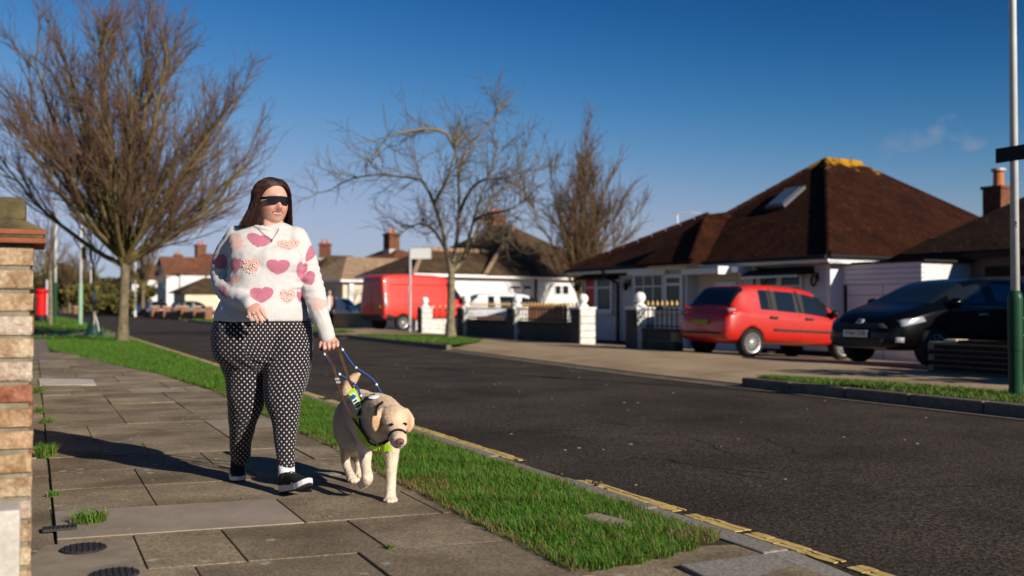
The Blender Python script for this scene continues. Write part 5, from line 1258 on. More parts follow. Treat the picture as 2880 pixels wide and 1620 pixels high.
# ================================================================== VEHICLES
from mathutils.bvhtree import BVHTree
m_tyre = M('tyre', (.016, .016, .016), (.03, .029, .028), scale=20, rough=.85)
m_rim = M('alloy', (.42, .41, .40), rough=.4, metal=.6)
m_cglass = M('car_glass', (.010, .013, .014), rough=.03, spec=.8)
m_trim = M('grey_trim', (.03, .03, .031), rough=.7)
m_lampred = M('tail_lamp', (.45, .01, .01), rough=.15, coat=.6)
m_lampclr = M('clear_lamp', (.45, .47, .5), rough=.12, metal=.4, coat=.6)
m_lamporg = M('amber_lamp', (.6, .2, .02), rough=.2)
m_plate = M('plate_white', (.62, .62, .6), rough=.5); m_platey = M('plate_yellow', (.35, .27, .02), rough=.5)
def paint(name, c, c2=None, coat=.9, rough=.35): return M(name, c, c2 or c, scale=3, rough=rough, coat=coat, spec=.5)
m_pred = paint('car_red', (.44, .013, .007), (.48, .017, .01), coat=.55); m_pvan = paint('van_red', (.60, .022, .008), (.64, .026, .01), coat=.4, rough=.45)
m_pblk = M('car_black', (.002, .002, .0025), rough=.22, spec=.2, coat=.12); m_pwht = paint('car_white', (.68, .69, .70)); m_pdark = paint('car_dark', (.01, .012, .012)); m_pmar = paint('car_maroon', (.12, .008, .01))
class Car:
    def __init__(s, name, label, O, heading, pitch, z, paint_, st, glass, wheels, wr, group='parked vehicles', cat_='car', tint=None, arch=1.12, detail=True):
        h = Vector((math.cos(heading), math.sin(heading), 0)); s.h = h
        s.T = Matrix.Translation((O[0], O[1], z)) @ Matrix.Rotation(heading, 4, 'Z') @ Matrix.Rotation(pitch, 4, 'Y')
        s.e = empty(name, s.T @ Vector((st[-1][0]/2, 0, 0)), label, cat_, group); s.paint = paint_; s.wr = wr
        K = 9; V = []; F = []; mi = []
        for x, zb, zbt, zt, w, wt in st:
            zt = max(zt, zbt+.02); zr_ = zt-.028*min(1, (zt-zbt)/.3); half = [(0, zb), (w*.86, zb), (w*.985, zb+.12*(zbt-zb)/.6), (w, zb+(zbt-zb)*.55), (w*.97, zbt), (w*.945, zbt+(zr_-zbt)*.03), (wt, zr_), (wt*.9, zt-.014*min(1, (zt-zbt)/.3)), (0, zt)]
            V += [(x, y, z_) for y, z_ in half]+[(x, -y, z_) for y, z_ in half[1:-1][::-1]]
        n = 2*K-2
        rowof = list(range(K-1))+list(range(K-2, -1, -1))
        for i in range(len(st)-1):
            for j in range(n):
                F.append((i*n+j, (i+1)*n+j, (i+1)*n+(j+1) % n, i*n+(j+1) % n)); r = rowof[j]
                mi.append(1 if (i, r) in glass else (2 if (i, r, 'k') in glass else 0))
        F += [tuple(range(n)), tuple(((len(st)-1)*n+j) for j in range(n))[::-1]]; mi += [0, 0]
        me = bpy.data.meshes.new('b'); me.from_pydata(V, [], F); me.update()
        bm = bmesh.new(); bm.from_mesh(me); bmesh.ops.recalc_face_normals(bm, faces=bm.faces)
        bm.faces.ensure_lookup_table()
        for f, k in zip(bm.faces, mi): f.material_index = k
        bm.to_mesh(me); bm.free()
        for m_ in (paint_, m_cglass, m_trim): me.materials.append(m_)
        o = bpy.data.objects.new('b', me); COL.objects.link(o); q = o.modifiers.new('s', 'SUBSURF'); q.levels = q.render_levels = 2
        cut = MB(); cut.mi = 2
        for x in wheels:
            for sg in (-1, 1): cut.lathe((x, sg*(st[len(st)//2][4]-.26), wr*1.0), [(wr*arch, 0), (wr*arch, .6)], 28, ax=(0, sg, 0))
        cm = cut.mesh('c'); 
        for m_ in (paint_, m_cglass, m_trim): cm.materials.append(m_)
        cm.polygons.foreach_set('material_index', [2]*len(cm.polygons)); co = bpy.data.objects.new('c', cm); COL.objects.link(co)
        b = o.modifiers.new('bo', 'BOOLEAN'); b.operation = 'DIFFERENCE'; b.object = co; b.solver = 'EXACT'
        out = evalmesh(o); bpy.data.objects.remove(o); bpy.data.objects.remove(co)
        bm = bmesh.new(); bm.from_mesh(out); bm.faces.ensure_lookup_table()
        s.bvh = BVHTree.FromBMesh(bm)
        # split: body (paint and trim), each pane of glass an own part
        seen = set(); islands = []
        for f in bm.faces:
            if f.material_index == 1 and f.index not in seen:
                stck = [f]; seen.add(f.index); isl = []
                while stck:
                    g = stck.pop(); isl.append(g)
                    for e_ in g.edges:
                        for k in e_.link_faces:
                            if k.material_index == 1 and k.index not in seen: seen.add(k.index); stck.append(k)
                islands.append(isl)
        def sub(faces, name, mats):
            ix = {}; vs = []; fs = []; ms = []
            for f in faces:
                t = []
                for v in f.verts:
                    if v.index not in ix: ix[v.index] = len(vs); vs.append(s.T @ v.co)
                    t.append(ix[v.index])
                fs.append(t); ms.append(f.material_index)
            m_ = bpy.data.meshes.new(name); m_.from_pydata(vs, [], fs); m_.update()
            ob = meshobj(name, m_, mats, s.e); m_.polygons.foreach_set('material_index', ms if len(mats) > 1 else [0]*len(fs)); return ob
        s.body = sub([f for f in bm.faces if f.material_index != 1], 'body', [paint_, m_cglass, m_trim])
        for isl in islands:
            if len(isl) > 2:
                cx = sum(f.calc_center_median().x for f in isl)/len(isl); cy = sum(f.calc_center_median().y for f in isl)/len(isl)
                nm = 'side_window' if abs(cy) > .3 else ('windscreen' if cx > st[-1][0]*.5 else 'rear_window'); sub(isl, nm, [m_cglass])
        bm.free(); s.L = st[-1][0]
    def side(s, x, z, sg, off=.004):
        loc, nr, _, _ = s.bvh.ray_cast(Vector((x, sg*2, z)), Vector((0, -sg, 0)))
        return (loc+nr*off if nr.y*sg > 0 else loc-nr*off) if loc else Vector((x, sg*.8, z))
    def end(s, y, z, sg, off=.004):
        loc, nr, _, _ = s.bvh.ray_cast(Vector((s.L/2+sg*4, y, z)), Vector((-sg, 0, 0)))
        return (loc+nr*off if nr.x*sg > 0 else loc-nr*off) if loc else Vector((s.L/2+sg*s.L/2, y, z))
    def patch(s, name, pts, mat, proj, th=.012, n=6, parent=None, offs=.006):
        """raised panel following the surface; pts: quad corners in (u,v) of the projection"""
        mb = MB(); g = []
        for i in range(n+1):
            for j in range(n+1):
                u, v = i/n, j/n; a = [pts[0][k]*(1-u)+pts[1][k]*u for k in (0, 1)]; b = [pts[3][k]*(1-u)+pts[2][k]*u for k in (0, 1)]
                g.append(s.T @ proj(a[0]*(1-v)+b[0]*v, a[1]*(1-v)+b[1]*v, offs))
        w = n+1; mb.add(g, [(i*w+j, i*w+j+1, (i+1)*w+j+1, (i+1)*w+j) for i in range(n) for j in range(n)])
        me = mb.mesh(name); o = bpy.data.objects.new('t', me); COL.objects.link(o); q = o.modifiers.new('s', 'SOLIDIFY'); q.thickness = th; q.offset = 0
        out = evalmesh(o); bpy.data.objects.remove(o); return meshobj(name, out, mat, parent or s.e)
    def line(s, name, pts, mat, r=.005, proj=None):
        return MB().tube([s.T @ p for p in pts], r, 5).build(name, mat, s.e)
    def wheel(s, x, sg, w_, spokes=15, rimr=.7, style=0):
        c = s.T @ Vector((x, sg*(w_-.10), s.wr)); ax = (s.T.to_3x3() @ Vector((0, sg, 0))).normalized(); r = s.wr
        mb = MB(); mb.lathe(c, [(r*rimr, -.1), (r*.97, -.1), (r, -.07), (r, .06), (r*.96, .092), (r*.86, .105), (r*rimr, .098), (r*(rimr-.02), .06)], 32, ax=ax); wo_ = mb.build('wheel', m_tyre, s.e, smooth=True)
        MB().lathe(c, [(r*rimr, -.02), (r*rimr, .0), (.02, .0)], 24, ax=ax).build('brake_disc', m_black, wo_)
        mb = MB(); rr = r*rimr
        mb.lathe(c, [(rr*.99, .02), (rr*1.01, .098), (rr*.9, .09), (rr*.88, .02)], 32, ax=ax); mb.lathe(c, [(rr*.26, .02), (rr*.24, .085), (rr*.1, .095), (.003, .095)], 16, ax=ax)
        up = Vector((0, 0, 1)); t = ax.cross(up).normalized(); up = t.cross(ax)
        for k in range(spokes):
            a = 2*math.pi*(k+.3)/spokes; d = up*math.cos(a)+t*math.sin(a); q = ax.cross(d)
            mb.box(c+d*(rr*.57)+ax*.07, (rr*.72, rr*(1.0 if spokes > 8 else 2.2)*.085, .03), (d, q, ax))
        mb.build('rim', m_rim, wo_)
        return wo_
def glassset(side, front, rear): 
    g = set()
    for i in side: g.add((i, 5))
    for i in front: g |= {(i, 6), (i, 7)}
    for i in rear: g |= {(i, 6), (i, 7)}
    return g
# --- red five-door hatchback
ST = [(0.02, 0.38, 0.66, 0.7, 0.7, 0.6), (0.09, 0.3, 0.8, 0.86, 0.8, 0.68), (0.2, 0.26, 0.88, 1.0, 0.835, 0.69), (0.43, 0.25, 0.91, 1.33, 0.84, 0.6), (0.56, 0.25, 0.875, 1.46, 0.84, 0.605), (0.8, 0.25, 0.87, 1.485, 0.84, 0.61), (0.92, 0.25, 0.865, 1.495, 0.84, 0.615), (1.22, 0.25, 0.85, 1.505, 0.84, 0.62), (1.28, 0.25, 0.845, 1.505, 0.84, 0.62), (1.98, 0.25, 0.82, 1.495, 0.84, 0.62), (2.07, 0.25, 0.815, 1.49, 0.84, 0.62), (2.5, 0.25, 0.795, 1.44, 0.84, 0.6), (2.86, 0.25, 0.785, 1.2, 0.835, 0.6), (3.16, 0.25, 0.81, 0.98, 0.825, 0.66), (3.5, 0.25, 0.79, 0.87, 0.8, 0.62), (3.78, 0.27, 0.68, 0.74, 0.74, 0.52), (3.9, 0.33, 0.56, 0.6, 0.62, 0.42)]
gs = glassset([6, 8, 10, 11], [11, 12], [2, 3]) | {(7, 5, 'k'), (9, 5, 'k')}
hd = R(27); P = Vector((4.79, 20.2)); hx = Vector((math.cos(hd), math.sin(hd))); lx = Vector((-math.sin(hd), math.cos(hd))); O = P-hx*.70+lx*.72
car = Car('hatchback_car', 'red five-door hatchback parked tail to the road before the bungalow', O, hd, R(2.6), -.03, m_pred, ST, gs, (.70, 3.19), .29)
for x in (.70, 3.19):
    for sg in (-1, 1): car.wheel(x, sg, .845, 15)
for sg in (-1, 1):
    car.patch('tail_light', [(.11, .82), (.28, .84), (.30, 1.03), (.20, 1.03)], m_lampred, lambda u, v, o, sg=sg: car.side(u, v, sg, o), parent=None, offs=.012)
    car.patch('reversing_lamp', [(.15, .90), (.285, .91), (.29, .95), (.17, .95)], m_lampclr, lambda u, v, o, sg=sg: car.side(u, v, sg, o), offs=.02)
    for x0, x1 in ((1.02, 1.97), (2.0, 2.98)):
        car.line('door_seam', [car.side(x, z, sg, .001) for x, z in ((x1, .9), (x1+.01, .6), (x1, .36), (x0+.2, .33))], m_trim, .006)
    car.patch('rub_strip', [(1.25, .55), (2.95, .545), (2.95, .59), (1.25, .595)], m_trim, lambda u, v, o, sg=sg: car.side(u, v, sg, o), offs=.012, n=8)
    for x in (1.15, 2.12): car.patch('door_handle', [(x, .80), (x+.2, .795), (x+.2, .835), (x, .84)], m_trim, lambda u, v, o, sg=sg: car.side(u, v, sg, o), offs=.02, n=3, th=.03)
    mp_ = car.side(2.9, .93, sg); MB().ell(car.T @ (mp_+Vector((.02, sg*.1, .03))), (.1, .1, .085)).build('door_mirror', m_black, car.e, smooth=True)
    car.patch('side_repeater', [(3.22, .66), (3.28, .66), (3.28, .70), (3.22, .70)], m_lamporg, lambda u, v, o, sg=sg: car.side(u, v, sg, o), offs=.012, n=2)
    car.line('b_pillar', [car.side(x, z, sg, .006) for x, z in ((2.03, .96), (2.0, 1.2), (1.96, 1.4))], m_trim, .035)
    car.line('c_pillar_trim', [car.side(x, z, sg, .006) for x, z in ((1.25, .99), (1.25, 1.2), (1.24, 1.4))], m_trim, .02)
car.patch('number_plate', [(-.26, .62), (.26, .62), (.26, .73), (-.26, .73)], m_platey, lambda u, v, o: car.end(u, v, -1, o), offs=.015)
car.patch('rear_bumper_strip', [(-.62, .44), (.62, .44), (.62, .48), (-.62, .48)], m_trim, lambda u, v, o: car.end(u, v, -1, o), offs=.008, n=10)
MB().tube([car.T @ car.end(y, 1.02+.28*t, -1, .02) for y, t in ((.05, 0), (.25, .1), (.4, .25))], .012, 6).build('rear_wiper', m_black, car.e)
# --- black hatchback facing the street
STB = [(.02, .38, .72, .78, .72, .62), (.10, .28, .88, .94, .84, .70), (.24, .24, .99, 1.06, .87, .72), (.62, .23, 1.0, 1.36, .875, .60), (.85, .23, 1.0, 1.44, .88, .60), (1.15, .23, .99, 1.465, .88, .61), (1.25, .23, .985, 1.47, .88, .61), (2.05, .23, .965, 1.47, .88, .61), (2.13, .23, .96, 1.465, .88, .61), (2.55, .23, .94, 1.41, .88, .595), (2.95, .23, .93, 1.22, .875, .61), (3.35, .23, .91, 1.02, .865, .70), (3.7, .23, .82, .93, .85, .68), (4.0, .24, .72, .84, .80, .60), (4.17, .26, .62, .72, .70, .48), (4.26, .32, .5, .56, .56, .34)]
gs = glassset([4, 6, 8, 9], [9, 10], [2, 3])
hb = RF.ang+math.pi; hx = Vector((math.cos(hb), math.sin(hb))); lx = Vector((-math.sin(hb), math.cos(hb))); P = Vector((6.72, 16.0)); O = P-hx*3.42-lx*.76
cb_ = Car('hatchback_car', 'glossy black hatchback facing the street behind the dark low wall', O, hb, R(-1.0), -.06, m_pblk, STB, gs, (.82, 3.42), .31)
for x in (.82, 3.42):
    for sg in (-1, 1): cb_.wheel(x, sg, .885, 10)
for sg in (-1, 1):
    hp = lambda u, v, o, sg=sg: cb_.side(u, v, sg, o)
    cb_.patch('headlight', [(3.62, .72), (4.06, .62), (4.06, .72), (3.68, .80)], m_lampclr, hp, offs=.01)
    cb_.patch('fog_lamp', [(4.02, .38), (4.14, .38), (4.14, .46), (4.02, .46)], m_lampclr, hp, offs=.012, n=3)
    mp_ = cb_.side(3.0, 1.0, sg); MB().ell(cb_.T @ (mp_+Vector((.0, sg*.11, .03))), (.1, .1, .08)).build('door_mirror', m_pblk, cb_.e, smooth=True)
    cb_.line('window_chrome', [cb_.side(x, .975+.0*x, sg, .006) for x in (1.2, 1.7, 2.2, 2.7, 3.0)], m_rim, .007)
    cb_.line('door_seam', [cb_.side(x, z, sg, .001) for x, z in ((3.02, .92), (3.03, .6), (3.0, .34))], m_trim, .006)
    for x in (1.35, 2.25): cb_.patch('door_handle', [(x, .83), (x+.2, .825), (x+.2, .86), (x, .865)], m_rim if x > 2 else m_pblk, hp, offs=.02, n=3, th=.03)
fp = lambda u, v, o: cb_.end(u, v, 1, o)
cb_.patch('grille', [(-.6, .60), (.6, .60), (.5, .67), (-.5, .67)], m_trim, fp, offs=.006, n=8)
cb_.patch('lower_grille', [(-.5, .30), (.5, .30), (.55, .42), (-.55, .42)], m_trim, fp, offs=.006, n=8)
cb_.patch('badge', [(-.07, .66), (.07, .66), (.07, .73), (-.07, .73)], m_rim, fp, offs=.014, n=3)
cb_.line('bumper_lip', [cb_.end(y, .29, 1, .01) for y in (-.55, -.3, 0, .3, .55)], m_rim, .008)
px_ = cb_.end(0, .50, 1, .02).x+.012
pm = MB(); pm.box((px_, 0, .505), (.012, .52, .112)); pm.v = [tuple(cb_.T @ Vector(v)) for v in pm.v]; pl = pm.build('number_plate', m_plate, cb_.e, bevel=.003)
R3 = cb_.T.to_3x3(); text('plate_lettering', 'YN64 ZXB', .098, m_black, cb_.T @ Vector((px_+.0075, 0, .505)), R3 @ Vector((0, 1, 0)), R3 @ Vector((0, 0, 1)), pl, bold=.001)
# --- red high-roof panel van
STV = [(.0, .62, 1.15, 2.1, .86, .72), (.05, .46, 1.2, 2.28, .96, .78), (.25, .42, 1.22, 2.38, .985, .80), (1.6, .42, 1.22, 2.40, .99, .80), (2.9, .42, 1.22, 2.38, .99, .80), (3.3, .42, 1.22, 2.30, .99, .79), (3.62, .42, 1.22, 2.08, .985, .78), (4.05, .42, 1.16, 1.58, .97, .78), (4.32, .42, 1.10, 1.30, .95, .78), (4.68, .42, .98, 1.12, .90, .70), (4.88, .42, .80, .92, .80, .56), (4.96, .5, .65, .70, .62, .4)]
gs = glassset([5, 6], [6, 7], [])
hv = R(40); P = Vector((-5.27, 41.0)); hx = Vector((math.cos(hv), math.sin(hv))); lx = Vector((-math.sin(hv), math.cos(hv))); O = P+lx*.97
van = Car('panel_van', 'bright red high-roof panel van parked beyond the railings', O, hv, 0, -.06, m_pvan, STV, gs, (.95, 3.95), .34, cat_='van', arch=1.14)
for x in (.95, 3.95):
    for sg in (-1, 1): van.wheel(x, sg, .99, 12, .62)
for sg in (-1, 1):
    hp = lambda u, v, o, sg=sg: van.side(u, v, sg, o)
    van.patch('tail_light', [(.06, 1.0), (.17, 1.0), (.17, 1.62), (.06, 1.62)], m_lampclr, hp, offs=.012)
    van.line('roof_seam', [van.side(x, 1.93, sg, .004) for x in (.35, 1.2, 2.2, 3.1, 3.5)], m_dark, .016)
    van.patch('sill_cladding', [(.04, .46), (.62, .46), (.62, .62), (.04, .74)], m_trim, hp, offs=.01, n=4)
    van.line('slide_rail', [van.side(x, 1.12, sg, .004) for x in (1.0, 2.0, 2.8)], m_dark, .008)
    van.line('door_seam', [van.side(x, z, sg, .001) for x, z in ((3.02, 1.85), (3.02, 1.2), (3.02, .55))], m_dark, .007)
    mp_ = van.side(4.0, 1.2, sg); MB().ell(van.T @ (mp_+Vector((.0, sg*.16, .1))), (.1, .12, .17)).build('door_mirror', m_black, van.e, smooth=True)
    van.patch('headlight', [(4.55, .88), (4.8, .80), (4.8, .92), (4.55, 1.02)], m_lampclr, hp, offs=.01, n=3)
van.patch('rear_bumper', [(-.86, .47), (.86, .47), (.86, .66), (-.86, .66)], m_trim, lambda u, v, o: van.end(u, v, -1, o), offs=.03, n=8)
van.line('rear_door_seam', [van.end(0, z, -1, .002) for z in (.7, 1.2, 1.7, 2.15)], m_dark, .007)
van.patch('number_plate', [(-.7, .95), (-.2, .95), (-.2, 1.06), (-.7, 1.06)], m_platey, lambda u, v, o: van.end(u, v, -1, o), offs=.012)
# --- other parked cars
def simple_car(label, O, hd, z, pnt, roof_rails=False):
    c = Car('parked_car', label, O, hd, 0, z, pnt, ST, glassset([6, 8, 10, 11], [11, 12], [2, 3]), (.70, 3.19), .29)
    for x in (.70, 3.19):
        for sg in (-1, 1): c.wheel(x, sg, .845, 10)
    for sg in (-1, 1):
        c.patch('tail_light', [(.11, .82), (.28, .84), (.30, 1.0), (.20, 1.0)], m_lampred, lambda u, v, o, sg=sg: c.side(u, v, sg, o), offs=.012)
        c.patch('headlight', [(3.45, .68), (3.75, .62), (3.72, .72), (3.48, .78)], m_lampclr, lambda u, v, o, sg=sg: c.side(u, v, sg, o), offs=.012)
        mp_ = c.side(2.9, .93, sg); MB().ell(c.T @ (mp_+Vector((.02, sg*.1, .03))), (.1, .1, .085)).build('door_mirror', m_black, c.e, smooth=True)
    return c
p = at(985, 900, 54); simple_car('white car parked behind the standing man', (p.x+.3, p.y), R(170), -.05, m_pwht)
p = at(1290, 900, 36); simple_car('white-roofed car behind the left black railings', (p.x, p.y), R(12), -.05, m_pwht)
p = at(452, 880, 92); simple_car('maroon car with lit red tail lamp among the far parked cars', (p.x, p.y), R(120), -.05, m_pmar)
p = at(505, 880, 84); simple_car('dark car with bright sun glints before the small garage', (p.x-1, p.y), R(25), -.05, m_pdark)
p = at(408, 880, 112); simple_car('pale car glimpsed behind the small far tree', (p.x-1, p.y), R(40), -.05, m_pwht)
# small pale stone and litter by the red car
c = ground(2168, 995, -.05); o = MB().box(c+Z*.03, (.15, .09, .05)).build('pale_brick', m_stone, bevel=.01); tag(o, 'small pale brick lying on the drive beside the red hatchback', 'brick')
# ================================================================== THE WALKING WOMAN
from mathutils import noise as mnoise
WD = 5.3
def W(px, py, dy=0.0): return at(px, py, WD+dy)
AN = R(25); rv = Vector((math.cos(AN), math.sin(AN), 0)); fv = Vector((math.sin(AN), -math.cos(AN), 0))
def stack(mb, rows, k=40, per=4, ex=2.25):
    """rows (x,y,z,rx,ry): closed stack of horizontal rounded sections facing fv"""
    Q = cat(rows, per); rings = []
    for q in Q:
        c = Vector(q[:3])
        rg_ = []
        for j in range(k):
            a = 2*math.pi*j/k; ca, sa = math.cos(a), math.sin(a)
            rg_.append(c+rv*(q[3]*math.copysign(abs(ca)**(2/ex), ca))+fv*(q[4]*math.copysign(abs(sa)**(2/ex), sa)))
        rings.append(rg_)
    m = len(rings); vs = [v for r in rings for v in r]
    fs = [(i*k+j, i*k+(j+1) % k, (i+1)*k+(j+1) % k, (i+1)*k+j) for i in range(m-1) for j in range(k)]+[tuple(range(k))[::-1], tuple((m-1)*k+j for j in range(k))]
    mb.add(vs, fs)
def row(p, rx, ry, fo=0.0): q = p+fv*fo; return (q.x, q.y, q.z, rx, ry)
def lr(p, a, b=None): return (p.x, p.y, p.z, a, b if b is not None else a)
def displace(me, amp, freq, seed=0, amp2=0, freq2=40):
    co = verts_np(me); no = normals_np(me); out = co.copy(); s = Vector((seed*3.1, seed*1.7, 0))
    for i in range(len(co)):
        p = Vector(co[i]); d = mnoise.noise(p*freq+s)*amp
        if amp2: d += mnoise.noise(p*freq2+s)*amp2
        out[i] += no[i]*d
    me.vertices.foreach_set('co', out.ravel()); me.update()
PE = empty('person', ground(700, 1375, 0), 'woman in white heart jumper and patterned leggings walking with a guide dog', 'person')
# ---- shared skeleton
armR = [(W(668, 668, .02), .068), (W(642, 715, .04), .070), (W(628, 765, .04), .068), (W(632, 803, .0), .064), (W(662, 833, -.12), .058), (W(690, 849, -.24), .046), (W(704, 854, -.29), .042)]
armL = [(W(832, 672, .02), .068), (W(852, 720, .03), .068), (W(866, 770, .02), .065), (W(882, 820, -.02), .060), (W(899, 880, -.07), .050), (W(915, 928, -.10), .042), (W(922, 950, -.11), .040)]
torso = [row(W(752, 645, .035), .075, .06), row(W(751, 649, .035), .135, .085), row(W(749, 660, .03), .178, .11), row(W(748, 685, .02), .2, .135, .01), row(W(750, 720, .01), .203, .155, .015), row(W(752, 760, .01), .203, .172, .015), row(W(748, 800, .01), .207, .18, .01), row(W(741, 840, .01), .217, .195), row(W(737, 870, .01), .236, .205), row(W(736, 893, .01), .246, .208), row(W(736, 904, .01), .247, .207)]
pelvis = [row(W(738, 868, .02), .21, .17), row(W(738, 900, .02), .252, .195), row(W(738, 940, .02), .266, .21), row(W(740, 985, .02), .262, .20), row(W(742, 1015, .02), .24, .165), row(W(743, 1045, .02), .17, .11)]
legR = [lr(W(676, 960, .03), .125, .15), lr(W(678, 990, .03), .126, .145), lr(W(683, 1022, .02), .116, .155), lr(W(689, 1058, .015), .104, .142), lr(W(692, 1123, .01), .097, .118), lr(W(682, 1181, .06), .077, .085), lr(W(678, 1227, .12), .062, .07), lr(W(677, 1268, .18), .0545, .058), lr(W(677, 1283, .2), .052, .055)]
legL = [lr(W(803, 960, -.02), .13, .15), lr(W(811, 1005, -.04), .126, .14), lr(W(804, 1061, -.07), .116, .125), lr(W(796, 1123, -.1), .097, .11), lr(W(802, 1169, -.12), .074, .086), lr(W(802, 1208, -.13), .064, .073), lr(W(804, 1260, -.155), .053, .058), lr(W(805, 1307, -.178), .047, .05)]
# ---- body: one continuous mesh (head, neck, trunk, arms, hands, legs)
HY = R(25+10); hr = Vector((math.cos(HY), math.sin(HY), 0)); hf = Vector((math.sin(HY), -math.cos(HY), 0)); HC = W(765, 567, -.0)
tilt_h = R(3)
HS = 1.05
def H_(x, y, z): return HC+(hr*x+hf*y+Z*z)*HS
def g(d, s): return math.exp(-(d*d)/(2*s*s))
def head(mb, k=84, m=64):
    vs = []
    for i in range(1, m):
        t = math.pi*i/m
        for j in range(k):
            a = 2*math.pi*j/k; x = math.sin(t)*math.cos(a); y = math.sin(t)*math.sin(a); z = math.cos(t)
            X = .074*x; Y = (.088 if y > 0 else .102)*y; Zz = .118*z
            if z < 0: X *= 1+.05*g(z+.4, .3)+.42*max(0, -z-.45); Y *= 1+.10*max(0, -z-.5)
            if y > 0:                                  # facial relief, applied forward
                f_ = 0
                f_ += .024*g(X, .0095)*g(Zz+.036, .012)+.013*g(X, .008)*g(Zz+.012, .02)       # nose tip and bridge
                f_ += .007*(g(X-.013, .006)+g(X+.013, .006))*g(Zz+.043, .008)               # nostril wings
                f_ += .014*(g(X-.042, .02)+g(X+.042, .02))*g(Zz+.042, .02)                # smiling cheeks
                f_ -= .010*(g(X-.031, .014)+g(X+.031, .014))*g(Zz-.006, .012)             # eye sockets
                f_ += .006*g(Zz-.028, .012)*g(X, .05)                                     # brow
                f_ += .008*g(X, .03)*g(Zz+.068, .018)                                     # mouth mound
                f_ -= .006*g(X, .02)*g(Zz+.0675-7*X*X, .0035)                             # parted lips
                f_ += .012*g(X, .024)*g(Zz+.105, .014)                                    # chin
                Y += f_*min(1, y*3)
            vs.append(H_(X, Y, Zz))
    vs += [H_(0, 0, .118), H_(0, 0, -.118)]; T = len(vs)-2
    fs = [(i*k+j, (i+1)*k+j, (i+1)*k+(j+1) % k, i*k+(j+1) % k) for i in range(m-2) for j in range(k)]
    fs += [(T, j, (j+1) % k) for j in range(k)]+[(T+1, (m-2)*k+(j+1) % k, (m-2)*k+j) for j in range(k)]
    mb.add(vs, fs)
bm_ = MB(); head(bm_)
limb(bm_, [lr(H_(0, .018, -.100), .056, .026), lr(H_(0, .015, -.122), .056, .028)], 16, 2, ref=hr)       # under-chin
limb(bm_, [lr(H_(0, -.012, -.05), .058, .06), lr(W(761, 625, .02), .06, .06), lr(W(756, 650, .03), .075, .07), lr(W(753, 675, .03), .1, .08)], 20, 5, ref=rv)
for sg in (-1, 1): limb(bm_, [lr(H_(sg*.074, -.004, .012), .008, .014), lr(H_(sg*.079, -.008, -.008), .009, .017), lr(H_(sg*.074, -.002, -.032), .006, .009)], 10, 3)
def shrink(rows, d): return [tuple(r[:3])+tuple(max(.01, q-d) for q in r[3:]) for r in rows]
stack(bm_, shrink(torso[1:], .02), 32, 3); stack(bm_, shrink(pelvis, .02), 32, 3)
limb(bm_, [lr(p, r_-.016) for p, r_ in armR], 14, 4); limb(bm_, [lr(p, r_-.016) for p, r_ in armL], 14, 4)
limb(bm_, shrink(legR, .012), 16, 4, ref=rv); limb(bm_, shrink(legL, .012), 16, 4, ref=rv)
# her right hand, relaxed in front of the jumper
limb(bm_, [lr(W(700, 852, -.28), .029, .022), lr(W(706, 860, -.305), .031, .018), lr(W(714, 870, -.325), .039, .016), lr(W(717, 876, -.33), .037, .014)], 16, 4, ref=W(735, 868)-W(697, 880))
def finger(pts, r0=.0095, r1=.0068): 
    n = len(pts); limb(bm_, [lr(p, r0+(r1-r0)*i/(n-1)) for i, p in enumerate(pts)], 10, 3)
fR = [[(699, 876, -.33), (702, 888, -.338), (705, 898, -.334), (706, 904, -.328)], [(711, 878, -.335), (718, 893, -.345), (723, 904, -.338), (725, 910, -.33)], [(723, 876, -.335), (730, 892, -.346), (736, 904, -.338), (738, 910, -.33)], [(732, 871, -.332), (741, 884, -.342), (748, 894, -.335), (751, 899, -.328)]]
for q in fR: finger([W(*p) for p in q])
finger([W(722, 860, -.31), W(733, 868, -.30), W(741, 878, -.295), W(744, 885, -.29)], .0105, .008)
# her left hand, closed round the harness handle
limb(bm_, [lr(W(922, 948, -.11), .029, .024), lr(W(926, 956, -.115), .036, .024), lr(W(929, 965, -.122), .044, .024), lr(W(930, 970, -.126), .042, .022)], 16, 4, ref=W(955, 962)-W(905, 962))
for i in range(4):
    x = 911+12.5*i; yk = 966-2*i+1.2*(i-1.5)**2*.6
    finger([W(x, yk, -.135), W(x+1, yk+9, -.158), W(x+1, yk+17, -.150), W(x, yk+19, -.130), W(x-1, yk+13, -.112)], .0105, .008)
finger([W(908, 957, -.115), W(902, 967, -.13), W(901, 976, -.138), W(903, 981, -.135)], .011, .0085)
body_me = remesh(bm_, .0036, 3, .4)
co = verts_np(body_me); rel = co-np.array(HC); rel = rel/HS; lx_ = rel@np.array(hr); ly_ = rel@np.array(hf); lz_ = rel[:, 2]
col = np.tile(np.array([.60, .345, .262]), (len(co), 1))
face = (ly_ > .02) & (np.abs(lx_) < .08) & (lz_ > -.14) & (lz_ < .13)
def blend(mask_w, c):
    global col
    col = col*(1-mask_w[:, None])+np.array(c)*mask_w[:, None]
gg = lambda d, s: np.exp(-(d*d)/(2*s*s))
blend(face*.6*np.clip(gg(lx_-.042, .02)*gg(lz_+.04, .022)+gg(lx_+.042, .02)*gg(lz_+.04, .022)+gg(lx_, .012)*gg(lz_+.036, .012), 0, 1), (.60, .215, .17))
zc = -.0675+7*lx_**2; w_m = np.clip(1-(lx_/.029)**2, 0, 1)
blend((face & (np.abs(lx_) < .030) & (lz_ < zc+.004+.009*w_m) & (lz_ > zc-.004-.011*w_m))*.85, (.43, .13, .11))
blend((face & (np.abs(lx_) < .027) & (np.abs(lz_-zc) < .0065*w_m))*.9, (.07, .02, .018))
blend((face & (np.abs(lx_) < .021) & (lz_ > zc-.003) & (lz_ < zc+.0055))*.95, (.66, .60, .52))
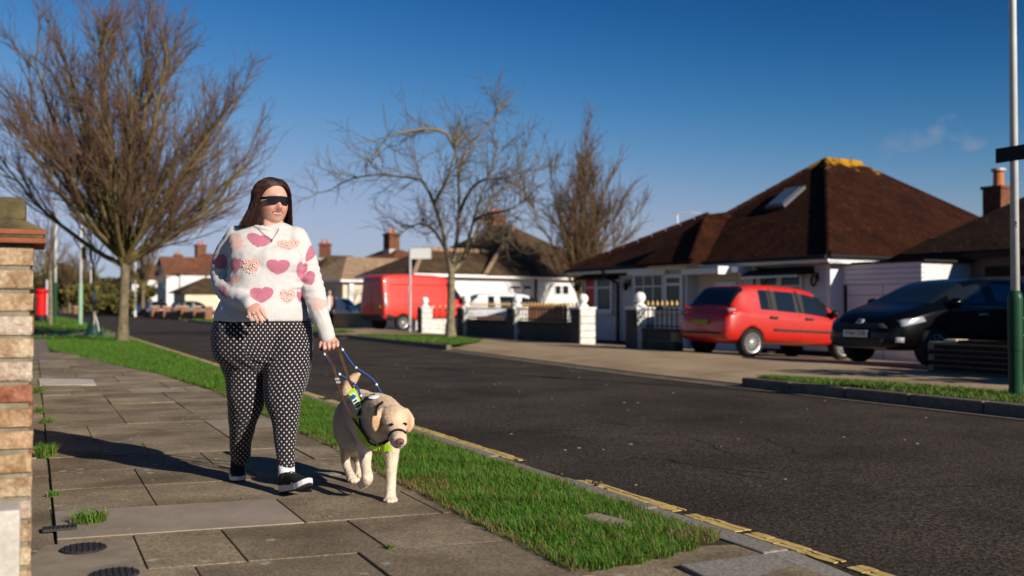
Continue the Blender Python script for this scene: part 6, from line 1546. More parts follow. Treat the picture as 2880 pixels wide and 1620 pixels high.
blend((face & ((np.abs(lx_-.007) < .0035) | (np.abs(lx_+.007) < .0035)) & (np.abs(lz_+.049) < .0035))*.7, (.14, .04, .03))
hands = co[:, 2] < HC.z-.45
blend(hands*.35, (.62, .27, .22))
set_color(body_me, 'col', col)
m_skin = M('skin', (.9, .9, .9), (1, 1, 1), scale=60, attr='col', rough=.48, spec=.35, sss=.12, bump=.08, bscale=300, dist=.002)
body = meshobj('body', body_me, m_skin, PE)
m_nail = M('navy_nail_polish', (.01, .012, .035), rough=.2, coat=.5)
for q in fR: MB().ell(W(q[-1][0], q[-1][1]+1.5, q[-1][2]-.006), (.0062, .004, .0085), 8, 6).build('finger_nail', m_nail, body, smooth=True)
MB().ell(W(903, 983, -.146), (.006, .004, .008), 8, 6).build('finger_nail', m_nail, body, smooth=True)
m_silver = M('silver', (.6, .58, .55), rough=.25, metal=.9)
def ring_(c, r, ax): 
    mb = MB(); mb.lathe(c, [(r, -.003), (r+.0018, -.002), (r+.0018, .002), (r, .003)], 14, ax=ax); return mb.build('finger_ring', m_silver, PE)
ring_(W(716, 886, -.341), .0095, W(718, 893, -.345)-W(711, 878, -.335)); ring_(W(937, 969, -.15), .0108, W(937, 975, -.158)-W(937, 962, -.135))
# ---- jumper
jm = MB(); stack(jm, torso, 44, 4); limb(jm, [lr(p, r_) for p, r_ in armR], 20, 6); limb(jm, [lr(p, r_) for p, r_ in armL], 20, 6)
limb(jm, [lr(W(700, 668, .03), .09, .08), lr(W(752, 664, .03), .1, .09), lr(W(800, 670, .03), .09, .08)], 18, 5)
limb(jm, [lr(W(706, 735, -.055), .10, .10), lr(W(755, 742, -.075), .11, .11), lr(W(800, 737, -.055), .10, .10)], 20, 4)
jme = remesh(jm, .0052, 20, .5); displace(jme, .006, 9, 1, .0022, 30)
co = verts_np(jme); no = normals_np(jme)
# fold creases at elbows and under the arms
def folds(cx, rad, direction, wl, amp):
    d = co-np.array(cx); dist = np.linalg.norm(d, axis=1); s_ = d@np.array(direction.normalized()); w = np.exp(-(dist/rad)**2)
    return (amp*w*np.sin(2*np.pi*s_/wl+1.3*np.sin(d[:, 2]*30)))[:, None]*no
co2 = co+folds(W(628, 790, -.02), .10, W(640, 840)-W(610, 760), .034, .0050)+folds(W(872, 775, -.02), .09, W(880, 830)-W(860, 740), .034, .0045)+folds(W(672, 735, -.08), .08, W(690, 760)-W(660, 700), .04, .004)+folds(W(850, 800, -.05), .08, W(845, 850)-W(860, 760), .04, .004)
jme.vertices.foreach_set('co', co2.astype(np.float32).ravel()); jme.update(); co = verts_np(jme)
x, y, z = co[:, 0], co[:, 1], co[:, 2]-CAMH
ff = y*math.cos(TILT)+z*math.sin(TILT); vv = -y*math.sin(TILT)+z*math.cos(TILT); PX = 1440+FPX*x/ff; PY = 810-FPX*vv/ff
front = (no@np.array(Vector((.24, -.97, 0)))) > -.05
DKP = (.44, .145, .205); PLP = (.66, .40, .355)
hearts = [(727.6, 677, 70, 37, 12, DKP), (810.5, 689, 66, 30, -3, PLP), (665, 682, 42, 46, -38, PLP), (621, 739, 44, 42, -35, DKP), (663, 748, 30, 46, 12, DKP), (704, 749, 58, 43, -5, PLP), (782, 751, 67, 43, 2, DKP), (847, 760, 30, 46, 18, DKP), (868, 784, 44, 38, -28, DKP), (874, 714, 26, 54, 30, DKP), (653, 788, 52, 26, -4, PLP), (736, 830, 67, 44, -3, DKP), (808.5, 834, 45, 41, 0, PLP), (843, 835, 16, 34, -8, DKP), (898.6, 857, 42, 36, 15, PLP), (630, 822, 22, 40, -30, DKP)]
jc = np.tile(np.array([.56, .545, .53]), (len(co), 1)); jc *= (1-.05*nrg.uniform(0, 1, len(co))**2)[:, None]
for cx, cy, w, h, rt, c in hearts:
    a = R(rt); dx = PX-cx; dy = PY-cy; u = (dx*math.cos(a)+dy*math.sin(a))/(w/2); v = -(-dx*math.sin(a)+dy*math.cos(a))/(h/2)
    X = u*1.14; Y = v*1.08+.16; ins = ((X*X+Y*Y-1)**3-X*X*Y**3) < 0
    jc[ins & front] = np.array(c)*nrg.uniform(.9, 1.08, (int((ins & front).sum()), 1))
set_color(jme, 'col', jc)
# rib coordinates for hem and cuffs
zh = W(736, 904).z; th = np.arctan2((co-np.array(W(740, 870)))@np.array(fv), (co-np.array(W(740, 870)))@np.array(rv))
rib = np.zeros(len(co)); arc = th*.24
cuf = np.zeros(len(co), bool)
hem = (co[:, 2] < zh+.075) & (np.abs((co-np.array(W(738, 880)))@np.array(rv)) < .27)
for p0, p1, m_ in ((W(685, 846, -.22), W(704, 854, -.29), .1), (W(909, 912, -.09), W(922, 950, -.11), .1)):
    ax = (p1-p0); L_ = ax.length; ax.normalize(); d = co-np.array(p0); t = d@np.array(ax); perp = d-t[:, None]*np.array(ax); rr = np.linalg.norm(perp, axis=1)
    k = (t > 0) & (t < L_+.06) & (rr < .055); cuf |= k; sx_ = ax.cross(Z).normalized(); sy_ = ax.cross(sx_)
    arc[k] = (np.arctan2(perp@np.array(sy_), perp@np.array(sx_))*.042)[k]
hem &= ~cuf
rib[hem | cuf] = 1
at_ = jme.attributes.new('ribuv', 'FLOAT_VECTOR', 'POINT'); at_.data.foreach_set('vector', np.stack([arc, co[:, 2], rib], 1).astype(np.float32).ravel())
m_knit = M('fluffy_knit', (.93, .93, .93), (1, 1, 1), scale=90, attr='col', rough=.95, spec=.1, sheen=.35, bump=.55, bscale=230, dist=.004)
N, L, B = nodes_of(m_knit); at2 = N.new('ShaderNodeAttribute'); at2.attribute_name = 'ribuv'; sx = N.new('ShaderNodeSeparateXYZ'); L.new(at2.outputs['Vector'], sx.inputs[0])
sn = N.new('ShaderNodeMath'); sn.operation = 'MULTIPLY'; sn.inputs[1].default_value = 2*math.pi/.0085; L.new(sx.outputs[0], sn.inputs[0]); si = N.new('ShaderNodeMath'); si.operation = 'SINE'; L.new(sn.outputs[0], si.inputs[0])
mu = N.new('ShaderNodeMath'); mu.operation = 'MULTIPLY'; L.new(si.outputs[0], mu.inputs[0]); L.new(sx.outputs[2], mu.inputs[1])
b0_ = [n for n in N if n.type == 'BUMP'][0]; b2_ = N.new('ShaderNodeBump'); b2_.inputs['Strength'].default_value = .3; b2_.inputs['Distance'].default_value = .003; L.new(mu.outputs[0], b2_.inputs['Height']); L.new(b0_.outputs[0], b2_.inputs['Normal']); L.new(b2_.outputs[0], B.inputs['Normal'])
jumper = meshobj('jumper', jme, m_knit, PE)
bj = bmesh.new(); bj.from_mesh(jme); jb = BVHTree.FromBMesh(bj); bj.free()
def onj(px, py, off=.004):
    o = Vector((0, 0, CAMH)); d = ray(px, py).normalized(); h_ = jb.ray_cast(o, d); return (h_[0]+h_[1]*off) if h_[0] else at(px, py, WD-.15)
# neck rib
ncen = [W(752+54*math.cos(a)*.92, 634+8*math.cos(a)-0*math.sin(a), .03) for a in ()]
mb = MB(); pts = []
for i in range(25):
    a = 2*math.pi*i/24; c = W(756, 643, .025); pts.append(c+rv*(.086*math.cos(a))+fv*(.080*math.sin(a))+Z*(-.020*math.sin(a)+.008-.007*math.cos(a)))
mb.tube(pts, .0125, 10); mb.build('collar', M('collar_rib', (.54, .525, .51), (.57, .555, .54), scale=200, rough=.95, bump=.4, bscale=300, dist=.003), jumper, smooth=True)
# pearls stitched on the pale hearts
m_pearl = M('pearl', (.62, .56, .5), rough=.2, coat=.5); mb = MB()
for cx, cy, w, h, rt, c in hearts:
    if c is PLP and cx in (704, 810.5, 808.5):
        for i in range(26):
            for tr in range(8):
                u, v = rng.uniform(-.95, .95), rng.uniform(-.9, .8); X, Y = u*1.2, v*1.15+.15
                if ((X*X+Y*Y-1)**3-X*X*Y**3) < 0:
                    p = onj(cx+u*w/2, cy-v*h/2, .003); r_ = rng.choice((.0032, .0036, .0042)); mb.ell(p, (r_, r_, r_), 7, 5); break
o = mb.build('pearls', m_pearl, jumper, smooth=True); o['kind'] = 'stuff'
pts = [onj(px, py, .006) for px, py in ((728, 646), (737, 656), (746, 665), (755, 672), (764, 676), (771, 668), (778, 658), (784, 646))]
MB().tube([W(727, 640, -.04)]+pts+[W(785, 640, -.04)], .0016, 5).build('necklace', m_silver, PE)
pp = onj(764, 679, .008); mb = MB(); mb.box(pp, (.004, .003, .018)); mb.box(pp+Z*.003, (.012, .003, .004)); mb.build('necklace_pendant', m_silver, PE)
# ---- leggings
lm = MB(); stack(lm, pelvis, 44, 4); limb(lm, legR, 24, 6, ref=rv); limb(lm, legL, 24, 6, ref=rv)
lme = remesh(lm, .006, 16, .5); displace(lme, .006, 8, 4, .002, 26)
co = verts_np(lme); no = normals_np(lme)
co2 = co+folds(W(800, 985, -.15), .09, W(820, 1020)-W(780, 960), .045, .005)+folds(W(742, 1005, -.16), .06, Vector((.3, 0, 1)), .035, .005)+folds(W(700, 1010, -.12), .08, W(690, 1040)-W(720, 990), .045, .004)+folds(W(800, 1165, -.2), .06, Vector((.15, 0, 1)), .032, .0035)+folds(W(682, 1185, 0), .06, Vector((-.15, 0, 1)), .032, .0035)+folds(W(804, 1285, -.2), .05, Vector((0, 0, 1)), .026, .003)
lme.vertices.foreach_set('co', co2.astype(np.float32).ravel()); lme.update(); co = verts_np(lme)
def legfield(rows):
    A = cat(rows, 10)[:, :3]; A = A[np.argsort(A[:, 2])]
    cx = np.interp(co[:, 2], A[:, 2], A[:, 0]); cy = np.interp(co[:, 2], A[:, 2], A[:, 1]); dx = co[:, 0]-cx; dy = co[:, 1]-cy
    u = dx*rv.x+dy*rv.y; v = dx*fv.x+dy*fv.y; return np.arctan2(u, v), np.hypot(u, v)
t1, r1 = legfield(legR); t2, r2 = legfield(legL)
mid = .5*(np.array(W(740, 1000))@np.array(rv))*2; isl = (co@np.array(rv)) > mid+np.where(co[:, 2] < W(742, 1130).z, (co[:, 2]*0), 0)
isl = r2 < r1
tt = np.where(isl, t2, t1); rr_ = np.where(isl, r2, r1); re = .2*np.interp(co[:, 2], [W(0, 1317).z, W(0, 1123).z, W(0, 985).z], [.06, .095, .17])+.8*np.clip(rr_, .05, .25)
at_ = lme.attributes.new('patuv', 'FLOAT_VECTOR', 'POINT'); at_.data.foreach_set('vector', np.stack([tt*re+isl*.31, co[:, 2], np.zeros(len(co))], 1).astype(np.float32).ravel())
m_leg = M('patterned_leggings', (.012, .010, .010), rough=.8, spec=.2, bump=.25, bscale=90, sheen=.15, dist=.004); N, L, B = nodes_of(m_leg)
at2 = N.new('ShaderNodeAttribute'); at2.attribute_name = 'patuv'; sx = N.new('ShaderNodeSeparateXYZ'); L.new(at2.outputs['Vector'], sx.inputs[0])
def mth(op, a, b=None, c=None):
    n = N.new('ShaderNodeMath'); n.operation = op
    for i, q in enumerate((a, b, c)):
        if q is None: continue
        if isinstance(q, (int, float)): n.inputs[i].default_value = q
        else: L.new(q, n.inputs[i])
    return n.outputs[0]
P1 = mth('MULTIPLY', sx.outputs[0], 1/.0275); Q1 = mth('MULTIPLY', sx.outputs[1], 1/.030)
def diamond(off):
    fx = mth('ABSOLUTE', mth('SUBTRACT', mth('FRACT', mth('ADD', P1, off)), .5)); fy = mth('ABSOLUTE', mth('SUBTRACT', mth('FRACT', mth('ADD', Q1, off)), .5))
    return mth('ADD', fx, fy)
dm_ = mth('MINIMUM', diamond(10.0), diamond(10.5)); mr = N.new('ShaderNodeMapRange'); mr.inputs[1].default_value = .21; mr.inputs[2].default_value = .16; L.new(dm_, mr.inputs[0])
mx = N.new('ShaderNodeMix'); mx.data_type = 'RGBA'; L.new(mr.outputs[0], mx.inputs[0]); mx.inputs[6].default_value = (.010, .008, .009, 1); mx.inputs[7].default_value = (.46, .43, .46, 1); L.new(mx.outputs[2], B.inputs['Base Color'])
leggings = meshobj('leggings', lme, m_leg, PE)
# ---- socks and trainers
m_sock = M('white_sock', (.7, .68, .7), rough=.9); m_shoe = M('black_mesh_trainer', (.010, .010, .011), (.02, .02, .021), scale=60, rough=.75, bump=.3, bscale=200); m_sole = M('pale_sole', (.52, .51, .50), (.62, .61, .6), scale=20, rough=.7); m_outs = M('dark_outsole', (.03, .028, .026), rough=.8)
def shoe(heel, ang, pitch, roll=0, L_=.265):
    T = Matrix.Translation(heel) @ Matrix.Rotation(ang-math.pi/2, 4, 'Z') @ Matrix.Rotation(roll, 4, 'X') @ Matrix.Rotation(-pitch, 4, 'Y')
    def q(x, y, z): return T @ Vector((x, y, z))
    def outline(x): return float(np.interp(x/L_, [0, .04, .15, .4, .55, .72, .88, .97, 1], [.012, .024, .033, .031, .038, .046, .042, .026, .006]))
    def slab_(z0, z1, k0, k1, rise=0):
        mb = MB(); n = 22; lo = []; hi = []
        for sgn in (1, -1):
            for i in (range(n+1) if sgn == 1 else range(n, -1, -1)):
                x = L_*i/n; y = sgn*outline(x); up = rise*max(0, x/L_-.68)**2*8
                lo.append(q(x, y*k0, z0+up)); hi.append(q(x, y*k1, z1+up*.8+.008*max(0, 1-x/.07)))
        m = len(lo); mb.add(lo+hi, [tuple(range(m))[::-1], tuple(range(m, 2*m))]+[(i, (i+1) % m, m+(i+1) % m, m+i) for i in range(m)]); return mb
    so_ = slab_(.006, .034, 1.0, 1.03, .03).build('midsole', m_sole, PE); slab_(-.002, .008, .97, 1.0, .03).build('outsole', m_outs, so_)
    um = MB()
    limb(um, [lr(q(.035, 0, .05), .032, .034), lr(q(.09, 0, .055), .033, .038), lr(q(.14, 0, .05), .037, .034), lr(q(.19, 0, .042), .041, .026), lr(q(.235, 0, .04), .034, .02)], 18, 5, ref=(T.to_3x3() @ Vector((0, 1, 0))))
    limb(um, [lr(q(.04, 0, .055), .034, .042), lr(q(.050, 0, .068), .035, .043), lr(q(.054, 0, .080), .034, .042)], 18, 3, ref=(T.to_3x3() @ Vector((0, 1, 0))))
    up_ = meshobj('trainer_upper', remesh(um, .004, 3, .5), m_shoe, PE)
    for i in range(5): MB().tube([q(.10+.018*i, -.02, .092-.008*i), q(.105+.018*i, 0, .098-.009*i), q(.11+.018*i, .02, .092-.008*i)], .003, 6).build('lace', m_outs, up_)
    return q, up_, so_
qf, upf, sof = shoe(ground(793, 1388, 0)+Z*.004, -(math.pi/2-R(44))+math.pi/2, R(12))
# tick-shaped emblem on the outer side of the front trainer
um_b = bmesh.new(); um_b.from_mesh(upf.data); ub = BVHTree.FromBMesh(um_b); um_b.free()
def on_up(px, py):
    h_ = ub.ray_cast(Vector((0, 0, CAMH)), ray(px, py).normalized()); return h_[0]+h_[1]*.002 if h_[0] else None
sw = [(798, 1361), (804, 1366), (811, 1369), (817, 1369), (822, 1364), (821, 1357)]; rr = [.0014, .003, .0042, .004, .0026, .0008]
pts = [(on_up(*p), r_) for p, r_ in zip(sw, rr)]; pts = [p for p in pts if p[0] is not None]
if len(pts) > 2: MB().tube([p[0] for p in pts], [p[1] for p in pts], 6).build('side_emblem', m_sole, upf, smooth=True)
MB().tube([W(805, 1305, -.18), W(806, 1330, -.18), W(806, 1345, -.18)], [.041, .042, .042], 18).build('sock', m_sock, PE, smooth=True)
toe = ground(669, 1357, 0); ang = R(18); dr = Vector((math.sin(ang), -math.cos(ang), 0)); pt = R(-24)
heel = toe-dr*(.235*math.cos(pt))+Z*(.235*math.sin(-pt)); qr, upr, sor = shoe(heel+Z*.002, ang, pt)
MB().tube([W(677, 1276, .19), W(677, 1290, .20), qr(.05, 0, .09)], [.045, .044, .038], 18).build('sock', m_sock, PE, smooth=True)
# ---- hair
m_hair = M('brown_hair', (1, 1, 1), attr='col', rough=.42, spec=.45)
hb_ = MB(); hc2 = H_(0, -.014, .01)
limb(hb_, [lr(H_(0, -.02, .06), .078, .072), lr(H_(-.003, -.03, .0), .088, .075), lr(H_(-.008, -.035, -.07), .098, .068), lr(H_(-.012, -.035, -.115), .104, .06)], 24, 4, ref=hr)
hbase = remesh(hb_, .006, 4, .5); co = verts_np(hbase); set_color(hbase, 'col', np.tile(np.array([.020, .008, .005]), (len(co), 1)))
hair = meshobj('hair', hbase, m_hair, PE)
hr_ = np.random.default_rng(9); VS = []; FS = []; CS = []; off = 0
def hstrand(pts, r, c):
    global off
    pts = np.array(pts); n = len(pts); T = np.gradient(pts, axis=0); T /= np.linalg.norm(T, axis=1, keepdims=True)
    out = pts-np.array(HC); out[:, 2] *= .2; out /= np.linalg.norm(out, axis=1, keepdims=True)+1e-6
    X = np.cross(T, out); X /= np.linalg.norm(X, axis=1, keepdims=True)+1e-6; Yv = np.cross(X, T)
    tap = np.interp(np.linspace(0, 1, n), [0, .1, .8, 1], [.6, 1, 1, .25])*r
    ring = np.stack([pts+X*tap[:, None], pts+Yv*tap[:, None]*.5, pts-X*tap[:, None]], 1).reshape(-1, 3)
    VS.append(ring)
    for i in range(n-1):
        for j in range(3):
            k = (j+1) % 3; FS.append((off+i*3+j, off+i*3+k, off+(i+1)*3+k, off+(i+1)*3+j))
    CS.append(np.tile(c, (n*3, 1))); off += n*3
for sdn in (-1, 1):
    for i in range(2600):
        t = hr_.uniform(0, 1); lay = hr_.uniform(0, 1)           # t: front (0) to back (1) along the parting
        az = R(60)+(math.pi-R(60))*t**.85+hr_.normal(0, .05); az0 = az-R(30)*(1-t)
        root_y = .074-.16*t; root = (.010+sdn*.003*hr_.uniform(0, 1), root_y, .121*math.sqrt(max(.05, 1-(max(0, root_y)/.096)**2-(min(0, root_y)/.115)**2)))
        ex, ey = (.083+.018*lay), (.088+.018*lay)
        end_z = -.122-.022*hr_.uniform(0, 1)+.02*math.cos(az)-(.012 if sdn > 0 else 0)
        flare = (.062 if sdn < 0 else .016)*(.35+.65*lay)
        pts = [root]
        for u in np.linspace(.1, 1, 12):
            if u < .42:
                w = u/.42; e = math.sin(w*math.pi/2)**.9; aa = az0+(az-az0)*w; zz = root[2]*math.cos(w*math.pi/2)**.8+.004
                x_l = root[0]*(1-e)+math.sin(aa)*sdn*ex*e; y_l = root[1]*(1-e)+(math.cos(aa)*ey-.010)*e
                k_ = math.sqrt((x_l/.082)**2+(y_l/(.094 if y_l > 0 else .112))**2+(zz/.125)**2)
                if k_ < 1.0: x_l /= k_; y_l /= k_; zz /= k_
            else:
                w = (u-.42)/.58; zz = .004+(end_z)*w; k = 1+.03*math.sin(w*3.1); x_l = math.sin(az)*sdn*(ex*k+flare*w**1.6); y_l = math.cos(az)*(ey-.015*w)-.010-.018*w
            pts.append((x_l+hr_.normal(0, .0011), y_l+hr_.normal(0, .0011), zz))
        P3 = [np.array(H_(*p)) for p in pts]
        base = np.array([.015, .0055, .0032])+(np.array([.072, .022, .010])-np.array([.015, .0055, .0032]))*hr_.uniform(0, 1)**1.6*(.6+.4*lay)
        if i % 14 == 0: P3 = [p_+hr_.normal(0, .004, 3)*min(1, k_/4) for k_, p_ in enumerate(P3)]
        hstrand(P3, hr_.uniform(.0010, .0021), base)
hme = np_mesh('hair_strands', np.concatenate(VS), np.array(FS)); set_color(hme, 'col', np.concatenate(CS)); st_ = meshobj('hair_strands', hme, m_hair, hair); st_['kind'] = 'stuff'
# ---- sunglasses
m_lens = M('dark_lens', (.006, .005, .005), rough=.12, spec=.4); gl = MB(); nx, nz_ = 24, 6; vs = []
def gy(x): return .108-4.6*x*x
for layer in (0, -.004):
    for i in range(nx+1):
        x = -.060+.120*i/nx; top = .017-.05*abs(x); bot = -.023+.012*g(x, .009)+.45*max(0, abs(x)-.045)
        for j in range(nz_+1): z_ = bot+(top-bot)*j/nz_; vs.append(H_(x, gy(x)+layer, z_+.002))
w = nz_+1; n0 = (nx+1)*w
fs = [(i*w+j, (i+1)*w+j, (i+1)*w+j+1, i*w+j+1) for i in range(nx) for j in range(nz_)]; fs += [tuple(n0+k for k in f[::-1]) for f in fs]
rim = [i*w for i in range(nx+1)]+[nx*w+j for j in range(1, w)]+[i*w+nz_ for i in range(nx-1, -1, -1)]+[j for j in range(nz_-1, 0, -1)]
fs += [(rim[i], rim[(i+1) % len(rim)], rim[(i+1) % len(rim)]+n0, rim[i]+n0) for i in range(len(rim))]; gl.add(vs, fs); sg_ = gl.build('sunglasses', m_lens, PE)
for sg in (-1, 1): MB().tube([H_(sg*.059, gy(.059)-.002, .007), H_(sg*.073, .055, .009), H_(sg*.080, -.01, .010)], .0042, 8, flat=1.6).build('temple_arm', m_lens, sg_)
MB().ell(H_(-.079, .006, -.038), (.004, .004, .005), 8, 6).build('earring', m_silver, PE, smooth=True)
MB().ell(H_(.079, .006, -.038), (.004, .004, .005), 8, 6).build('earring', m_silver, PE, smooth=True)
# ================================================================== MAN STANDING FAR ACROSS THE ROAD
mc = at(927, 917, 46); mc.z = -.05
m_ = empty('person', mc, 'person in a dark open jacket and white shirt standing by the white car', 'person')
def Mn(x, y, z): return mc+Vector((x, y, z))
b_ = MB(); b_.ell(Mn(-.01, -.01, 1.64), (.08, .095, .115)); limb(b_, [lr(Mn(0, 0, 1.45), .06), lr(Mn(0, 0, 1.56), .055)], 12, 3)
limb(b_, [lr(Mn(0, 0, 1.42), .17, .1), lr(Mn(0, 0, 1.2), .16, .11), lr(Mn(0, 0, .95), .15, .11)], 16, 4)
for s_ in (-1, 1):
    limb(b_, [lr(Mn(s_*.09, 0, .92), .085), lr(Mn(s_*.1, 0, .5), .06), lr(Mn(s_*.1, 0, .12), .045)], 12, 4); limb(b_, [lr(Mn(s_*.2, 0, 1.38), .05), lr(Mn(s_*.25, .02, 1.1), .042), lr(Mn(s_*.22, -.08, .88), .035), lr(Mn(s_*.21, -.1, .80), .03, .015)], 12, 4)
    for k in range(4): limb(b_, [lr(Mn(s_*.21+.014*(k-1.5), -.1, .80), .009), lr(Mn(s_*.21+.014*(k-1.5), -.11, .73), .007)], 6, 2)
    limb(b_, [lr(Mn(s_*.21, -.125, .82), .01), lr(Mn(s_*.2, -.14, .77), .008)], 6, 2)
me = remesh(b_, .012, 3); co = verts_np(me); set_color(me, 'col', np.tile(np.array([.52, .29, .22]), (len(co), 1))); bo = meshobj('body', me, m_skin, m_)
j_ = MB(); limb(j_, [lr(Mn(0, .03, 1.44), .2, .1), lr(Mn(0, .03, 1.2), .19, .115), lr(Mn(0, .03, .85), .19, .12)], 16, 4)
for s_ in (-1, 1): limb(j_, [lr(Mn(s_*.19, 0, 1.4), .07), lr(Mn(s_*.26, .02, 1.1), .06), lr(Mn(s_*.225, -.08, .87), .05)], 12, 4)
meshobj('jacket', remesh(j_, .014, 3), M('dark_cloth', (.012, .011, .012), rough=.9), m_)
j_ = MB(); limb(j_, [lr(Mn(-.03, -.05, 1.45), .085, .06), lr(Mn(-.03, -.055, 1.2), .1, .075), lr(Mn(-.03, -.05, .88), .1, .08)], 14, 4); meshobj('shirt', remesh(j_, .014, 3), M('white_cloth', (.72, .72, .74), rough=.9), m_)
j_ = MB()
for s_ in (-1, 1): limb(j_, [lr(Mn(s_*.08, 0, .95), .11), lr(Mn(s_*.1, 0, .5), .08), lr(Mn(s_*.1, 0, .1), .07)], 12, 4)
meshobj('trousers', remesh(j_, .014, 3), M('dark_cloth2', (.015, .014, .016), rough=.9), m_)
for s_ in (-1, 1):
    j_ = MB(); limb(j_, [lr(Mn(s_*.1, .02, .06), .045), lr(Mn(s_*.11, -.15, .045), .04, .03)], 10, 3); meshobj('shoe', remesh(j_, .012, 2), M('blue_shoe', (.03, .08, .3), rough=.6), m_)
j_ = MB(); j_.ell(Mn(-.01, .012, 1.675), (.082, .09, .09)); j_.build('hair', M('short_grey_hair', (.12, .10, .09), rough=.8), m_, smooth=True)
# ================================================================== GUIDE DOG
DG = empty('dog', ground(1040, 1385, 0), 'pale golden Labrador guide dog walking on the pavement beside the woman', 'dog')
D = lambda px, py, dep: at(px, py, dep)
fd = Vector((.461, -.887, 0)); ld = Vector((.887, .461, 0))
db = MB()
def V3(x, y, z): return Vector((x, y, z))
limb(db, [lr(V3(-.855, 5.57, .385), .085, .085), lr(V3(-.845, 5.52, .395), .105, .105), lr(V3(-.80, 5.40, .385), .105, .115), lr(V3(-.735, 5.24, .365), .116, .14), lr(V3(-.685, 5.10, .36), .118, .155), lr(V3(-.655, 5.02, .365), .10, .13), lr(V3(-.64, 4.98, .37), .075, .10)], 22, 6, ref=ld)
limb(db, [lr(V3(-.69, 5.10, .44), .085, .075), lr(V3(-.655, 5.0, .435), .085, .085), lr(V3(-.615, 4.91, .43), .074, .078), lr(V3(-.58, 4.85, .42), .064, .066)], 18, 5, ref=ld)
hfd = (D(1126, 1243, 4.63)-D(1108, 1172, 4.82)).normalized(); 
db.ell(D(1109, 1171, 4.82), (.066, .075, .056), 20, 14, Matrix.Rotation(math.atan2(-fd.x, -fd.y)*-1, 3, 'Z'))
limb(db, [lr(D(1111, 1180, 4.79), .062, .05), lr(D(1114, 1200, 4.755), .05, .043), lr(D(1119, 1221, 4.705), .039, .035), lr(D(1123, 1236, 4.665), .036, .032), lr(D(1125, 1241, 4.65), .032, .026)], 18, 5, ref=ld)
limb(db, [lr(D(1112, 1222, 4.77), .036, .022), lr(D(1117, 1243, 4.71), .034, .022), lr(D(1120, 1253, 4.675), .028, .016)], 14, 4, ref=ld)   # lips and jaw
for sg, px in ((-1, 1101), (1, 1138)): db.ell(D(px, 1186, 4.765), (.017, .017, .011), 10, 8)       # brows
for a, b, c in (((1076, 1157, 4.815), (1063, 1178, 4.785), (1059, 1213, 4.79)), ((1139, 1156, 4.80), (1149, 1180, 4.785), (1150, 1212, 4.795))):
    limb(db, [lr(D(*a), .020, .014), lr(D(*b), .031, .011), lr(D((b[0]+c[0])/2, (b[1]+c[1])/2+4, b[2]), .027, .009), lr(D(*c), .012, .007)], 14, 5, ref=ld)
def leg(rows, toes, tsz=.0135):
    limb(db, [lr(D(*q[0]), *q[1:]) for q in rows], 14, 5, ref=ld)
    for t in toes: db.ell(D(*t), (tsz, tsz*1.35, tsz*.95), 10, 8, Matrix.Rotation(R(-27), 3, 'Z'))
leg([((1092, 1215, 5.0), .055, .075), ((1098, 1262, 4.99), .045, .055), ((1101, 1295, 4.98), .033, .036), ((1100, 1335, 4.945), .026, .028), ((1098, 1372, 4.92), .0265, .027), ((1098, 1392, 4.905), .027, .026), ((1099, 1402, 4.885), .03, .02)], [(1087, 1407, 4.875), (1095, 1408.5, 4.86), (1103, 1408.5, 4.86), (1111, 1406, 4.875)])
leg([((1040, 1210, 5.03), .055, .075), ((1030, 1260, 5.02), .045, .052), ((1027, 1290, 5.0), .033, .036), ((1030, 1322, 4.94), .026, .028), ((1033, 1345, 4.905), .028, .027), ((1026, 1357, 4.945), .024, .021), ((1019, 1363, 4.975), .026, .018)], [(1014, 1366, 4.985), (1020, 1369, 4.98), (1026, 1366, 4.975)], .012)
leg([((985, 1165, 5.5), .085, .095), ((975, 1200, 5.47), .075, .105), ((978, 1240, 5.43), .055, .075), ((975, 1265, 5.47), .034, .042), ((971, 1288, 5.53), .025, .028), ((977, 1316, 5.50), .022, .024), ((986, 1338, 5.46), .024, .025), ((992, 1347, 5.435), .029, .02)], [(985, 1350, 5.425), (992, 1352, 5.412), (999, 1352, 5.415), (1005, 1349, 5.43)])
leg([((1020, 1180, 5.56), .075, .09), ((1018, 1220, 5.54), .06, .085), ((1016, 1250, 5.53), .042, .055), ((1010, 1275, 5.59), .027, .03), ((1008, 1298, 5.63), .022, .023), ((1010, 1320, 5.6), .022, .023), ((1012, 1333, 5.575), .027, .02)], [(1005, 1336.5, 5.565), (1012, 1338, 5.555), (1019, 1337, 5.56)], .0125)
limb(db, [lr(D(978, 1118, 5.60), .036), lr(D(978, 1096, 5.63), .033), lr(D(986, 1076, 5.64), .030), lr(D(998, 1062, 5.64), .024), lr(D(1009, 1053, 5.63), .010)], 14, 5)
dme = remesh(db, .0042, 4, .45); displace(dme, .003, 14, 2, .0012, 60)
co = verts_np(dme); no = normals_np(dme)
ax = (co-np.array(V3(-.855, 5.57, 0)))@np.array(fd); hgt = co[:, 2]
t = np.clip((hgt-.2)/.3, 0, 1)[:, None]
dc = np.array([.76, .62, .47])*(1-t)+np.array([.62, .43, .27])*t
dc *= np.array([mnoise.noise(Vector(c)*22)*.10+1 for c in co])[:, None]
x, y, z = co[:, 0], co[:, 1], co[:, 2]-CAMH; ff = y*math.cos(TILT)+z*math.sin(TILT); vv = -y*math.sin(TILT)+z*math.cos(TILT); PX = 1440+FPX*x/ff; PY = 810-FPX*vv/ff
near = y < 4.9
def dab(cx, cy, rx, ry, c, k=1.0, m=None):
    global dc
    w = np.clip(1.6-1.6*np.sqrt(((PX-cx)/rx)**2+((PY-cy)/ry)**2), 0, 1)*(near if m is None else m)*k; dc = dc*(1-w[:, None])+np.array(c)*w[:, None]
dab(1060, 1190, 20, 34, (.54, .30, .155), .8); dab(1151, 1188, 9, 34, (.52, .27, .13), .8)
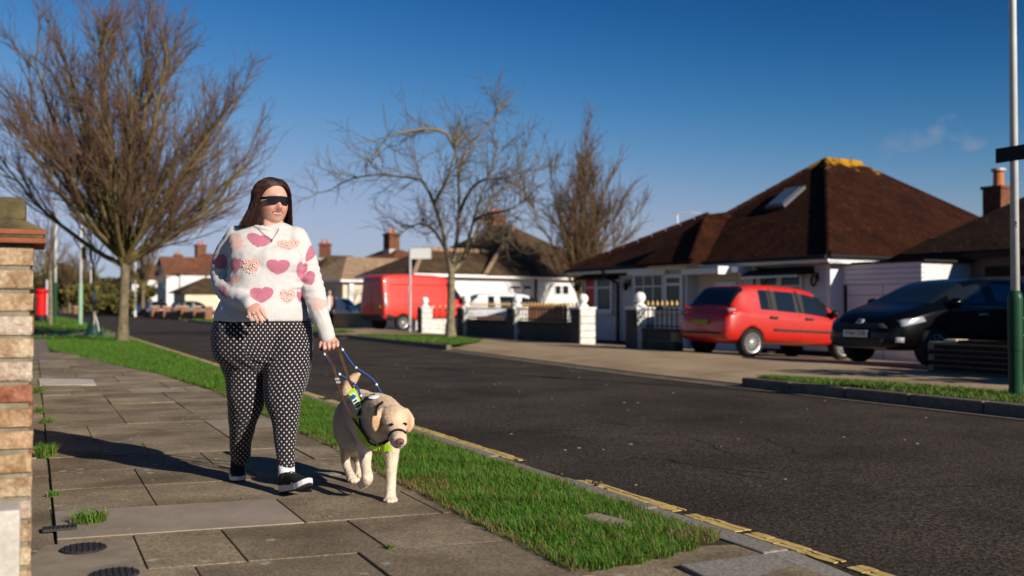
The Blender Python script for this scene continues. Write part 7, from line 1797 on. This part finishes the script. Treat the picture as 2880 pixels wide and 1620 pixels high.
dab(1120, 1178, 14, 26, (.78, .57, .42), .7); dab(1124, 1250, 26, 13, (.80, .66, .55), .7)
set_color(dme, 'col', dc)
m_fur = M('labrador_coat', (.9, .9, .9), (1, 1, 1), scale=120, attr='col', rough=.75, spec=.25, sheen=.25, bump=.5, bscale=170, dist=.003)
dog = meshobj('body', dme, m_fur, DG)
# short coat
n = 95000; idx = nrg.integers(0, len(co), n); p = co[idx]; nn = no[idx]; flow = np.tile(np.array(-fd), (n, 1)); flow[:, 2] = -.7
flow[p[:, 2] < .25] = np.array([0, 0, -1.0]); tang = flow-(flow*nn).sum(1)[:, None]*nn+nrg.normal(0, .16, (n, 3)); tang /= np.linalg.norm(tang, axis=1, keepdims=True)+1e-6
ln = nrg.uniform(.004, .0095, n)*np.where(p[:, 1] < 4.86, .55, 1.0); sd = np.cross(tang, nn); sd /= np.linalg.norm(sd, axis=1, keepdims=True)+1e-6
p = p+nrg.normal(0, .0015, (n, 3)); b0_ = p-nn*.001; tip = p+tang*ln[:, None]+nn*ln[:, None]*.10
Vv = np.stack([b0_-sd*.0009, b0_+sd*.0009, tip], 1).reshape(-1, 3); fur = np_mesh('coat', Vv, np.arange(n*3).reshape(-1, 3))
fc = dc[idx]*nrg.uniform(.86, 1.14, (n, 1)); set_color(fur, 'col', np.repeat(fc, 3, axis=0)); fo = meshobj('coat', fur, m_fur, dog); fo['kind'] = 'stuff'
bj = bmesh.new(); bj.from_mesh(dme); dbv = BVHTree.FromBMesh(bj); bj.free()
def ond(px, py, off=.004):
    h_ = dbv.ray_cast(Vector((0, 0, CAMH)), ray(px, py).normalized()); return (h_[0]+h_[1]*off, h_[1]) if h_[0] else (at(px, py, 4.95), Vector((0, -1, 0)))
m_eye = M('dog_eye', (.015, .008, .005), rough=.08, coat=.8); m_nose = M('dog_nose', (.16, .06, .05), (.22, .09, .075), scale=80, rough=.4, bump=.4, bscale=300)
for px, py in ((1101, 1195), (1138, 1193)):
    q = ond(px, py, .0005)[0]; MB().ell(q, (.0105, .008, .0085), 12, 8).build('eye', m_eye, dog, smooth=True)
    mb = MB(); mb.tube([ond(px-6, py+.5, .001)[0], ond(px-3, py-3, .002)[0], ond(px+3, py-3, .002)[0], ond(px+6, py+.5, .001)[0]], .0024, 6); mb.build('eyelid', M('dark_rim', (.05, .025, .018), rough=.6), dog)
q = ond(1126, 1243, -.004)[0]; nm = MB(); nm.ell(q+V3(0, -.002, .002), (.021, .014, .0155), 16, 12); nm.ell(q+V3(-.010, -.008, -.004), (.010, .009, .009), 10, 8); nm.ell(q+V3(.010, -.008, -.004), (.010, .009, .009), 10, 8); meshobj('nose', remesh(nm, .002, 2), m_nose, dog)
for s_ in (-1, 1): MB().ell(q+V3(s_*.009, -.0155, -.003), (.0042, .003, .0032), 8, 6).build('nostril', m_black, dog, smooth=True)
MB().tube([ond(px, py, .0005)[0] for px, py in ((1103, 1252), (1112, 1257), (1120, 1256), (1126, 1252), (1131, 1256), (1137, 1252))], .0018, 5).build('mouth_line', M('lip', (.12, .05, .04), rough=.6), dog)
for t_ in ((1087, 1409, 4.868), (1095, 1411, 4.853), (1103, 1411, 4.853), (1111, 1408.5, 4.868)): MB().ell(D(*t_), (.004, .006, .0035), 6, 5).build('claw', M('claw', (.25, .16, .11), rough=.5), dog)
# ---- harness
def ribbon(pts, width, nrm=None, th=.003, wdir=None):
    """flat strap through pts; nrm = outward normals"""
    P = [Vector(p) for p in pts]; n = len(P); mb = MB(); vs = []
    for i in range(n):
        t = (P[min(i+1, n-1)]-P[max(i-1, 0)]).normalized(); nn_ = Vector(nrm[i]) if nrm else (Vector((0, 0, CAMH))-P[i]).normalized()
        s_ = t.cross(nn_).normalized()*(width/2); nn_ = s_.cross(t).normalized(); nn_ = nn_ if nn_.dot(Vector(nrm[i]) if nrm else (Vector((0, 0, CAMH))-P[i])) > 0 else -nn_
        vs += [P[i]-s_, P[i]+s_, P[i]+s_+nn_*th, P[i]-s_+nn_*th]
    fs = [(i*4+j, i*4+(j+1) % 4, (i+1)*4+(j+1) % 4, (i+1)*4+j) for i in range(n-1) for j in range(4)]+[(3, 2, 1, 0), tuple((n-1)*4+j for j in range(4))]
    return mb.add(vs, fs)
def smooth_px(pts, per=5): return [tuple(q) for q in cat(pts, per)]
m_hiv = M('hi_vis_lime', (.36, .62, .02), rough=.6); m_leath = M('brown_leather', (.045, .022, .012), (.075, .038, .02), scale=30, rough=.5); m_web = M('black_webbing', (.010, .010, .011), rough=.8); m_bluec = M('blue_cord', (.02, .055, .19), rough=.6); m_wband = M('white_band', (.72, .72, .72), rough=.6)
HN = empty('dog_harness', ond(1052, 1120)[0], 'guide dog harness with lime chest strap and long handle', 'harness')
def strap(name, px, w, mat, off=.006, parent=None):
    hs = [ond(a, b, off) for a, b in smooth_px(px)]
    P = [h_[0] for h_ in hs]; Nn_ = [h_[1] for h_ in hs]
    for _ in range(2):
        P = [P[0]]+[(P[i-1]+P[i]*2+P[i+1])/4 for i in range(1, len(P)-1)]+[P[-1]]
    return ribbon(P, w, Nn_, .004).build(name, mat, parent or HN)
# chest strap as an offset ring section round the chest
def chest(t, k):   # t angle over chest ring, k shift along the body
    c = V3(-.668, 5.05, .368)+fd*k; return c
ch = [(1011, 1176), (1012, 1196), (1020, 1220), (1034, 1241), (1056, 1254), (1078, 1259), (1100, 1258)]
strap('chest_strap', ch, .034, m_hiv, .010)
strap('chest_strap_edge', [(1018, 1178), (1020, 1198), (1028, 1220), (1041, 1238), (1060, 1248)], .007, m_web, .014)
strap('back_strap', [(1013, 1170), (1016, 1148), (1024, 1130), (1040, 1119), (1056, 1113)], .022, m_web, .007)
sd_ = ond(1053, 1117, .006); MB().ell(sd_[0]-Z*.004, (.032, .03, .008), 14, 8, Matrix.Rotation(R(-27), 3, 'Z') @ Matrix.Rotation(R(12), 3, 'X')).build('saddle_pad', m_wband, HN, smooth=True)
strap('collar', [(1079, 1134), (1068, 1142), (1060, 1154), (1056, 1170)], .014, m_web, .006)
# handle rods: blue cord with white bands
def rod(pts, bands):
    n = len(pts); P = cat([tuple(D(*p)) for p in pts], 8); P = [Vector(q) for q in P]; mb = MB(); mb.tube(P, .0058, 8); r_ = mb.build('handle_rod', m_bluec, HN, smooth=True)
    for t in bands:
        i = int(t*(len(P)-1)); seg = P[max(0, i-1):i+2]; MB().tube(seg, .0066, 8).build('white_sleeve', m_wband, r_, smooth=True)
    return P
rl = rod([(906, 982, 5.17), (920, 1007, 5.17), (939, 1036, 5.16), (953, 1051, 5.16), (976, 1066, 5.16), (1001, 1085, 5.16), (1015, 1113, 5.17), (1026, 1131, 5.19)], [.1, .45, .86])
rr2 = rod([(957, 972, 5.18), (969, 993, 5.18), (990, 1023, 5.19), (1004, 1036, 5.19), (1036, 1057, 5.2), (1054, 1074, 5.2), (1066, 1095, 5.2), (1080, 1114, 5.19)], [.1, .42, .78])
MB().tube([D(903, 980, 5.17), D(915, 981, 5.165), D(945, 977, 5.165), D(958, 973, 5.18)], .0085, 10).build('handle_grip', m_web, HN, smooth=True)
for a in ((1022, 1124, 5.18), (1075, 1107, 5.19)): MB().tube([D(*a), D(a[0]+9, a[1]+13, a[2]-.005)], .0095, 10).build('rod_socket', m_web, HN)
# ---- lead
LD = empty('dog_lead', D(950, 1074, 5.1), 'brown leather lead from the woman\'s hand to the dog\'s head collar', 'lead')
lp = cat([tuple(D(*q)) for q in ((913, 975, 5.15), (920, 998, 5.13), (940, 1036, 5.11), (950, 1074, 5.09), (962, 1112, 5.06), (976, 1145, 5.03), (990, 1172, 5.0), (1008, 1198, 4.96), (1026, 1222, 4.92), (1043, 1240, 4.87), (1058, 1247, 4.83))], 4)
ribbon(lp, .0125).build('lead_strap', m_leath, LD)
lp2 = cat([tuple(D(*q)) for q in ((950, 974, 5.14), (958, 998, 5.12), (966, 1021, 5.11), (981, 1067, 5.09), (993, 1090, 5.07), (1012, 1130, 5.05), (1030, 1164, 5.03), (1038, 1172, 5.02))], 4)
ribbon(lp2, .0145).build('lead_strap', m_leath, LD)
for q in ((951, 1075, 5.085), (948, 1066, 5.09)): MB().box(D(*q), (.022, .008, .012)).build('buckle', m_steel, LD, bevel=.002)
MB().tube([D(1040, 1238, 4.87), D(1050, 1244, 4.845), D(1064, 1248, 4.82)], [.004, .006, .004], 8).build('trigger_clip', m_steel, LD)
# lime sleeve with printed panel on the lead
SL = empty('lead_sleeve', D(1000, 1128, 5.05), 'lime green sleeve with printed white panel wrapped on the lead', 'lead sleeve')
qc = [D(976, 1102, 5.055), D(995.5, 1090, 5.055), D(1025, 1152, 5.02), D(1006, 1166.5, 5.02)]
xd = (qc[1]-qc[0]).normalized(); yd = (qc[0]-qc[3]).normalized(); nd = xd.cross(yd); nd = nd if nd.y < 0 else -nd
mb = MB(); mb.prism(qc, -nd*.014); mb.build('sleeve', m_hiv, SL, bevel=.003)
def inq(u, v, o=.0015): return (qc[3]*(1-u)+qc[2]*u)*(1-v)+(qc[0]*(1-u)+qc[1]*u)*v+nd*o
def pan(u0, u1, v0, v1, o, name, mat): return MB().prism([inq(u0, v0, o), inq(u1, v0, o), inq(u1, v1, o), inq(u0, v1, o)], nd*.0015).build(name, mat, SL)
pan(.14, .86, .14, .84, .001, 'printed_panel', m_wband)
m_ink = M('print_ink', (.03, .03, .035), rough=.7); m_inkb = M('print_blue', (.01, .10, .26), rough=.7)
pan(.2, .62, .6, .78, .003, 'blue_mark', m_inkb); pan(.66, .78, .62, .72, .003, 'blue_mark', m_inkb)
for v in (.22, .34, .46): pan(.24, .78-.1*(v > .4), v, v+.07, .003, 'print_line', m_ink)
# ---- head collar
HCx = empty('head_collar', ond(1120, 1212)[0], 'black padded head collar round the dog\'s muzzle', 'head collar')
strap('nose_band', [(1090, 1238), (1096, 1225), (1106, 1215), (1120, 1211), (1133, 1214), (1140, 1221)], .012, m_web, .004, HCx)
hs = [ond(*q, .005) for q in smooth_px([(1091, 1237), (1084, 1241), (1076, 1245)], 4)]; ribbon([h_[0] for h_ in hs]+[D(1066, 1248, 4.82)], .015, None, .004).build('cheek_strap', m_web, HCx)
# ================================================================== WISP OF CLOUD
cm = bpy.data.materials.new('cloud_vapour'); cm.use_nodes = True; t_ = cm.node_tree; t_.nodes.clear()
pv = t_.nodes.new('ShaderNodeVolumePrincipled'); pv.inputs['Color'].default_value = (.92, .80, .80, 1); pv.inputs['Density'].default_value = .0035; pv.inputs['Anisotropy'].default_value = .0
oo = t_.nodes.new('ShaderNodeOutputMaterial'); nz = t_.nodes.new('ShaderNodeTexNoise'); nz.inputs['Scale'].default_value = .018; nz.inputs['Detail'].default_value = 5; tc_ = t_.nodes.new('ShaderNodeTexCoord'); t_.links.new(tc_.outputs['Object'], nz.inputs['Vector'])
mr = t_.nodes.new('ShaderNodeMapRange'); mr.inputs[1].default_value = .46; mr.inputs[2].default_value = .75; mr.inputs[4].default_value = .004; t_.links.new(nz.outputs['Fac'], mr.inputs[0]); t_.links.new(mr.outputs[0], pv.inputs['Density']); t_.links.new(pv.outputs[0], oo.inputs['Volume'])
mb = MB(); CD = 2600
for px, py, rx, ry in ((2555, 395, 75, 34), (2590, 385, 60, 38), (2620, 380, 50, 30), (2665, 352, 26, 34), (2690, 370, 34, 26), (2740, 405, 36, 22), (2505, 418, 32, 24)):
    mb.ell(at(px, py, CD), (rx*CD/FPX, 60, ry*CD/FPX), 16, 10)
cl = remesh(mb, 9, 3); o = meshobj('cloud', cl, cm); o['kind'] = 'structure'
